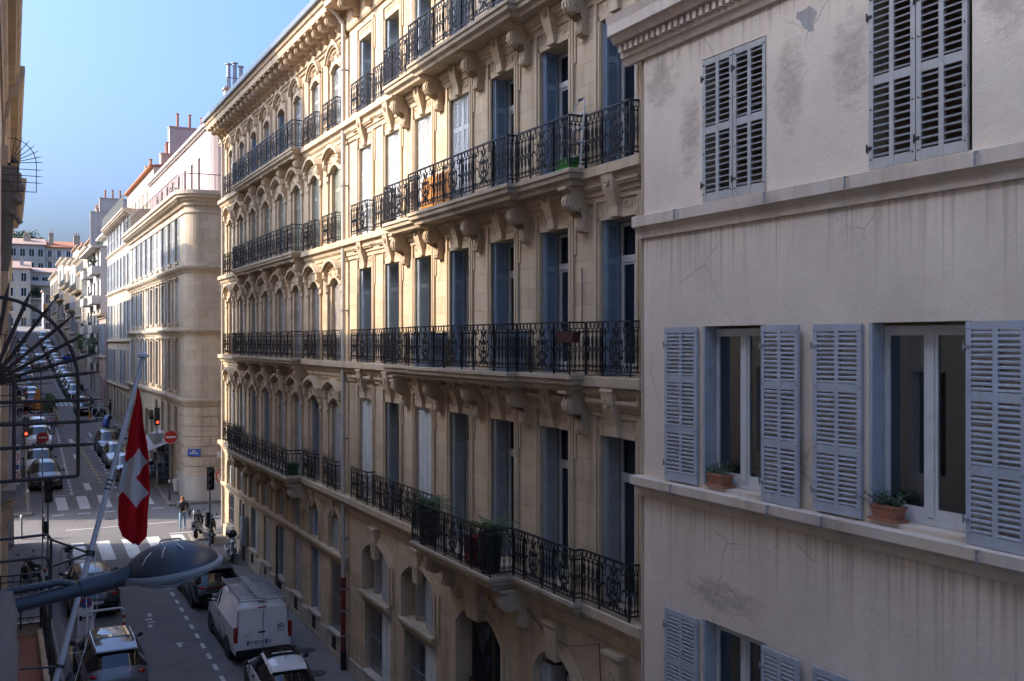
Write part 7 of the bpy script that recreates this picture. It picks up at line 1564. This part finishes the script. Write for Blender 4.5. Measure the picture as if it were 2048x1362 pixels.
no_entry('red no entry disc on the left pole in front of the dark hatchback', 1.73, 48.2, 5.75, .26); no_entry('red no entry disc on the pole before the corner cafe', 8.95, 61.0, 3.6, .40)
def signal(label, x, y, h, rz=0, lit=False, lamp_low=True, bag=False):
    z = gzp(x, y); t = thing('traffic_light', label, 'traffic light', (x, y, z), 'traffic lights'); t.rotation_euler = (0, 0, rz); ORG[t.name] = (0, 0, 0)
    part(t, 'post', 'gal', lambda b: (b.tube([(0, 0, 0), (0, 0, h)], .045, 10), b.tube([(0, 0, 0), (0, 0, .9)], .075, 10)), 50)
    part(t, 'head', 'black', lambda b: (b.box(-.13, .13, -.26, -.05, h-1.05, h-.1), b.box(-.16, .16, -.07, -.05, h-1.1, h-.05)))
    for k, zz in enumerate((h-.25, h-.57, h-.9)):
        part(t, 'visor', 'black', lambda b: b.loft([[(.11*math.cos(a), -.26, zz+.11*math.sin(a)) for a in [q*.35 for q in range(-1, 11)]], [(.11*math.cos(a), -.42, zz+.11*math.sin(a)) for a in [q*.35 for q in range(-1, 11)]]], False, False)); part(t, 'lens', 'dglass', lambda b: b.lathe([(.095, -.27), (.09, -.262)], 14, (0, 0, zz), 'y'))
    part(t, 'small_head', 'black', lambda b: b.box(-.2, -.05, -.2, .05, 1.45, 2.0))
    if lit: part(t, 'red_lens', 'redlit', lambda b: b.ball((-.0, -.28, h-.9), .075, 10, 8, (1, .5, 1.1)))
    return t
signal('unlit traffic light on the left pavement beside the no entry pole', 1.92, 47.6, 3.9, R(10)); signal('traffic light on the near right corner beside the scooters', 8.62, 47.0, 4.1, R(5)); signal('traffic light showing red by the cafe awning', 8.55, 63.6, 4.7, R(0), True); signal('traffic light showing red on the far left corner', 1.35, 60.2, 4.8, 0, True)
def panel_sign(label, x, y, z0, w_, h, rim='signw', name='prohibition_sign'):
    t = thing(name, label, 'sign', (x, y, gzp(x, y))); b = MB(); b.tube([(x, y, gzp(x, y)), (x, y, z0+h)], .03, 8); b.build('post', M['gal'], t); return t
t = panel_sign('round no left turn sign on a post at the side street corner', 10.2, 52.2, gz(52)+2.45, .6, .35); x, y, z = 10.2, 52.2, gz(52)+2.7
b = MB(); b.lathe([(.36, -.02), (.36, 0)], 28, (x, y-.04, z), 'y'); b.build('rim', M['red'], t); b = MB(); b.lathe([(.29, -.012), (.29, 0)], 28, (x, y-.065, z), 'y'); b.build('face', M['signw'], t); b = MB(); b.tube([(x-.22, y-.085, z+.2), (x+.22, y-.085, z-.2)], .03, 4); b.build('slash', M['red'], t); b = MB(); b.tube([(x+.08, y-.08, z-.18), (x+.08, y-.08, z+.05), (x-.12, y-.08, z+.08)], .03, 4); b.build('arrow', M['black'], t)
t = thing('round_sign', 'back of a round traffic sign on the left beside the parked cars', 'sign', (2.05, 109.5, gz(109.5))); b = MB(); b.tube([(2.05, 109.5, gz(109.5)), (2.05, 109.5, gz(109.5)+2.4)], .04, 6); b.build('post', M['gal'], t); b = MB(); b.lathe([(.42, -.02), (.42, .02)], 24, (2.05, 109.45, gz(109.5)+2.4), 'y'); b.build('disc', M['signw'], t)
t = thing('yield_sign', 'grey back of a triangular yield sign below the red signal at the cafe', 'sign', (8.5, 64.0, gz(64)+.13)); b = MB(); zz = gz(64)+3.2; b.loft([[(8.0, y_, zz), (9.1, y_, zz), (8.55, y_, zz-1.0)] for y_ in (63.82, 63.85)]); b.build('plate', M['alu'], t); b = MB(); b.tube([(8.55, 63.9, gz(64)+.13), (8.55, 63.9, zz)], .03, 6); b.build('post', M['gal'], t)
t = thing('parking_panel', 'tall white panel with blue squares and red rings at the left wall', 'sign', (.98, 63.5, gz(63.5)+.13)); zb = gz(63.5)+.13; b = MB(); b.box(.72, 1.12, 63.5, 63.55, zb+.5, zb+2.8); b.build('board', M['signw'], t)
for k in (0, 1): b = MB(); b.box(.78, 1.06, 63.48, 63.5, zb+2.45-k*1.05, zb+2.7-k*1.05); b.build('blue_square', M['blue'], t); b = MB(); b.tube([(.92+.13*math.cos(a*.42), 63.49, zb+2.1-k*1.05+.18*math.sin(a*.42)) for a in range(15)], .025, 5, True); b.build('red_ring', M['red'], t)
for x_ in (.76, 1.08): b = MB(); b.tube([(x_, 63.56, zb), (x_, 63.56, zb+2.8)], .025, 5); b.build('leg', M['gal'], t)
def bollard(label, x, y, h=1.0, mat='irong', cap='signw'):
    z = gzp(x, y); t = thing('bollard', label, 'bollard', (x, y, z), 'bollards at the crossing'); b = MB(); b.lathe([(.075, z-.05), (.06, z+.1), (.055, z+h*.82), (.07, z+h*.84), (.07, z+h*.87)], 12, (x, y, 0)); b.build('post', M[mat], t, smooth=40); b = MB(); b.lathe([(.05, z+h*.87), (.06, z+h*.92), (.065, z+h*.96), (.03, z+h)], 12, (x, y, 0)); b.build('cap', M[cap], t, smooth=40)
bollard('grey bollard in the sunlight just right of the walking woman', 8.72, 51.7, 1.15, 'gal'); bollard('dark bollard on the far pavement left of the walking woman', 8.6, 59.0, 1.15); bollard('dark bollard on the far pavement before the rounded corner', 10.6, 58.6, 1.15, 'irong', 'irong'); bollard('dark bollard with white cap next to the left signal post', 1.95, 53.2, 1.15); bollard('pale bollard against the left corner wall', 1.0, 53.4, 1.15, 'gal'); bollard('white-capped bollard on the far left pavement', 1.4, 58.9, 1.1, 'gal')
b = MB(); b.lathe([(.16, gz(60.8)+.25), (.24, gz(60.8)+.9), (.25, gz(60.8)+.95)], 10, (9.25, 60.7, 0)); tag(b.build('litter_bag', M['signw']), 'clear litter bag hanging on the no entry pole by the cafe', 'litter bag')
def hoop(label, x, y, rz=0, w_=1.0, h=.95, red=True, mat='signw'):
    z = gzp(x, y); t = thing('steel_hoop', label, 'barrier', (x, y, z), 'steel hoops along the street'); t.rotation_euler = (0, 0, rz); ORG[t.name] = (0, 0, 0); r = .14
    pts = [(-w_/2, 0, 0), (-w_/2, 0, h-r)]+[(-w_/2+r-r*math.cos(a), 0, h-r+r*math.sin(a)) for a in (.4, .8, 1.2, 1.57)]+[(w_/2-r+r*math.sin(a), 0, h-r+r*math.cos(a)) for a in (0, .4, .8, 1.2, 1.57)]+[(w_/2, 0, 0)]
    part(t, 'tube', mat, lambda b: b.tube(pts, .042, 10), 60)
    if red:
        for zz in (.36, .62): part(t, 'red_band', 'red', lambda b: b.lathe([(.046, zz), (.046, zz+.13)], 10, (w_/2, 0, 0)))
    return t
hoop('white hoop with red bands beside the no parking board', 3.35, 37.6, R(4), 1.2, 1.0); hoop('white hoop at the left end of the near crossing', 3.0, 47.6, R(4), 1.1); hoop('grey steel hoop in front of the near crossing at the right', 6.95, 47.3, R(3), .95, .95, True, 'alu'); hoop('white hoop just behind the black off-road car', 2.9, 45.4, R(3), 1.15)
hoop('white post hoop with red band beside the bicycles', 6.85, 63.3, R(60), .9); hoop('white hoop at the near end of the terrace', 3.2, 90.2, R(3), 1.1, .95); hoop('white red-banded hoop leading the right row of hoops', 7.0, 82.0, R(55), .9); hoop('white hoop second in the right row', 7.3, 84.6, R(60), .9); hoop('white hoop before the parked blue scooter', 7.45, 91.4, R(20), 1.0); hoop('white hoop in front of the black car with the parcel', 6.9, 99.2, R(15), 1.1); hoop('white hoop nearest the standing man on the right', 8.1, 99.0, R(25), 1.0); hoop('plain white hoop in front of the black car above the crossing', 7.3, 112.4, R(5), 1.2, .95, False)
# no-parking board
t = thing('no_parking_board', 'upright white board with round no parking symbol behind the grey car', 'sign', (2.7, 37.9, gz(37.9))); z = gz(37.9); b = MB(); b.hexa([(2.44,37.7,z),(3.0,37.7,z),(3.0,37.75,z),(2.44,37.75,z),(2.46,37.95,z+1.25),(2.98,37.95,z+1.25),(2.98,38.0,z+1.25),(2.46,38.0,z+1.25)]); b.build('board', M['signw'], t); b = MB(); b.lathe([(.21, -.012), (.21, 0)], 20, (2.72, 37.93, z+1.2), 'y'); b.build('red_ring', M['red'], t); b = MB(); b.lathe([(.16, -.012), (.16, 0)], 20, (2.72, 37.915, z+1.2), 'y'); b.build('blue_disc', M['blue'], t); b = MB(); b.tube([(2.6, 37.895, z+1.32), (2.84, 37.895, z+1.08)], .025, 4); b.build('slash', M['red'], t)
b = MB(); b.box(2.5, 2.9, 37.78, 37.8, z+.72, z+.76); b.box(2.52, 2.6, 37.78, 37.8, z+.66, z+.82); b.build('arrow', M['black'], t)
b = MB(); b.tube([(2.75, 37.6, z+.2), (2.5, 37.2, z+.08), (2.2, 36.6, z+.16)], .03, 5); tag(b.build('barrier_tape', M['redpl']), 'red and white barrier tape trailing from the no parking board', 'tape')
# traffic cone
t = thing('traffic_cone', 'orange traffic cone between the hoops on the right', 'traffic cone', (7.45, 98.8, gz(98.8))); z = gz(98.8); b = MB(); b.box(7.25, 7.65, 98.6, 99.0, z, z+.04); b.lathe([(.16, z+.04), (.04, z+.75), (.02, z+.76)], 12, (7.45, 98.8, 0)); b.build('cone', M['orange'], t); b = MB(); b.lathe([(.115, z+.28), (.08, z+.48)], 12, (7.45, 98.8, 0)); b.build('band', M['signw'], t)
b = MB(); b.box(7.05, 7.75, 100.75, 101.25, 0, .5); b.v = [(p[0], p[1], p[2]+gz(101)+1.12) for p in b.v]; 
# parcel-like sunshade on the black car
sh = MB(); zz = gz(102)+1.15; sh.hexa([(7.0, 101.6, zz+.1), (7.7, 101.6, zz+.1), (7.7, 101.9, zz), (7.0, 101.9, zz), (7.02, 101.9, zz+.5), (7.68, 101.9, zz+.5), (7.68, 102.0, zz+.45), (7.02, 102.0, zz+.45)]); tag(sh.build('cardboard_parcel', M['tan']), 'tan cardboard parcel on the windscreen of the black car', 'parcel')
# ================================================================ terrace on the left
GT = 'terrace tables'
def table(label, x, y, top='greenpl', legs='irong'):
    z = gz(y); t = thing('folding_table', label, 'table', (x, y, z), GT); b = MB(); b.box(x-.55, x+.55, y-.32, y+.32, z+.72, z+.75); b.build('table_top', M[top], t)
    for s in (1, -1):
        b = MB(); b.tube([(x+s*.4, y-.28, z), (x+s*.4, y+.28, z+.72)], .015, 5); b.build('leg', M[legs], t); b = MB(); b.tube([(x+s*.4, y+.28, z), (x+s*.4, y-.28, z+.72)], .015, 5); b.build('leg', M[legs], t)
def chair(label, x, y, rz, mat):
    z = gzp(x, y) if x > KR else gz(y); t = thing('folding_chair', label, 'chair', (x, y, z), 'folding chairs'); t.rotation_euler = (0, 0, rz); ORG[t.name] = (0, 0, 0)
    part(t, 'seat', mat, lambda b: b.box(-.2, .2, -.2, .2, .43, .46)); part(t, 'backrest', mat, lambda b: b.box(-.2, .2, -.24, -.21, .62, .84))
    for s in (1, -1): part(t, 'leg', 'irong', lambda b: b.tube([(s*.19, -.24, .84), (s*.19, .2, 0)], .013, 5)); part(t, 'leg', 'irong', lambda b: b.tube([(s*.18, .2, .44), (s*.18, -.24, 0)], .013, 5))
M['teal'] = flat('teal_enamel', (.06, .20, .19), .4); M['mauve'] = flat('mauve_enamel', (.30, .12, .18), .4); M['redch'] = flat('red_enamel', (.35, .05, .05), .4)
for k, (x, y, c_, lab) in enumerate(((2.75, 92.6, 'greyb', 'grey folding table nearest on the left terrace'), (3.75, 92.8, 'redch', 'red folding table at the near street side of the left terrace'), (2.7, 94.6, 'teal', 'teal folding table in the second row of the left terrace'), (3.8, 94.8, 'greyb', 'grey folding table in the second row at the street side'), (2.8, 96.9, 'mauve', 'mauve folding table in the third row by the wall'), (3.9, 97.1, 'teal', 'teal folding table in the third row at the street side'))): table(lab, x, y, c_)
for k, (x, y, c_, lab) in enumerate(((2.3, 92.0, 'redch', 'red folding chair at the near left end of the terrace'), (4.2, 93.6, 'mauve', 'mauve folding chair at the near street edge of the terrace'), (2.3, 98.4, 'redch', 'red folding chair left of the parasol'), (4.3, 98.8, 'redch', 'red folding chair right of the parasol'), (4.35, 95.9, 'greyb', 'grey folding chair in the middle at the street edge of the terrace'))): chair(lab, x, y, R(180+20*k), c_)
t = thing('closed_parasol', 'closed orange parasol standing on the left terrace', 'parasol', (3.15, 99.3, gz(99.3))); z = gz(99.3); b = MB(); b.tube([(3.15, 99.3, z), (3.15, 99.3, z+1.2)], .03, 6); b.build('pole', M['wood'], t)
b = MB(); rings = []
for r_, h_ in ((.34, .95), (.36, 1.15), (.30, 1.6), (.2, 2.2), (.1, 2.65), (.03, 2.85)): rings.append([(3.15+r_*(1+.22*(q % 2))*math.cos(q*.3927), 99.3+r_*(1+.22*(q % 2))*math.sin(q*.3927), z+h_) for q in range(16)])
b.loft(rings); b.build('canopy', M['orange'], t); b = MB(); b.lathe([(.3, z), (.3, z+.08), (.06, z+.2)], 12, (3.15, 99.3, 0)); b.build('base', M['kerb'], t)
t = thing('terrace_deck', 'wooden plank deck under the left terrace tables', 'deck', (3.2, 96, gz(96)))
for k in range(40): y = 91.0+k*.26; b = MB(); b.hexa([(2.0,y,gz(y)-.2),(4.5,y,gz(y)-.2),(4.5,y+.24,gz(y)-.2),(2.0,y+.24,gz(y)-.2),(2.0,y,gz(y)+.004),(4.5,y,gz(y)+.004),(4.5,y+.24,gz(y+.24)+.003),(2.0,y+.24,gz(y+.24)+.003)]); b.build('plank', M['wood'], t)
t = thing('terrace_fence', 'low wooden slat fence along the street side of the terrace', 'fence', (4.55, 95, gz(95)))
for k in range(26): y = 91.0+k*.4; b = MB(); b.box(4.5, 4.56, y, y+.16, gz(y), gz(y)+.95); b.build('slat', M['tan'], t)
b = MB(); b.hexa([(4.57,91,gz(91)+.8),(4.6,91,gz(91)+.8),(4.6,101.3,gz(101.3)+.8),(4.57,101.3,gz(101.3)+.8),(4.57,91,gz(91)+.9),(4.6,91,gz(91)+.9),(4.6,101.3,gz(101.3)+.9),(4.57,101.3,gz(101.3)+.9)]); b.build('fence_rail', M['tan'], t)
for x, y, lab in ((4.75, 90.6, 'red and white striped post at the near corner of the terrace'), (4.4, 90.4, 'red and white striped post left of the corner one')):
    t = thing('striped_post', lab, 'bollard', (x, y, gz(y)), 'striped posts'); z = gz(y); b = MB(); b.tube([(x, y, z), (x, y, z+1.0)], .05, 8); b.build('post', M['signw'], t); [(lambda q: (q.lathe([(.054, z+h_), (.054, z+h_+.14)], 10, (x, y, 0)), q.build('red_band', M['red'], t)))(MB()) for h_ in (.4, .7)]
shrub('green hedge bush at the upper end of the terrace', (4.35, 104.0, gz(104)+1.0), (.75, .9, .95), 'leaf', 500, 'hedge_bush', .12)
# cafe chairs in front of the corner house
for k, (x, y) in enumerate(((8.9, 63.6), (9.1, 64.4), (8.8, 65.3), (9.05, 66.2), (8.85, 67.1), (9.1, 68.0))): chair('%s cafe chair, %s from the crossing under the awning' % (['blue', 'dark green'][k % 2], ['first', 'second', 'third', 'fourth', 'fifth', 'sixth'][k]), x, y, R(60+40*k), 'dgreenpl' if k % 2 else 'blue')
for k, (x, y) in enumerate(((8.72, 64.2), (8.75, 65.9), (8.75, 67.6))):
    z = gz(y)+.13; t = thing('cafe_table', ['small cafe table nearest the crossing under the awning', 'middle small cafe table under the awning', 'farthest small cafe table under the awning'][k], 'table', (x, y, z), 'cafe tables'); b = MB(); b.lathe([(.3, z+.70), (.3, z+.73)], 14, (x, y, 0)); b.build('table_top', M['dgreenpl'], t); b = MB(); b.tube([(x, y, z), (x, y, z+.7)], .03, 6); b.lathe([(.2, z), (.03, z+.05)], 10, (x, y, 0)); b.build('pedestal', M['irong'], t)
# sidewalk hole-in-wall sign at kerb and painted patch, utility box on left pavement
b = MB(); b.box(1.12, 1.52, 48.3, 49.1, gz(48)+.13, gz(48)+.17); tag(b.build('pavement_slab', M['whitep']), 'white painted slab on the left pavement beside the signal pole', 'slab')
# far lamp posts
for k, (x, y) in enumerate(((8.7, 146.), (8.7, 178.))):
    z = gz(y)+.13; t = thing('lamp_post', ['white globe lamp post on the right pavement beyond the modern block', 'second globe lamp post farther up the right pavement'][k], 'street lamp', (x, y, z), 'globe lamp posts'); b = MB(); b.tube([(x, y, z), (x, y, z+3.2)], .06, 7); b.build('post', M['gal'], t); b = MB(); b.ball((x, y, z+3.45), .3, 10, 8); b.build('globe', M['signw'], t)

# fallen leaves and litter along the kerbs
b = MB(); rl = random.Random(11)
for i in range(420):
    y = rl.uniform(30, 72) if rl.random() < .7 else rl.uniform(72, 110); x = (KL(y)+rl.choice((-1, 1))*abs(rl.gauss(0, .35))) if rl.random() < .5 else KR+rl.choice((-1, 1))*abs(rl.gauss(0, .3)); 
    if CS0 < y < CS1: continue
    z = gzp(x, y)+.012; s_ = rl.uniform(.02, .06); a_ = rl.random()*6.28; c_, q_ = math.cos(a_)*s_, math.sin(a_)*s_
    b.quad((x-c_, y-q_, z), (x+q_*.6, y-c_*.6, z+.012), (x+c_, y+q_, z), (x-q_*.6, y+c_*.6, z+.008))
stuff(tag(b.build('leaf_litter', M['leafy']), 'dry leaves and litter scattered along the kerbs', 'litter'))
